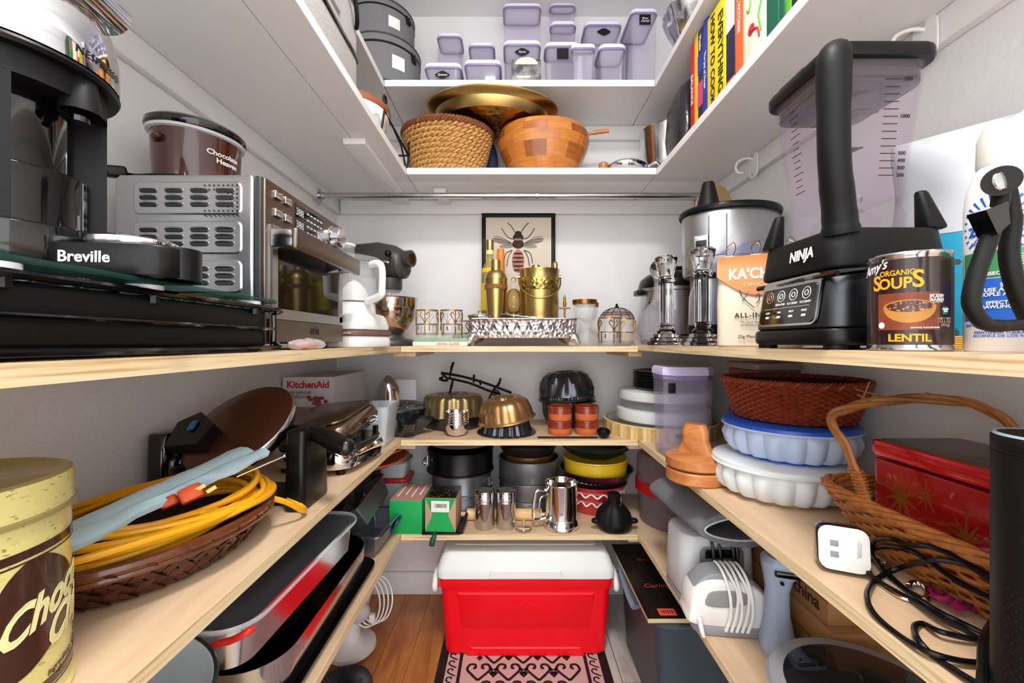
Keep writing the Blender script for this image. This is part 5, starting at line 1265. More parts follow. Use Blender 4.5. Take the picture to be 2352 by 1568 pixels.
# sandwich press
t = thing('panini_press', 'chrome and dark sandwich press with sloping lid beside the waffle maker', 'sandwich press', (-.525, 1.215, zB), R(-8))
MB().shell(0, 0, [(-.03, .008), (0, .018), (.006, .045), (.0, .06), (-.01, .064)], .23, .25, .06).obj('base', 'chrome', t)
for sx in (-1, 1):
    for sy in (-1, 1): MB().cyl((sx*.08, sy*.09, 0), (sx*.08, sy*.09, .012), .012, 12).obj('foot', 'black', t)
MB().rb(0, 0, .064, .215, .24, .01, .05, .002).obj('lower_grill', 'dsteel', t)
k = MB().rb(0, 0, 0, .225, .26, .042, .05, .012, .9, .88).mv((-.01, .012, .098), (R(9), R(-6), 0)).obj('lid', mat('brown_steel', '8c7a6c', .18, .9, var=.05), t)
MB().rb(0, 0, .042, .19, .215, .008, .04, .003).mv((-.01, .012, .098), (R(9), R(-6), 0)).obj('lid_top', mat('brown_steel2', '8c7a6c', .25, .9, var=.05), k)
MB().rb(0, 0, -.012, .205, .235, .013, .04, .002).mv((-.01, .012, .098), (R(9), R(-6), 0)).obj('upper_grill', 'dsteel', t)
b = MB().prism([(.03 * math.cos(a), .012 * math.sin(a)) for a in [i * PI / 14 for i in range(28)]], 0, .003).mv((.107, .03, .124), (R(90), 0, R(90))).obj('oval_badge', 'chrome', t)
MB().prism([(.026 * math.cos(a), .0095 * math.sin(a)) for a in [i * PI / 14 for i in range(28)]], 0, .001).mv((.1103, .03, .124), (R(90), 0, R(90))).obj('badge_face', 'dgrey', b)
txt(b, 'lettering', 'Calphalon', .0098, 'whitepr', (.1115, .03, .1235), (0, 1, 0), shear=.2)
for y in (-.08, .0, .07): MB().box(.1, y, .082, .012, .014, .034).obj('hinge_latch', 'black', t)
# boxes and pans in the corner
t = thing('grinder_box', 'white food grinder carton with red brand lettering in the left back corner', 'box', (-.7, 1.585, zB))
MB().rb(0, 0, 0, .176, .31, .232, .002, .001).obj('carton', mat('carton_white', 'd9d6d6', .5, var=.03), t)
MB().box(.01, -.1556, .075, .15, .0008, .11).obj('photo_panel', mat('carton_photo', 'a98f86', .5, var=.15), t)
txt(t, 'lettering', 'KitchenAid', .033, 'redp', (0, -.1555, .205), bold=.03, sx=.98)
txt(t, 'lettering', 'FOOD GRINDER', .0125, 'dgrey', (-.035, -.1555, .178), bold=.01)
txt(t, 'lettering', 'MEAT GRINDER ATTACHMENT\nfits all household stand mixers', .0065, 'dgrey', (-.032, -.1555, .164))
g = MB()
for k in range(14): g.sph((.03 + .035 * math.cos(k * 2.4) * (k / 14), -.157, .15 + .012 * math.sin(k * 1.7)), .008, 1, .2, .8, 8)
g.obj('mince_print', mat('mince', '9a4a38', .6, var=.2), t)
t = thing('plastic_tub', 'frosted clear plastic tub beside the sandwich press', 'tub', (-.462, 1.455, zB))
MB().shell(0, 0, [(-.012, 0), (-.009, .003), (.004, .135), (.008, .138), (.001, .138), (-.011, .006)], .09, .14, .02).obj('tub', 'frost', t)
t = thing('muffin_pan', 'round dark steel cup pan under the silver scoops', 'pan', (-.47, 1.71, zB))
MB().lathe([(0, .0), (.1, 0), (.108, .012), (.112, .08), (.125, .083), (.125, .087), (.108, .087), (.104, .014), (0, .008)], 40).obj('pan', 'dsteel', t)
pl = MB().lathe([(.02, .088), (.128, .088), (.129, .091), (.02, .091), (.02, .088)], 40).obj('top_plate', 'gsteel', t)
for k in range(6): MB().lathe([(.019, .0915), (.021, .09), (.024, .0925), (.0215, .094), (.019, .0915)], 20, cx=.08 * math.cos(k * PI / 3), cy=.08 * math.sin(k * PI / 3)).obj('cup_rim', 'steels', pl)
t = thing('scoop_set', 'pair of curved silver metal scoops standing on the round cup pan', 'scoop', (-.495, 1.70, zB + .0915))
g = MB()
def sheet(x0, wtop, bulge, yy):
    rows = []
    for i in range(11):
        z = .125 * i / 10; q = i / 10; wd = .046 * (1 - .12 * q) if q < .62 else .046 * (.93 - 2.1 * (q - .62))
        rows.append([(x0 + wd * u, yy - bulge * (1 - u * u), z) for u in (-1, -.6, -.2, .2, .6, 1)])
    back = [[(x, y + .003, z) for x, y, z in r] for r in rows]
    m_ = MB(); m_.loft(rows, (0, 0), False); m_.loft(back, (0, 0), False); return m_
sheet(-.01, .02, .03, 0).obj('front_scoop', 'steels', t)
rows = [[(.03 + .052 * u + .012, .035, .02 + .085 * i / 8) for u in (-1, -.5, 0, .5, 1)] for i in range(9)]
MB().rb(.055, .03, .02, .085, .003, .085, .0014, .001).obj('flat_scoop', 'lgrey', t)
MB().tube([(-.01, -.034, 0.01), (-.01, -.033, .06), (-.01, -.008, .12)], .003, 6, sub=4).obj('seam', 'champ', t)
t = thing('fluted_shell_pan', 'dark fluted tortilla shell pan at the left front of the cake pans', 'pan', (at(928, 1.575), 1.585, zB))
fm = lambda a, r, z: 1 + .32 * math.sin(a * 5 + .9) * min(1, z / .055) 
for dz in (0, .006):
    MB().lathe([(0, 0), (.045, 0), (.05, .003), (.07, .03), (.085, .058), (.083, .058), (.067, .031), (.047, .005), (0, .003)], 96, cz=dz, mod=fm).obj('shell', 'dsteel', t)
# ------------------------------------------------------------------ second shelf, back
t = thing('cake_pan', 'black round cake pan under the gold fluted pan', 'pan', (at(1041, 1.73), 1.745, zB))
MB().lathe([(0, 0), (.105, 0), (.11, .004), (.118, .048), (.122, .05), (.118, .05), (.108, .006), (0, .003)], 48).obj('pan', 'dsteel', t)
t = thing('fluted_pan', 'gold-toned fluted cake pan turned upside down on a black pan', 'pan', (at(1040, 1.73), 1.745, zB + .051))
MB().lathe([(.128, 0), (.13, .002), (.126, .01), (.12, .066), (.112, .078), (.1, .082)], 120, mod=lambda a, r, z: 1 + .022 * math.cos(a * 20)).obj('fluted_wall', 'olive', t)
MB().lathe([(.1, .082), (.06, .084), (.022, .084), (.016, .078), (0, .078)], 40).obj('top', 'olive', t)
for k in range(9): MB().sph((.055 * math.cos(k * 2*PI/9), .055 * math.sin(k * 2*PI/9), .084), .011, 1, 1, .35, 10).obj('embossed_dot', 'olive', t)
# wrought iron stand across the pans
t = thing('iron_stand', 'black wrought-iron scroll plate stand lying across the cake pans', 'stand', (0, 0, 0))
def ip(px, py, Y=1.76): return (at(px, Y), Y, zt(py, Y))
for k, pts in enumerate(([(1013, 856), (1060, 864), (1110, 878), (1175, 902)], [(1030, 868), (1080, 880), (1120, 896), (1150, 905)], [(1015, 858), (1028, 870), (1022, 874), (1010, 870), (1018, 866)])):
    MB().tube([ip(a, b, 1.76 + .012 * (k % 2)) for a, b in pts], .0055, 7, sub=5).obj('bar', 'iron', t)
for pts in ([(1042, 831), (1037, 845), (1033, 867)], [(1040, 873), (1036, 890), (1032, 906)], [(1150, 868), (1145, 882), (1133, 896), (1122, 918)], [(1089, 860), (1088, 878)], [(1102, 872), (1104, 884)]):
    MB().tube([ip(a, b, 1.765) for a, b in pts], [.005, .006, .005, .004], 7, sub=5).obj('scroll_leg', 'iron', t)
g = MB(); c = Vector(ip(1137, 902, 1.762)); g.tube([c + Vector((.018 * (1 - i / 16) * math.cos(i * .8), 0, .014 * (1 - i / 16) * math.sin(i * .8))) for i in range(14)], .003, 6, sub=3); g.obj('scroll_end', 'iron', t)
# steel cups
cx_, cy_ = at(1048, 1.565), 1.572
cup = None
for k in range(5):
    lab = ['lowest of the five nested small steel cups', 'second from the bottom of the nested small steel cups', 'middle one of the five nested small steel cups', 'second from the top of the nested small steel cups', 'topmost of the five nested small steel cups'][k]
    if cup is None:
        cup = one('prep_cup', MB().lathe([(0, 0), (.022, 0), (.034, .008), (.041, .026), (.043, .046), (.0455, .0475), (.0455, .05), (.0415, .049), (.039, .026), (.032, .01), (0, .004)], 36), 'chrome', lab, 'cup', (cx_, cy_, zB), 0, 'nested steel prep cups')
    else:
        c2 = inst(cup, None, (cx_, cy_, zB + k * .0105)); c2['label'] = lab
# champagne bundt pan over a black one
bx_, by_ = at(1163, 1.60), 1.625
t = thing('bundt_pan', 'black fluted bundt pan upside down under the champagne pan', 'pan', (bx_, by_, zB))
MB().lathe([(.112, 0), (.114, .002), (.112, .005), (.098, .006), (.09, .03), (.082, .062), (.07, .075), (.035, .078), (.022, .06), (.02, .02)], 120, mod=lambda a, r, z: 1 + (.03 * math.cos(a * 24) if z > .004 else 0)).obj('fluted_wall', 'dsteel', t)
t = thing('bundt_pan', 'champagne gold bundt pan tilted on top of a black bundt pan', 'pan', (bx_ + .001, by_, zB + .052), 0, None, (R(4), R(-9), 0))
MB().lathe([(.112, 0), (.1145, .002), (.111, .006), (.105, .01), (.1, .035), (.088, .066), (.066, .083), (.042, .083), (.024, .066), (.02, .05), (0, .05)], 144, mod=lambda a, r, z: 1 + (.035 * abs(math.cos(a * 8)) * min(1, z / .03) if z > .008 else 0)).obj('fluted_wall', 'champ', t)
# black bundt stack
sx_, sy_ = at(1303, 1.76), 1.775
t = thing('bundt_pan', 'black bundt pan standing upright, lower of the black stack', 'pan', (sx_, sy_, zB))
MB().lathe([(0, .004), (.07, 0), (.085, .01), (.1, .05), (.108, .1), (.122, .103), (.122, .108), (.104, .108), (.09, .05), (0, .02)], 96, mod=lambda a, r, z: 1 + (.04 * abs(math.sin(a * 9)) if .005 < z < .1 else 0)).obj('fluted_wall', 'dsteel', t)
t = thing('bundt_pan', 'black swirled bundt pan upside down on top of the black stack', 'pan', (sx_, sy_, zB + .109), 0, None, (0, R(-4), 0))
def sw(a, r, z): return 1 + (.06 * math.cos(a * 12 + (z * 60 if math.sin(a * 4) > 0 else -z * 60)) if z > .026 else (.012 * math.cos(a * 60) if .008 < z < .022 else 0))
MB().lathe([(.118, 0), (.122, .003), (.118, .008), (.114, .01), (.114, .02), (.118, .022), (.116, .026), (.112, .045), (.104, .075), (.09, .1), (.068, .115), (.045, .118), (.025, .105), (.018, .09), (0, .09)], 192, mod=sw).obj('swirled_wall', 'dsteel', t)
# terracotta ramekins
def ramekin(label, loc):
    t = thing('ramekin', label, 'ramekin', loc, 0, 'terracotta ramekins')
    MB().lathe([(0, 0), (.042, 0), (.044, .003), (.046, .026)], 36).obj('bare_clay', 'terra', t)
    MB().lathe([(.046, .026), (.0465, .048), (.0485, .05), (.048, .054), (.044, .054), (.042, .01), (0, .006)], 36).obj('glaze', 'glaze', t)
    return t
X1, X2 = at(1287, 1.585), at(1350, 1.585)
ra = ramekin('brown glazed terracotta ramekin, lower one of the left stack', (X1, 1.6, zB))
dup(ra, 'brown glazed terracotta ramekin, upper one of the left stack', (X1 + .001, 1.6, zB + .0545))
dup(ra, 'brown glazed terracotta ramekin, lower one of the right stack', (X2, 1.605, zB))
dup(ra, 'brown glazed terracotta ramekin, upper one of the right stack', (X2 - .001, 1.605, zB + .0545))
t = thing('measuring_spoon', 'black measuring spoon lying along the shelf edge before the ramekins', 'spoon', (at(1310, 1.525), 1.525, zB))
MB().rb(-.01, 0, .001, .22, .011, .005, .004, .001).obj('handle', 'blackm', t)
MB().lathe([(0, 0), (.012, .002), (.022, .014), (.025, .026), (.0225, .026), (.019, .014), (0, .006)], 24).mv((.122, .012, .002), (R(25), 0, 0)).obj('spoon_bowl', 'blackm', t)
# bamboo tray with carriers
tx_, ty_ = .588, 1.665
t = thing('bamboo_tray', 'round slatted bamboo tray with slot handle in the right corner', 'tray', (tx_, ty_, zB))
M['bam'] = [mat('bamboo_%d' % k, c, .4, var=.1, vsc=60) for k, c in enumerate(('d8b878', 'c7a058', 'e3cc95', '9a7436'))]
rT = .215
MB().lathe([(0, 0), (rT - .006, 0), (rT - .006, .01), (0, .01)], 64).obj('bottom', 'pine', t)
for k in range(90):
    a0, a1 = 2 * PI * k / 90, 2 * PI * (k + 1) / 90 - .003
    if math.sin((a0 + a1) / 2) > .5: continue
    g = MB(); g.prism([(r_ * math.cos(a), r_ * math.sin(a)) for r_, a in ((rT - .006, a0), (rT + .004, a0), (rT + .004, a1), (rT - .006, a1))], 0, .046)
    g.obj('bamboo_slat', M['bam'][(k * 5 + k // 3) % 4], t, smooth=0)
MB().lathe([(rT - .007, .044), (rT + .004, .044), (rT + .0045, .048), (rT - .007, .048), (rT - .007, .044)], 64).obj('rim', M['bam'][2], t)
a = math.atan2(-ty_, -tx_) + .38
MB().prism(rr(.06, .016, .008, 4), 0, .003).mv(((rT + .003) * math.cos(a), (rT + .003) * math.sin(a), .024), (R(90), 0, a + PI / 2)).obj('slot_handle', 'gblack', t)
def carrier(label, z, r, h, lid=True):
    t = thing('food_carrier', label, 'container', (tx_ + .008, ty_ - .01, z), 0, 'white round food carriers')
    MB().lathe([(0, 0), (r - .02, 0), (r - .012, .004), (r - .008, h * .45)], 48).obj('clear_base', 'glass', t)
    MB().lathe([(r - .008, h * .45), (r, h * .5), (r + .002, h * .58), (r, h * .95), (r - .012, h), (0, h)], 48).obj('lid', mat('carrier_white', 'dfe5e6', .35, var=.02), t)
    return t
ca = carrier('white-lidded round food carrier, lower one on the bamboo tray', zB + .011, .176, .085)
carrier('white-lidded round food carrier, upper one on the bamboo tray', zB + .097, .17, .07)
rack = None
for k in range(7):
    lab = ['bottom', 'second', 'third', 'fourth', 'fifth', 'sixth', 'top'][k] + ' dark round pan in the stack above the white carriers'
    if rack is None: rack = one('pizza_pan', MB().lathe([(0, 0), (.125, 0), (.132, .006), (.135, .009), (.131, .009), (.123, .003), (0, .002)], 48), 'dsteel', lab, 'pan', (tx_ + .03, ty_ - .01, zB + .1675), 0, 'stacked dark round pans')
    else: c2 = inst(rack, None, (tx_ + .03, ty_ - .01, zB + .1675 + k * .0105)); c2['label'] = lab
# canister
t = thing('storage_canister', 'tall clear canister with lavender lid on the right shelf corner', 'canister', (.537, 1.318, zB))
def oct_(s, z, c=.03): h = s / 2; return [(x, y, z) for x, y in ((h, -h + c), (h, h - c), (h - c, h), (-h + c, h), (-h, h - c), (-h, -h + c), (-h + c, -h), (h - c, -h))]
MB().loft([oct_(.138, 0), oct_(.142, .004), oct_(.15, .24), oct_(.145, .24), oct_(.136, .008)], (1, 1)).obj('body', clear('canister_clear', 'd3d0e8', .12, .05, 'fdfcff'), t)
MB().loft([oct_(.148, .236), oct_(.153, .24), oct_(.153, .248), oct_(.148, .25)]).obj('gasket', 'lavband', t)
MB().loft([oct_(.15, .249), oct_(.157, .252), oct_(.157, .268), oct_(.148, .277)]).obj('lid', mat('lav_lid2', 'c9c6e6', .35, var=.02), t)
MB().rb(-.06, -.076, .2, .022, .003, .03, .003, .001).obj('black_label', 'blackm', t)
# tortilla press
t = thing('tortilla_press', 'round wooden tortilla press with upright handle on the right shelf edge', 'press', (.472, 1.07, zB))
MB().lathe([(0, 0), (.068, 0), (.072, .004), (.072, .028), (.068, .032), (0, .032)], 48).obj('lower_disc', 'oak', t)
MB().lathe([(0, .036), (.069, .036), (.073, .04), (.073, .06), (.06, .068), (0, .07)], 48).obj('upper_disc', 'oak', t)
MB().rb(.062, .045, .005, .03, .05, .058, .008, .003).obj('hinge_block', 'oak', t)
MB().cyl((.076, .03, .034), (.082, .06, .034), .004, 10).obj('hinge_pin', 'steels', t)
MB().loft([[(x, y - .0, z) for x, y in rr(wd, th, .012, 4)] for z, wd, th in ((.066, .034, .1), (.085, .028, .075), (.105, .03, .062), (.128, .034, .062), (.143, .026, .05))]).mv((0.0, 0, 0), (0, 0, R(48))).obj('handle', 'oak', t)
# ------------------------------------------------------------------ second shelf, right
M['milk'] = mat('milky_plastic', 'dfe6ea', .4, var=.02); M['bmilk'] = mat('bluish_milky', 'b9cbe8', .4, var=.02); M['bluelid'] = mat('blue_lid', '2558c8', .3, var=.03)
def mould(label, loc, r, bodym, lidm, basem, grp='ribbed jelly moulds'):
    t = thing('jelly_mould', label, 'mould', loc, 0, grp)
    MB().lathe([(0, 0), (r*.7, 0), (r*.72, .006), (0, .006)], 40).obj('base_seal', basem, t)
    MB().lathe([(r*.6, .006), (r*.78, .008), (r*.86, .02), (r*.91, .045), (r*.93, .066), (r*.93, .068), (0, .068)], 160, mod=lambda a, q, z: 1 + (.1 * abs(math.sin(a * 10)) * (1 - max(0, (z - .045) / .025)) if .007 < z < .067 else 0)).obj('ribbed_body', bodym, t)
    MB().lathe([(r*.93, .066), (r*1.0, .068), (r*1.01, .0705), (r*1.0, .073), (0, .073)], 56).obj('flange', bodym, t)
    MB().lathe([(r*.99, .073), (r*.985, .08), (r*.95, .083), (0, .083)], 56).obj('lid', lidm, t)
    return t
mould('milky white ribbed mould with white lid under the blue-lidded one', (.628, .985, zB), .142, 'milk', 'milk', mat('cream_seal', 'd8c48a', .4))
mould('bluish ribbed mould with bright blue lid on top of the white one', (.662, 1.0, zB + .0835), .142, 'bmilk', 'bluelid', 'bluelid')
t = thing('wicker_basket', 'round reddish-brown wicker basket on top of the blue-lidded mould', 'basket', (.684, 1.02, zB + .167))
rw = lambda a, q: ((.122 + .028 * q) * math.cos(a), (.122 + .028 * q) * math.sin(a))
MB().lathe([(0, .002), (.118, .002), (.144, .088), (.14, .088), (.114, .006), (0, .006)], 40).obj('inner_wall', mat('red_inner', '2c0f08', .7), t)
g = MB(); weave(g, rw, .004, .088, 15, .0035, .0032, 140, 70); g.obj('woven_strands', 'wicker_red', t)['kind'] = 'stuff'
g = MB(); ringtube(g, lambda a: rw(a, 1.0), .093, .006, 200, 5, 34, 3); g.obj('braided_rim', 'wicker_red', t)['kind'] = 'stuff'
t = thing('plastic_box', 'pinkish brown translucent box behind the wicker basket at the wall', 'box', (.772, 1.285, zB))
MB().rb(0, 0, 0, .14, .16, .27, .02, .004).obj('box', clear('pink_box', '9a7670', .6, .2, 'c9aaa4'), t)
MB().rb(0, 0, .27, .146, .166, .022, .02, .005).obj('lid', clear('pink_lid', 'b89790', .8, .25, 'c9aaa4'), t)
# rectangular wicker hamper basket
bx0, bx1, by0, by1, bh = .553, .815, .29, .775, .1
cx_, cy_ = (bx0 + bx1) / 2, (by0 + by1) / 2
t = thing('handled_basket', 'rectangular tan wicker basket with tall bent handle holding the red tin', 'basket', (cx_, cy_, zB))
def rect(a, q):
    hx, hy = (bx1 - bx0) / 2 - .05 * (1 - q), (by1 - by0) / 2 - .03 * (1 - q)
    c, s_ = math.cos(a), math.sin(a); k = (abs(c / hx) ** 6 + abs(s_ / hy) ** 6) ** (-1 / 6)
    return (k * c, k * s_)
def rectn(q, n=200):                                         # even steps along the outline
    P = [rect(2 * PI * i / 720, q) for i in range(720)]; L = [0]
    for i in range(720): L.append(L[-1] + math.dist(P[i], P[(i + 1) % 720]))
    out = []; j = 0
    for k in range(n):
        d = L[-1] * k / n
        while L[j + 1] < d: j += 1
        out.append(P[j % 720])
    return out
g = MB()
for i in range(11):
    q = (i + .5) / 11; P = rectn(q, 260); z = .006 + .086 * q; pts = []
    for j, (x, y) in enumerate(P):
        l = math.hypot(x, y); k = 1 + .0045 / l * math.sin(j * PI / 5 + PI * (i % 2)); pts.append((x * k, y * k, z))
    g.tube(pts, .0031, 6, True, 1)
g.obj('woven_strands', 'wicker_tan', t)['kind'] = 'stuff'
g = MB(); P = rectn(.5, 52)
for (x, y), (x2, y2) in zip(rectn(0, 52), rectn(1, 52)): g.cyl((x, y, .002), (x2, y2, bh - .004), .0022, 6)
g.obj('stakes', 'wicker_tan', t)['kind'] = 'stuff'
g = MB()
for s_ in range(4):
    pts = []
    for j, (x, y) in enumerate(rectn(1.05, 160)):
        ph = j * .42 + s_ * PI / 2; l = math.hypot(x, y); k = 1 + .0055 * math.cos(ph) / l; pts.append((x * k, y * k, bh + .0055 * math.sin(ph)))
    g.tube(pts, .0045, 6, True, 1)
g.obj('twisted_rim', 'wicker_tan', t)['kind'] = 'stuff'
g = MB()
for s_ in range(2):
    pts = []
    for j, (x, y) in enumerate(rectn(-.1, 130)):
        ph = j * .8 + s_ * PI; l = math.hypot(x, y); k = 1 + .006 * math.cos(ph) / l; pts.append((x * k, y * k, .009 + .005 * math.sin(ph)))
    g.tube(pts, .006, 6, True, 1)
g.obj('foot_braid', 'wicker_tan', t)['kind'] = 'stuff'
MB().prism(rectn(.0, 60), .004, .008).obj('bottom', 'wicker_tan', t)
def hp(x, y, z): return (x - cx_, y - cy_, z - zB)
H = [(.556, .652, E - .255), (.556, .69, E - .18), (.552, .72, E - .135), (.585, .722, E - .115), (.65, .712, E - .1), (.73, .70, E - .098), (.785, .69, E - .112), (.81, .67, E - .15), (.812, .655, E - .255)]
hg = MB()
for s_ in range(3):
    P = catmull([hp(*h) for h in H], 10); pts = []
    for j, p in enumerate(P):
        ph = j * .22 + s_ * 2 * PI / 3; pts.append(p + Vector((0, .0045 * math.cos(ph), .0045 * math.sin(ph))))
    hg.tube(pts, .0048, 6, False, 1)
hd = hg.obj('handle', mat('vine_handle', '9a6534', .5, var=.35, vsc=18), t)
g = MB(); p0, p1 = Vector(hp(.556, .656, E - .245)), Vector(hp(.556, .675, E - .205)); g.tube([p0 + (p1 - p0) * i / 60 + Vector((.0085 * math.cos(i * .9), .0085 * math.sin(i * .9), 0)) for i in range(61)], .0022, 5, sub=1); g.obj('binding', 'wicker_tan', hd)
for a_, b_ in (((.60, .72, E - .112), (.625, .728, E - .07)), ((.62, .715, E - .105), (.585, .705, E - .09)), ((.655, .71, E - .1), (.61, .74, E - .085)), ((.67, .71, E - .098), (.70, .70, E - .086))):
    MB().cyl(hp(*a_), hp(*b_), .002, 6, .0012).obj('twig', mat('twig', '8a6a42', .6), hd)
# red star tin
t = thing('star_tin', 'red metal tin with gold starbursts standing in the tan wicker basket', 'tin', (.684, .528, zB + .012))
M['tinred'] = mat('tin_red', 'b01616', .22, .35, var=.08, coat=.5); M['starg'] = mat('star_gold', 'a05a22', .3, .5, var=.2)
tw, td, th = .150, .36, .178
MB().rb(0, 0, 0, tw, td, th - .03, .014, .003).obj('body', 'tinred', t)
lid = MB().rb(0, 0, th - .026, tw + .006, td + .006, .026, .016, .005).obj('lid', mat('lid_red', 'd01a22', .2, .35, var=.05, coat=.5), t)
MB().rb(0, 0, th - .0015, tw - .012, td - .012, .003, .012, .001).obj('lid_top', mat('lid_grey_top', '5b5650', .3, .4), lid)
def star(name, y, z, r1, r2, par, mt='starg', k=10):
    g = MB(); pts = []
    for i in range(2 * k):
        q = (r1 if i % 2 == 0 else r2) * (1 if i % 4 else 1.25); a = PI / 2 + i * PI / k
        pts.append((-tw/2 - .0008, y - q * .8 * math.cos(a), z + q * math.sin(a)))
    g.loft([pts, [(p[0] + .0006, p[1], p[2]) for p in pts]]); g.obj(name, mt, par)
for y, z, a, b in ((.125, .1, .038, .011), (.085, .115, .022, .006), (.03, .075, .036, .011), (-.035, .095, .055, .017), (-.12, .06, .045, .014), (-.15, .11, .025, .008)): star('starburst', y, z, a, b, t)
# charger
t = thing('usb_charger', 'white square wall charger with two ports propped against the basket', 'charger', (.517, .662, zB), R(-24), None)
g = MB().rb(0, 0, 0, .066, .066, .028, .014, .003).mv((0, -.003, .0345), (R(82), 0, 0)); bd = g.obj('body', 'gblack', t)
MB().rb(0, 0, .028, .064, .064, .002, .014, .0008).mv((0, -.003, .0345), (R(82), 0, 0)).obj('face', 'wplas', bd)
for z in (.007, -.009): MB().rb(-.012, z, .0299, .011, .009, .0006, .001, .0002).mv((0, -.003, .0345), (R(82), 0, 0)).obj('usb_port', 'mgrey', bd)
txt(bd, 'lettering', 'Model A24  Input 100-240V\nOutput 5V 2.4A  Made in China', .0034, 'lgrey', (.018, -.0345, .0345), (0, .14, -1), (1, 0, 0))
# black cable
t = thing('black_cable', 'tangled black power cable lying in loops on the right shelf', 'cable', (0, 0, 0))
def lean(px, py, z):                                         # on the shelf, or leaning on the basket's sloping wall
    p = onz(px, py, z)
    X = .592
    if p.x <= X: return p
    for _ in range(6):
        Y = X * F / (px - 1176.0); zz = max(z, zt(py, Y)); X = .592 - .5 * (zz - zB)
    return Vector((X, Y, zz))
def cb(L, r=.0034, dz=0): return [lean(a, b, zB + r + .0004 + dz * ((i % 3) * .5)) for i, (a, b) in enumerate(L)]
# one long lead with several loops
MB().tube(cb([(2300, 1525), (2210, 1518), (2130, 1495), (2060, 1455), (2005, 1405), (1992, 1360), (2020, 1325), (2080, 1300), (2150, 1286), (2215, 1296), (2265, 1320), (2300, 1345), (2335, 1375)], dz=.006), .0034, 8, sub=6).obj('cable_loop', 'black', t)
MB().tube(cb([(2300, 1500), (2230, 1455), (2150, 1410), (2080, 1370), (2020, 1335), (1988, 1305), (1992, 1270), (2030, 1255), (2085, 1262), (2130, 1285), (2170, 1315), (2225, 1348), (2290, 1380), (2330, 1400)], .0034, .008), .0034, 8, sub=6).obj('cable_loop', 'black', t)
MB().tube(cb([(2310, 1480), (2230, 1440), (2150, 1400), (2075, 1350), (2030, 1310), (2003, 1270), (2010, 1240), (2050, 1238), (2085, 1250), (2140, 1256), (2200, 1282), (2265, 1325), (2320, 1365)], .0034, .01), .0034, 8, sub=6).obj('cable_loop', 'black', t)
MB().tube(cb([(2310, 1470), (2240, 1468), (2160, 1450), (2120, 1432), (2100, 1440), (2110, 1470), (2150, 1510), (2220, 1555), (2300, 1600)], .0034, .006), .0034, 8, sub=6).obj('cable_loop', 'black', t)
MB().tube([onz(2255, 1600, zB + .008), onz(2258, 1540, zB + .02), onz(2262, 1470, zB + .03), onz(2285, 1425, zB + .02)], .0048, 8, sub=6).obj('plug_lead', 'black', t)
# key ring with ribbon
t = thing('key_ring', 'chrome carabiner key ring with magenta ribbon between the cable loops', 'key ring', (0, 0, 0))
MB().tube([onz(a, b, zB + .004) for a, b in ((1992, 1292), (2015, 1285), (2045, 1320), (2085, 1355), (2120, 1372), (2128, 1378), (2080, 1375), (2035, 1350), (2000, 1318))], .0028, 8, True, 5).obj('carabiner', 'chrome', t)
MB().tube([onz(a, b, zB + .006) for a, b in ((2088, 1345), (2100, 1337), (2122, 1345), (2132, 1362), (2122, 1378))], .0038, 8, sub=5).obj('split_hook', 'chrome', t)
MB().tube([onz(a, b, zB + .005) for a, b in ((2022, 1300), (2030, 1290), (2043, 1298), (2034, 1308))], .003, 8, True, 5).obj('ring', 'chrome', t)
RIB = mat('magenta_ribbon', 'a01f56', .5, var=.2)
for k, L in enumerate(([(2135, 1350), (2160, 1372), (2195, 1385), (2235, 1398)], [(2140, 1368), (2175, 1385), (2210, 1400), (2250, 1392)])):
    P = catmull([onz(a, b, zB + .006 + .004 * (i % 2) + k * .003) for i, (a, b) in enumerate(L)], 6)
    g = MB(); g.loft([[p + Vector((.007 * math.cos(i * .8), .004, .006 * math.sin(i * .8) + .004)), p - Vector((.007 * math.cos(i * .8), .004, .006 * math.sin(i * .8) - .004)), p - Vector((.007 * math.cos(i * .8), .0035, .006 * math.sin(i * .8) - .0045))] for i, p in enumerate(P)]); g.obj('ribbon', RIB, t)
# smart speaker
t = thing('smart_speaker', 'black cylindrical speaker with perforated lower half at the right edge', 'speaker', (.507, .388, zB))
rsp, hsp = .041, .266
MB().lathe([(0, 0), (rsp - .002, 0), (rsp, .002), (rsp, hsp - .018)], 56).obj('body', 'blackm', t)
MB().lathe([(rsp, hsp - .0175), (rsp - .0004, hsp - .0165), (rsp, hsp - .0155), (rsp, hsp - .004), (rsp - .001, hsp - .002)], 56).obj('volume_ring', 'blackm', t)
MB().lathe([(rsp - .001, hsp - .002), (rsp - .002, hsp), (rsp - .004, hsp), (rsp - .004, hsp - .001)], 56).obj('light_ring', mat('pale_ring', '9fb6c9', .3), t)
MB().lathe([(rsp - .004, hsp - .0008), (0, hsp - .0008)], 56).obj('top', 'blackm', t)
g = MB(); hole = []
for i in range(26):
    for j in range(40):
        a = 2 * PI * (j + .5 * (i % 2)) / 40; z = .01 + i * .0045
        u = Vector((math.cos(a), math.sin(a), 0)); tg = Vector((-u.y, u.x, 0)); c = u * (rsp + .0002); c.z = z
        if u.y > .3: continue
        g.add([c + tg * (.0014 * math.cos(k * PI / 3)) + Vector((0, 0, .0014 * math.sin(k * PI / 3))) for k in range(6)], [(0, 1, 2, 3, 4, 5)])
g.obj('speaker_holes', mat('hole_black', '020202', .9, var=0), t)['kind'] = 'stuff'
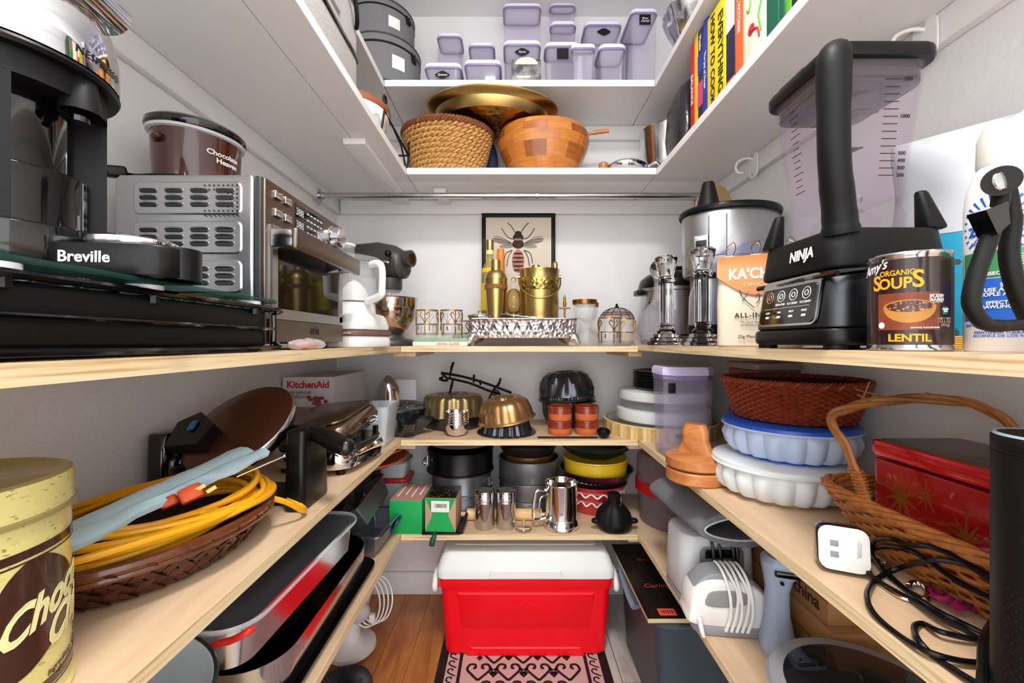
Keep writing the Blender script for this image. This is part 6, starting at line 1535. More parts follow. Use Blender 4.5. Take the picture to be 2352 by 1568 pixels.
# ------------------------------------------------------------------ lowest shelf, left
def pan_shell(m, sx, sy, h, r, th=.002, flare=.01):
    return m.shell(0, 0, [(-flare - .006, 0), (-flare, .004), (0, h), (-th, h), (-flare - th, .006), (-flare - .01, .004)], sx, sy, r, 8)
t = thing('baking_tray', 'black baking tray under the large steel roasting pan', 'tray', (-.59, 1.02, zC))
pan_shell(MB(), .345, .58, .018, .05).obj('tray', 'black', t)
t = thing('roasting_pan', 'large rectangular polished steel roasting pan with dark inside', 'pan', (-.592, 1.02, zC + .007))
MB().shell(0, 0, [(-.012, 0), (-.006, .003), (0, .087), (.003, .09)], .322, .545, .085, 8, (1, 0)).obj('outer_wall', 'steels', t)
MB().shell(0, 0, [(.003, .09), (-.003, .089), (-.009, .006), (-.02, .004)], .322, .545, .085, 8, (0, 1)).obj('dark_inside', 'gblack', t)
t = thing('oval_roaster', 'black oval roaster nested inside the steel roasting pan', 'pan', (-.60, 1.0, zC + .05), R(3))
MB().lathe([(0, 0), (.75, 0), (.8, .004), (.97, .09), (1.0, .093), (.96, .093), (.78, .008), (0, .005)], 64, sx=.135, sy=.215).obj('roaster', 'black', t)
ring = lambda a: (.135 * math.cos(a), .215 * math.sin(a))
g = MB(); ringtube(g, ring, .0935, .003, 64, 6); g.obj('steel_rim', 'steels', t)
zd = zC + .1435
t = thing('lidded_pan', 'rectangular steel baking pan with clear plastic lid on top of the roasters', 'pan', (-.562, .915, zd), R(-3), None, (0, 0, R(-3)))
MB().shell(0, 0, [(-.014, 0), (-.01, .003), (-.002, .075), (-.004, .075), (-.012, .005), (-.02, .004)], .265, .455, .05, 8).obj('steel_pan', 'steels', t)
MB().shell(0, 0, [(-.0045, .0745), (-.0135, .0075), (-.022, .0065)], .265, .455, .05, 8, (0, 1)).obj('dark_inside', mat('steel_dark_reflection', '47525c', .35, .5), t)  # added inner shell, its colour stands in for the dark shelf reflected in steel
M['cleard'] = clear('clear_lid', 'dfe8f2', .06, .08, 'fafcfe')
MB().shell(0, 0, [(.006, .07), (.008, .074), (.008, .08), (.002, .082), (-.008, .083), (-.02, .094), (-.03, .096)], .27, .46, .055, 8, (0, 1)).obj('clear_lid', 'cleard', t)
MB().shell(0, 0, [(.0082, .0735), (.0098, .0765), (.0098, .0795), (.0082, .0825), (.006, .08)], .27, .46, .055, 8, (0, 0)).obj('lid_rim', 'frost', t)
def wl(px, py, Y): return (at(px, Y) + .562, Y - .915, zt(py, Y) - zd)
MB().tube([wl(505, 1485, .672), wl(520, 1473, .668), wl(555, 1464, .668), wl(590, 1446, .67), wl(606, 1434, .68)], .0055, 10, sub=6).obj('red_grip', mat('red_silicone', 'd4281e', .3), t)
t = thing('enamel_bowl', 'large pale blue-white bowl with dark rim at the lower left', 'bowl', (-.575, .525, zC + .05), 0, None, (R(-4), R(10), 0))
MB().lathe([(0, 0), (.06, 0), (.075, .006), (.11, .06), (.132, .15), (.135, .19), (.133, .191), (.129, .188), (.126, .15), (.104, .062), (.07, .012), (0, .008)], 56).obj('bowl', mat('pale_enamel', 'd6e5ee', .15, var=.03, coat=.5), t)
MB().lathe([(.1335, .189), (.1365, .1905), (.1335, .1935), (.13, .1905), (.1335, .189)], 56).obj('steel_rim', 'dsteel', t)
one('trivet_stand', MB().lathe([(.07, 0), (.08, 0), (.062, .052), (.052, .048), (.07, 0)], 32), 'dgrey', 'dark ring stand holding up the pale enamel bowl', 'stand', (-.575, .525, zC))
def loaf(label, loc, rot):
    t = thing('loaf_pan', label, 'pan', loc, 0, 'grey loaf pans', rot)
    MB().shell(0, 0, [(-.02, 0), (-.016, .003), (0, .07), (.006, .071), (.006, .073), (-.003, .073), (-.018, .005)], .115, .235, .012, 3).obj('pan', 'gsteel', t)
    MB().shell(0, 0, [(.006, .0705), (.009, .072), (.006, .0745)], .115, .235, .012, 3, (0, 0)).obj('rolled_rim', 'steels', t)
loaf('grey metal loaf pan standing on the shelf behind the roasters', (-.475, 1.44, zC), (0, 0, R(-4)))
loaf('grey metal loaf pan tipped over on the other loaf pan', (-.50, 1.465, zC + .088), (R(10), R(-32), R(-8)))
t = thing('food_tub', 'clear food tub with red lid in the left back corner', 'tub', (-.49, 1.75, zC))
MB().shell(0, 0, [(-.01, 0), (0, .12), (-.003, .12), (-.012, .004)], .13, .13, .03).obj('tub', 'frost', t)
MB().rb(0, 0, .12, .14, .14, .016, .03, .004).obj('lid', mat('red_lid', 'c02a24', .35), t)
t = thing('food_tub', 'clear food tub with grey lid on top of the red-lidded tub', 'tub', (-.49, 1.75, zC + .137))
MB().shell(0, 0, [(-.01, 0), (0, .06), (-.003, .06), (-.012, .004)], .12, .12, .03).obj('tub', 'frost', t)
MB().rb(0, 0, .06, .13, .13, .01, .03, .003).obj('lid', 'mgrey', t)
def plate(label, z, ry):
    one('terracotta_plate', MB().lathe([(0, 0), (.1, 0), (.11, .004), (.148, .02), (.15, .025), (.146, .026), (.108, .01), (0, .006)], 48), 'terra', label, 'plate', (-.548, 1.60, z), 0, 'terracotta plates', (0, R(ry), 0))
plate('terracotta plate leaning on the tubs, lower of two', zC + .222, -3)
plate('terracotta plate leaning on the tubs, upper of two', zC + .255, -6)
t = thing('plate_prop', 'dark grey storage box standing under the terracotta plates', 'box', (-.66, 1.60, zC))
MB().rb(0, 0, 0, .2, .24, .2, .015, .004).obj('body', 'dgrey', t); MB().rb(0, 0, .2, .205, .245, .014, .015, .004).obj('lid', 'black', t)
one('storage_cover', MB().shell(0, 0, [(-.006, 0), (0, .003), (0, .008), (-.008, .011), (-.02, .011)], .085, .13, .02), mat('navy_plastic', '1d3470', .35), 'dark blue plastic lid leaning beside the loaf pan', 'lid', (-.415, 1.53, zC + .03), 0, None, (R(8), R(-58), R(-10)))
# ------------------------------------------------------------------ lowest shelf, back
GREEN = mat('carton_green', '12a552', .5, var=.04); KR = mat('carton_kraft', 'c19a80', .7, var=.05); STAR = flecked('night_print', '16120f', 'c8b08a', 160, .30, .36)
t = thing('gift_box', 'green fronted carton with rose striped top on the lowest back shelf', 'box', (-.381, 1.588, zC), R(-2))
MB().rb(0, 0, 0, .118, .17, .12, .001, .0006).obj('carton', GREEN, t)
MB().box(0, 0, .1206, .117, .169, .001).obj('rose_top', mat('rose_top', 'c69280', .7), t)
for k in range(4): MB().rb(-.04 + k * .026, .005 + .02 * (k % 2), .1212, .006, .11, .0006, .002, .0001).obj('white_stripe', 'whitepr', t)
t = thing('gift_box', 'green and kraft carton with barcode label beside the green carton', 'box', (-.256, 1.566, zC + .006), R(-3))
MB().rb(0, 0, 0, .112, .12, .122, .001, .0006).obj('carton', KR, t)
MB().box(0, 0, .1226, .111, .119, .001).obj('dark_top', STAR, t)
for up_, zz in ((1, (.002, .061)), (-1, (.121, .061))):
    g = MB(); y = -.0606
    g.loft([[(-.055, y, zz[0]), (.055, y, zz[0]), (.028, y, zz[1]), (-.028, y, zz[1])], [(-.055, y - .0006, zz[0]), (.055, y - .0006, zz[0]), (.028, y - .0006, zz[1]), (-.028, y - .0006, zz[1])]]); g.obj('green_flap', GREEN, t)
lb = MB().box(.0, -.0618, .092, .066, .0008, .04).obj('barcode_label', 'paper', t)
g = MB(); rnd = random.Random(2); x = -.02
while x < .02:
    wd = rnd.choice((.0008, .0014, .0022)); g.box(x + wd/2, -.0624, .095, wd, .0004, .014); x += wd + rnd.choice((.001, .0016))
g.obj('bars', 'blackpr', lb)
t = thing('slicer', 'black and chrome hand slicer with dark green handle under the barcode box', 'slicer', (-.235, 1.60, zC))
MB().rb(-.02, 0, 0, .14, .21, .0055, .004, .001).obj('frame', 'black', t)
MB().tube([(.052, -.1, .008), (.058, -.04, .02), (.062, .03, .03), (.06, .07, .028)], .009, 8, sub=5, sx=.8).obj('chrome_arm', 'dsteel', t)
MB().tube([(-.042, -.095, .004), (-.043, -.112, -.002), (-.047, -.118, -.014), (-.05, -.118, -.03)], [.006, .008, .011, .011], 10, sub=5).obj('green_handle', mat('dark_green', '1e4a34', .3), t)
def spring(label, loc, r, h, mt, rim=True, clip=True, grp=None):
    t = thing('springform_pan', label, 'pan', loc, 0, grp)
    MB().lathe([(0, .002), (r, 0), (r + .004, .002), (r + .004, .007), (r, .009), (r - .001, .012), (r - .001, h - .006), (r + .003, h - .003), (r + .002, h), (r - .003, h), (r - .004, .012), (0, .008)], 56).obj('pan', mt, t)
    if clip:
        a = R(200) if clip == 1 else R(-20); u = Vector((math.cos(a), math.sin(a), 0))
        c = MB().cyl(u * (r + .002) + Vector((0, 0, h * .3)), u * (r + .002) + Vector((0, 0, h * .75)), .006, 10).obj('clasp', 'steels', t)
        MB().tube([u * (r + .006) + Vector((0, 0, h * .35)), u * (r + .018) + Vector((0, -.02, h * .5)), u * (r + .006) + Vector((0, 0, h * .7))], .003, 6, sub=4).obj('clasp_wire', 'chrome', c)
    return t
sx_, sy_ = at(1058, 1.74), 1.757
spring('grey springform pan, bottom of the left stack', (sx_ + .002, sy_, zC), .122, .078, 'gsteel', grp='springform pans in the left stack')
spring('grey springform pan, middle of the left stack', (sx_ + .002, sy_, zC + .079), .124, .08, 'gsteel', clip=2, grp='springform pans in the left stack')
spring('black springform pan, top of the left stack', (sx_ - .002, sy_, zC + .16), .137, .09, 'black', grp='springform pans in the left stack')
one('cake_pan', MB().lathe([(0, 0), (.11, 0), (.13, .02), (.132, .022), (.127, .022), (0, .006)], 48), 'gblack', 'shallow black pan lying in the black springform', 'pan', (sx_, sy_, zC + .2505))
mx_, my_ = at(1215, 1.72), 1.745
def rpan(label, z, r, h, mt='gsteel'):
    one('round_pan', MB().lathe([(0, 0), (r - .004, 0), (r - .001, .004), (r, h - .004), (r + .004, h - .002), (r + .003, h), (r - .003, h), (r - .004, .005), (0, .003)], 56), mt, label, 'pan', (mx_, my_, z), 0, 'round pans in the middle stack')
rpan('grey round cake pan, bottom of the middle stack', zC, .118, .062)
rpan('grey round cake pan, second from the bottom of the middle stack', zC + .063, .122, .068)
rpan('grey round cake pan, third from the bottom of the middle stack', zC + .132, .125, .085)
rpan('brown round pan nested in the grey pans of the middle stack', zC + .19, .105, .045, mat('brown_pan', '7a5530', .35, .7))
one('tart_pan', MB().lathe([(0, 0), (.1, 0), (.12, .03), (.124, .032), (.119, .032), (.098, .004), (0, .003)], 160, mod=lambda a, r, z: 1 + .02 * math.cos(a * 40)), 'dsteel', 'dark fluted tart pan on top of the middle stack', 'pan', (mx_ - .004, my_, zC + .236), 0, 'round pans in the middle stack')
rx_, ry_ = at(1368, 1.72), 1.745
t = thing('mixing_bowl', 'red ceramic bowl with white wavy lines at the bottom of the right stack', 'bowl', (rx_, ry_, zC))
MB().lathe([(0, 0), (.085, 0), (.092, .006), (.13, .115), (.134, .118), (.128, .118), (.086, .012), (0, .008)], 56).obj('bowl', mat('red_ceramic', 'd61e26', .2, var=.03, coat=.6), t)
for z in (.05, .088):
    r_ = .092 + .038 * (z - .006) / .109 + .0008
    MB().tube([((r_ + .035 * .008 * math.sin(a * 16) * 1) * math.cos(a), (r_ + .035 * .008 * math.sin(a * 16)) * math.sin(a), z + .008 * math.sin(a * 16)) for a in [i * 2 * PI / 192 for i in range(192)]], .0032, 5, True, 1).obj('wavy_line', 'whitepr', t)
one('baking_dish', MB().lathe([(0, 0), (.115, 0), (.12, .005), (.15, .05), (.155, .053), (.148, .053), (.115, .01), (0, .008)], 160, mod=lambda a, r, z: 1 + (.012 * math.cos(a * 44) if .004 < z < .05 else 0)), mat('navy_ceramic', '131a2c', .25, var=.05, coat=.5), 'dark navy fluted dish between the yellow and the red bowl', 'dish', (rx_ + .006, ry_, zC + .1185), 0, None)
one('souffle_dish', MB().lathe([(0, 0), (.122, 0), (.127, .004), (.132, .078), (.137, .082), (.135, .087), (.127, .086), (.12, .01), (0, .008)], 56), mat('yellow_ceramic', 'f3cc2e', .25, var=.03, coat=.5), 'yellow ceramic dish in the right stack of bowls', 'dish', (rx_ + .003, ry_, zC + .131))
one('glass_bowl', MB().lathe([(0, 0), (.08, 0), (.12, .02), (.142, .042), (.138, .043), (.115, .024), (.07, .006), (0, .005)], 56), clear('dark_green_glass', '2c3a2c', .5, .05, '8a9a86'), 'dark greenish glass bowl on top of the yellow dish', 'bowl', (rx_ + .003, ry_, zC + .219))
def shaker(label, loc, rz):
    t = thing('steel_shaker', label, 'shaker', loc, rz, 'steel shakers')
    MB().lathe([(0, 0), (.034, 0), (.036, .003), (.0365, .095), (.0375, .098), (.0365, .101), (.036, .103)], 36).obj('body', 'steels', t)
    MB().lathe([(.036, .103), (.0372, .104), (.037, .134), (.034, .139), (.03, .141)], 36).obj('cap', 'steels', t)
    MB().lathe([(.03, .1405), (.028, .1395), (0, .1395)], 36).obj('mesh_top', 'mesh', t)
    return t
sh = shaker('brushed steel shaker with mesh top beside the barcode box', (at(1113, 1.55), 1.56, zC), 0)
dup(sh, 'brushed steel shaker with mesh top, right one of the pair', (at(1162, 1.55), 1.562, zC))
t = thing('glass_stopper', 'small cut glass stopper lying on the shelf edge', 'stopper', (at(1203, 1.53), 1.535, zC))
MB().lathe([(0, 0), (.022, .001), (.03, .008), (.022, .014), (0, .016)], 12).obj('cut_disc', 'crystal', t); MB().cyl((0, 0, .014), (.0, .004, .034), .008, 10, .006).obj('plug', 'crystal', t)
t = thing('rolling_pin', 'light wooden rolling pin lying behind the steel shakers', 'rolling pin', (at(1150, 1.62), 1.6225, zC + .022))
MB().cyl((-.13, 0, 0), (.16, 0, 0), .0215, 24).obj('roller', 'pine', t)
for s_ in (-1, 1): MB().cyl((.015 + s_ * .145, 0, 0), (.015 + s_ * .195, 0, 0), .008, 12, .011).obj('handle', 'pine', t)
t = thing('flour_sifter', 'polished steel flour sifter mug with handle on the lowest back shelf', 'sifter', (at(1290, 1.56), 1.568, zC))
MB().lathe([(0, .006), (.056, .004), (.062, 0), (.066, .004), (.066, .018), (.06, .03), (.059, .04), (.0605, .16), (.0625, .164), (.061, .167), (.0585, .163), (.057, .04), (0, .03)], 44).obj('cup', 'chrome', t)
MB().tube([(-.058, -.012, .14), (-.09, -.02, .142), (-.1, -.022, .125), (-.108, -.024, .06), (-.1, -.022, .034), (-.06, -.014, .038)], .006, 8, sub=5, sx=1.3).obj('handle', 'chrome', t)
MB().tube([(-.062, -.012, .12), (-.08, -.018, .11), (-.084, -.018, .06), (-.066, -.014, .05)], .003, 6, sub=5).obj('squeeze_lever', 'steels', t)
t = thing('garlic_baker', 'black cast iron garlic-shaped baker with wire ring at the shelf corner', 'baker', (at(1412, 1.535), 1.548, zC))
gm = lambda a, r, z: 1 + (.07 * abs(math.sin(a * 3)) if z > .03 else 0)
MB().lathe([(0, 0), (.045, 0), (.06, .01), (.067, .028), (.066, .034), (0, .034)], 60).obj('dish', 'blackm', t)
MB().lathe([(.064, .034), (.064, .04), (.056, .066), (.038, .088), (.023, .098), (.021, .118), (.024, .128), (.018, .133), (0, .134)], 96, mod=gm).obj('lid', 'blackm', t)
for s_ in (-1, 1): MB().sph((s_ * .07, -.012, .034), .015, 1.1, .9, .7).obj('ear_handle', 'blackm', t)
MB().tube([(.02 * math.cos(a), -.026 - .006 * math.sin(a), .104 + .018 * math.sin(a)) for a in [PI + i * PI / 8 for i in range(9)]], .0015, 6, sub=3).obj('wire_ring', 'chrome', t)
# ------------------------------------------------------------------ lowest shelf, right
t = thing('cake_carrier', 'clear round tub with broad red band in the right back corner', 'tub', (.622, 1.62, zC))
M['pinkc'] = clear('pale_tub', 'b8a8ac', .3, .1, 'd8ccd0')
MB().lathe([(0, 0), (.115, 0), (.12, .004), (.13, .12), (.128, .12), (0, .006)], 44).obj('lower_tub', 'pinkc', t)
MB().lathe([(.13, .118), (.137, .12), (.137, .158), (.133, .162), (0, .162)], 44).obj('red_band', mat('band_red', 'b51520', .35), t)
MB().lathe([(.131, .162), (.134, .165), (.13, .25), (.12, .262), (0, .264)], 44).obj('upper_tub', 'pinkc', t)
t = thing('toaster', 'white toaster-shaped appliance with grey cord in its front recess', 'appliance', (.548, 1.165, zC))
MB().rb(0, 0, .012, .2, .15, .17, .035, .014, .96, .9).obj('housing', mat('grey_white', 'c9ced0', .4, var=.02), t)
MB().rb(0, 0, 0, .196, .146, .014, .03, .003).obj('base', 'mgrey', t)
rc_ = MB().loft([[(p, -.077, .105 + q) for p, q in rr(.115, .1, .015, 4)], [(p, -.0785, .105 + q) for p, q in rr(.11, .096, .014, 4)]]).obj('recess', mat('recess_grey', '6f7270', .5), t)
MB().rb(0, -.08, .13, .09, .004, .022, .003, .001).obj('slot', 'gblack', rc_)
for x in (-.03, -.012, .022, .032): MB().tube([(x, -.083, .06), (x + .004, -.087, .11), (x + .003, -.085, .155), (x + .006, -.06, .19)], .0038, 6, sub=4).obj('cord', 'dgrey', t)
for k in range(5): MB().box(-.085, -.074, .03 + k * .006, .02, .004, .0025).obj('vent', 'dgrey', t)
t = thing('felt_mat', 'rolled thick grey felt mat lying on the white toaster-shaped appliance', 'mat', (.548, 1.175, zC + .184), R(4))
n = 40; el = lambda a, b, y: [(a * math.cos(i * 2*PI/n), y, .05 + b * math.sin(i * 2*PI/n) * (1 + .25 * math.cos(i * 2*PI/n))) for i in range(n)]
MB().loft([el(.085, .026, .14), el(.085, .026, -.15), el(.09, .030, -.152), el(.105, .047, -.15), el(.108, .05, -.14), el(.108, .05, .14), el(.085, .026, .142)], (0, 0)).obj('felt', mat('grey_felt', '6d7076', .95, var=.12, vsc=200, bump=.5, bsc=400), t)
MB().tube(el(.088, .029, -.1525), .0022, 6, True, 1).obj('pale_edge', 'lgrey', t)
# hand mixer
t = thing('hand_mixer', 'white electric hand mixer wrapped in its white cord', 'mixer', (.522, 1.015, zC), R(-6))
side = [(-.085, .0), (-.098, .03), (-.09, .075), (-.06, .104), (.0, .108), (.045, .1), (.08, .075), (.105, .045), (.105, .012), (.09, 0)]
hole_ = [(-.058, .05), (-.06, .07), (-.045, .085), (.01, .088), (.035, .078), (.03, .06), (.0, .05)]
def slab(pts, y0, y1, e=.012):
    c = Vector((sum(p[0] for p in pts) / len(pts), sum(p[1] for p in pts) / len(pts)))
    q = [tuple(p_) [:2] for p_ in catmull([(a, b, 0) for a, b in pts], 4, True)]
    f = lambda k, y: [(c.x + (a - c.x) * k, y, c.y + (b - c.y) * k) for a, b in q]
    return MB().loft([f(.88, y0), f(.96, y0 + e * .3), f(1, y0 + e), f(1, y1 - e), f(.96, y1 - e * .3), f(.88, y1)])
slab(side, -.04, .04).mv((0, 0, .022)).obj('body', 'wplas', t)
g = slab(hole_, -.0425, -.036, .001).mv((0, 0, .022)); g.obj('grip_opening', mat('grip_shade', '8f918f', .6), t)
slab([(-.085, .09), (-.05, .118), (.0, .122), (.05, .108), (.04, .102), (-.03, .108), (-.07, .098)], -.03, .03, .006).mv((0, 0, .02)).obj('grey_top', 'mgrey', t)
MB().rb(.005, 0, 0, .185, .082, .026, .03, .006).obj('grey_base', 'mgrey', t)
cd = None
for k in range(5):
    x = -.01 + k * .012
    MB().tube([(x - .008, -.046, .02), (x, -.052, .06), (x - .002 + .006 * (k % 2), -.05, .11), (x - .01, -.03, .147), (x - .01, .02, .147), (x, .048, .1), (x, .048, .02), (x - .004, .0, .003 + .004), (x - .008, -.046, .02)], .0036, 7, sub=4).obj('wrapped_cord', 'wplas', t)
MB().tube([(-.078, -.046, .045), (-.074, -.05, .02), (-.07, -.05, -.0 + .006)], [.006, .0055, .0045], 8, sub=4).obj('cord_relief', 'wplas', t)
# garment steamer
t = thing('steamer', 'blue-grey handheld appliance with tall curved neck beside the hand mixer', 'appliance', (at(1790, .93) + .0, .935, zC), R(-18))
M['steamb'] = mat('steel_blue_plastic', '9aabc4', .35, var=.04)
MB().loft([[(cx + p, q, z) for p, q in rr(a, b, min(a, b) * .4, 5)] for z, a, b, cx in ((0, .07, .07, 0), (.02, .075, .072, 0), (.05, .06, .06, 0), (.09, .048, .05, -.002), (.14, .046, .048, -.002), (.168, .058, .052, .0), (.188, .085, .062, .01), (.205, .102, .066, .018), (.216, .088, .055, .02))]).obj('body', 'steamb', t)
MB().rb(.01, -.034, .183, .05, .01, .012, .005, .002).obj('slot', 'gblack', t)
MB().cyl((.045, -.03, .188), (.05, -.037, .188), .008, 14).obj('nozzle', 'black', t)
MB().cyl((.0, -.03, .168), (.0, -.0335, .168), .004, 10).obj('button', 'black', t)
# skillet with glass lid
t = thing('electric_skillet', 'round black skillet with dark glass lid at the lower right', 'skillet', (.602, .69, zC))
MB().lathe([(0, 0), (.11, 0), (.12, .006), (.14, .075), (.15, .08), (.15, .085), (.0, .085)], 48).obj('pan', 'black', t)
MB().lathe([(.151, .086), (.155, .091), (.15, .098), (.128, .1), (.128, .086)], 48).obj('grey_rim', 'mgrey', t)
MB().lathe([(.13, .0995), (.11, .106), (.07, .113), (0, .117)], 48).obj('glass_lid', clear('lid_glass', '2a2d33', .5, .04, '6c7078'), t)
MB().lathe([(.012, .116), (.012, .126), (.022, .131), (.02, .138), (0, .14)], 20).obj('knob', 'black', t)
MB().rb(-.158, 0, .035, .05, .035, .022, .008, .004).obj('side_handle', 'blackm', t)
# cardboard boxes
t = thing('cardboard_box', 'brown cardboard box with dark china lettering behind the steamer', 'box', (.75, 1.02, zC + .1))
MB().rb(0, 0, 0, .18, .3, .1, .001, .0006).obj('carton', 'card', t); MB().box(-.0905, .0, .05, .0006, .3, .006).obj('tape_seam', mat('tape', '8a6238', .5), t)
txt(t, 'lettering', 'china', .04, mat('brown_ink', '3a2414', .8), (-.0909, -.085, .03), (0, -1, 0), (0, 0, 1), bold=.02)
t = thing('cardboard_box', 'wide brown cardboard box under the china box', 'box', (.748, 1.035, zC))
MB().rb(0, 0, 0, .19, .38, .099, .001, .0006).obj('carton', 'card', t); MB().box(-.0955, 0, .05, .0006, .38, .008).obj('tape_seam', mat('tape2', '8a6238', .5), t)
one('white_lead', MB().tube([(.0, .0, .006), (.03, -.04, .008), (.07, -.08, .007), (.11, -.09, .006)], .005, 8, sub=5), 'wplas', 'white cable lying behind the handheld appliance', 'cable', (.60, 1.07, zC))
# ------------------------------------------------------------------ floor
# cooler
ccx, cyf = .05, 1.505
t = thing('cooler', 'red picnic cooler with white lid on the floor under the lowest shelf', 'cooler', (ccx, cyf + .185, .004))
def cring(sx, sy, z, r=.03): return [(p, q, z) for p, q in rr(sx, sy, r, 6)]
MB().loft([cring(.575, .33, 0), cring(.59, .345, .008), cring(.6, .355, .1), cring(.618, .362, .235), cring(.62, .364, .245), cring(.64, .37, .25), cring(.642, .37, .28), cring(.63, .36, .282)]).obj('tub', 'red', t)
yf = -.1785
g = MB(); P = [(-.2, .155), (.2, .155), (.215, .225), (-.215, .225)]
fy = lambda z: -(.345 + (.362 - .345) * (z - .008) / .227) / 2
g.loft([[(x, fy(z) - .0003, z) for x, z in ((-.235, .098), (.235, .098), (.25, .232), (-.25, .232))], [(x, fy(z) - .006, z) for x, z in ((-.222, .108), (.222, .108), (.238, .228), (-.238, .228))]]); g.obj('front_panel', 'red', t)
g = MB(); g.loft([[(x, fy(z) - .0003, z) for x, z in ((-.215, .0), (.215, .0), (.2, .03), (-.2, .03))], [(x, fy(z) - .004, z) for x, z in ((-.215, .0), (.215, .0), (.195, .026), (-.195, .026))]]); g.obj('kick_recess', 'red', t)
txt(t, 'lettering', 'IGLOO', .042, 'red', (0, fy(.19) - .0062, .19), (1, 0, 0), (0, -.075, 1), bold=.02, ext=.0012, sp=1.1)
ld = MB().loft([cring(.636, .366, .282), cring(.648, .375, .284), cring(.648, .375, .312), cring(.64, .368, .32), cring(.62, .345, .352), cring(.6, .325, .368), cring(.585, .31, .372)]).obj('lid', mat('cooler_lid', 'e6eae9', .4, var=.015), t)
MB().shell(0, 0.01, [(0, .371), (-.004, .3745), (-.012, .3745)], .54, .25, .02).obj('lid_panel', 'wplas', ld)
g = MB(); g.loft([[(x, -.188, z) for x, z in ((-.135, .29), (.135, .29), (.125, .318), (-.125, .318))], [(x, -.192, z) for x, z in ((-.132, .29), (.132, .29), (.123, .314), (-.123, .314))]]); g.obj('finger_grip', 'wplas', ld)
for s_ in (-1, 1):
    MB().tube([(s_*.322, .05, .3), (s_*.33, .0, .285), (s_*.333, -.12, .275), (s_*.334, -.16, .24), (s_*.333, -.12, .225), (s_*.326, .05, .23)], .011, 10, sub=5).obj('swing_handle', 'wplas', t)
# rug
rx0, rx1, ryn, ryf = -.262, .342, .35, 1.86
t = thing('rug', 'black and pale pink patterned vinyl runner under the red cooler', 'rug', ((rx0+rx1)/2, (ryn+ryf)/2, 0))
rw_, rl_ = rx1 - rx0, ryf - ryn
MB().box(0, 0, .0012, rw_, rl_, .0024).obj('mat', mat('runner_black', '1c1718', .5), t)
def flat(m, pts, z): m.add([(x, y, z) for x, y in pts], [tuple(range(len(pts)))])
def ribbon(m, pts, wd, z):
    P = catmull([(a, b, 0) for a, b in pts], 5); L = []; Rr = []
    for i, p in enumerate(P):
        d = (P[min(i+1, len(P)-1)] - P[max(i-1, 0)]).normalized(); n_ = Vector((-d.y, d.x, 0)) * wd / 2
        L.append(p + n_); Rr.append(p - n_)
    m.loft([[(a.x, a.y, z), (b.x, b.y, z)] for a, b in zip(L, Rr)], (0, 0), False)
PNK = mat('runner_pink', 'c9aaa6', .6, var=.04); M['rugb'] = M['blackm']
z1, z2 = .0026, .0029
MB().box(0, 0, .0025, rw_ - .17, rl_ - .17, .0002).obj('pink_field', PNK, t)
g = MB()
for s_ in (-1, 1):
    MB().box(s_ * (rw_/2 - .052), 0, .0025, .042, rl_ - .04, .0002).obj('pink_border', PNK, t)
    y = -rl_/2 + .03
    while y < rl_/2 - .03:
        x0 = s_ * (rw_/2 - .052)
        ribbon(g, [(x0 + .015, y), (x0 + .002, y + .006), (x0 - .012, y + .016), (x0 - .01, y + .028), (x0 + .002, y + .03), (x0 + .004, y + .022)], .006, z2); y += .036
CW = .104; nx = 4; x0 = -CW * 2 + CW / 2
row = 0; y = -rl_/2 + .12
while y < rl_/2 - .1:
    off = 0 if row % 2 == 0 else CW / 2
    for i in range(-2, 3):
        cx = i * CW + off
        if abs(cx) > rw_/2 - .125: continue
        for s_ in (-1, 1):
            ribbon(g, [(cx, y - .04), (cx + s_*.026, y - .012), (cx + s_*.04, y + .008), (cx + s_*.032, y + .028), (cx + s_*.014, y + .028), (cx + s_*.012, y + .014), (cx + s_*.02, y + .012)], .0095, z2)
        for k in range(4):
            a = k * PI / 2 + PI / 4; ox, oy = cx + CW / 2, y
            if abs(ox) < rw_/2 - .11: ribbon(g, [(ox + .003 * math.cos(a), oy + .003 * math.sin(a)), (ox + .018 * math.cos(a), oy + .018 * math.sin(a))], .011, z2)
        flat(g, [(cx, y + .046), (cx + .012, y + .04 + .02), (cx, y + .074), (cx - .012, y + .06)], z2)
    y += .075; row += 1
g.obj('scroll_print', 'blackpr', t)['kind'] = 'stuff'
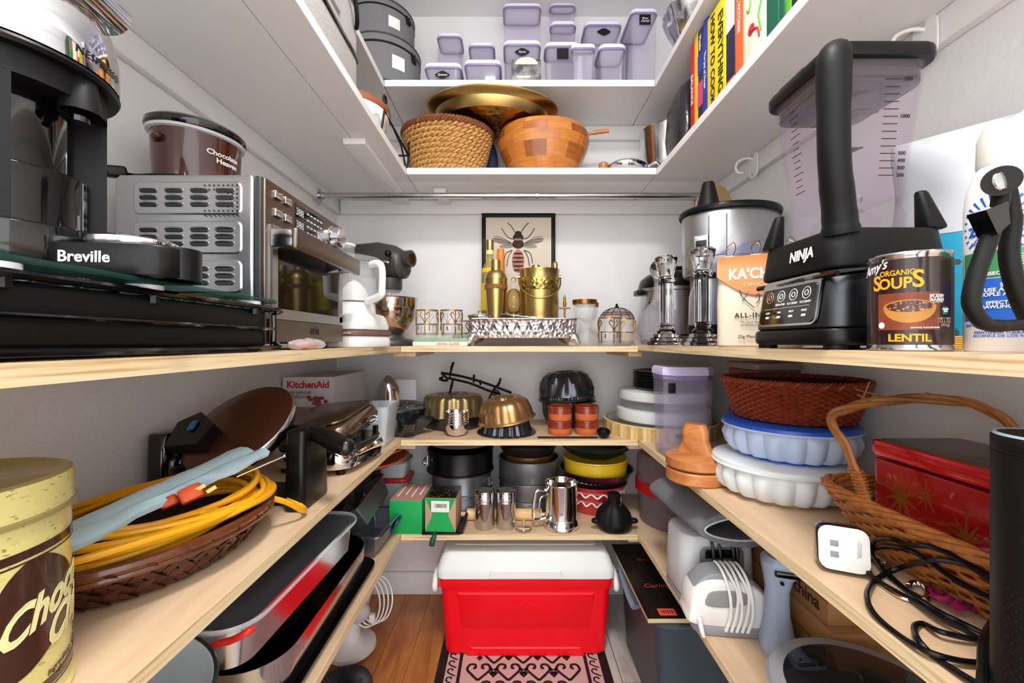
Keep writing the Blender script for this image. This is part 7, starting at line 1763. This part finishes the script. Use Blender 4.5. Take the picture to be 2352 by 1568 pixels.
# bin and flat black box
t = thing('storage_bin', 'dark blue-grey storage bin on the floor under the right shelf', 'bin', (.562, 1.395, .002))
MB().shell(0, 0, [(-.03, 0), (-.026, .004), (-.004, .32), (.004, .33), (.004, .338), (-.006, .34)], .31, .43, .04).obj('bin', mat('slate_plastic', '3a4650', .45, var=.05), t)
MB().tube([(-.15, .16, .332), (-.162, .1, .318), (-.166, .0, .296), (-.162, -.05, .285)], .009, 8, sub=5, sx=1.8).obj('carry_strap', mat('slate_strap', '6f7f8f', .5), t)
t = thing('flat_box', 'flat black carton with orange price sticker lying on the bin', 'box', (.535, 1.40, .344))
MB().rb(0, 0, 0, .296, .43, .014, .001, .0006).obj('tray', mat('tan_edge', 'c9b48c', .7), t)
MB().box(0, 0, .0145, .298, .432, .002).obj('black_top', mat('black_card', '0f0e0d', .3), t)
st = MB().box(-.085, -.19, .016, .05, .03, .0008).obj('price_sticker', mat('orange_sticker', 'e8573e', .5), t)
for k in range(6): MB().box(-.1 + k * .006, -.19, .0168, .003 if k % 2 else .002, .016, .0004).obj('bar', 'blackpr', st)
txt(t, 'lettering', 'Curling', .03, mat('rose_ink', 'b0524a', .5), (-.07, -.06, .0158), (1, 0, 0), (0, 1, 0), shear=.3)
txt(t, 'lettering', 'Collection', .018, mat('rose_ink2', '8a3a34', .5), (-.05, .1, .0158), (1, 0, 0), (0, 1, 0), shear=.3)
# white appliance and hose under the left shelf
t = thing('desk_fan', 'white plastic appliance with coiled white cord under the left shelf', 'appliance', (-.60, 1.55, .002))
MB().lathe([(0, 0), (.085, 0), (.092, .008), (.09, .02), (.05, .035), (.035, .05), (.035, .12), (.06, .14), (.075, .2), (.06, .25), (0, .26)], 36).obj('body', 'wplas', t)
MB().sph((.04, -.05, .17), .05, 1, .6, .8).obj('front_cowl', 'lgrey', t)
g = MB()
for k in range(4): g.tube([(.075 + .012 * k + .05 * math.cos(a), -.05 + .01 * k, .2 + .085 * math.sin(a)) for a in [i * PI / 8 for i in range(16)]], .003, 6, True, 2)
g.obj('coiled_cord', 'wplas', t)
MB().rb(.1, -.06, .14, .02, .02, .03, .005, .003).obj('plug', 'wplas', t)
t = thing('vacuum_hose', 'black ribbed vacuum hose on the floor under the left shelf', 'hose', (-.58, 1.40, .03))
g = MB()
P = catmull([(-.1, -.14, 0), (-.02, -.03, 0), (.05, -.005, 0), (.1, -.05, 0), (.1, -.16, 0), (.04, -.3, 0)], 22)
g.tube(P, [.024, .029] * (len(P) // 2), 12, False, 1); g.obj('ribbed_tube', 'dgrey', t)
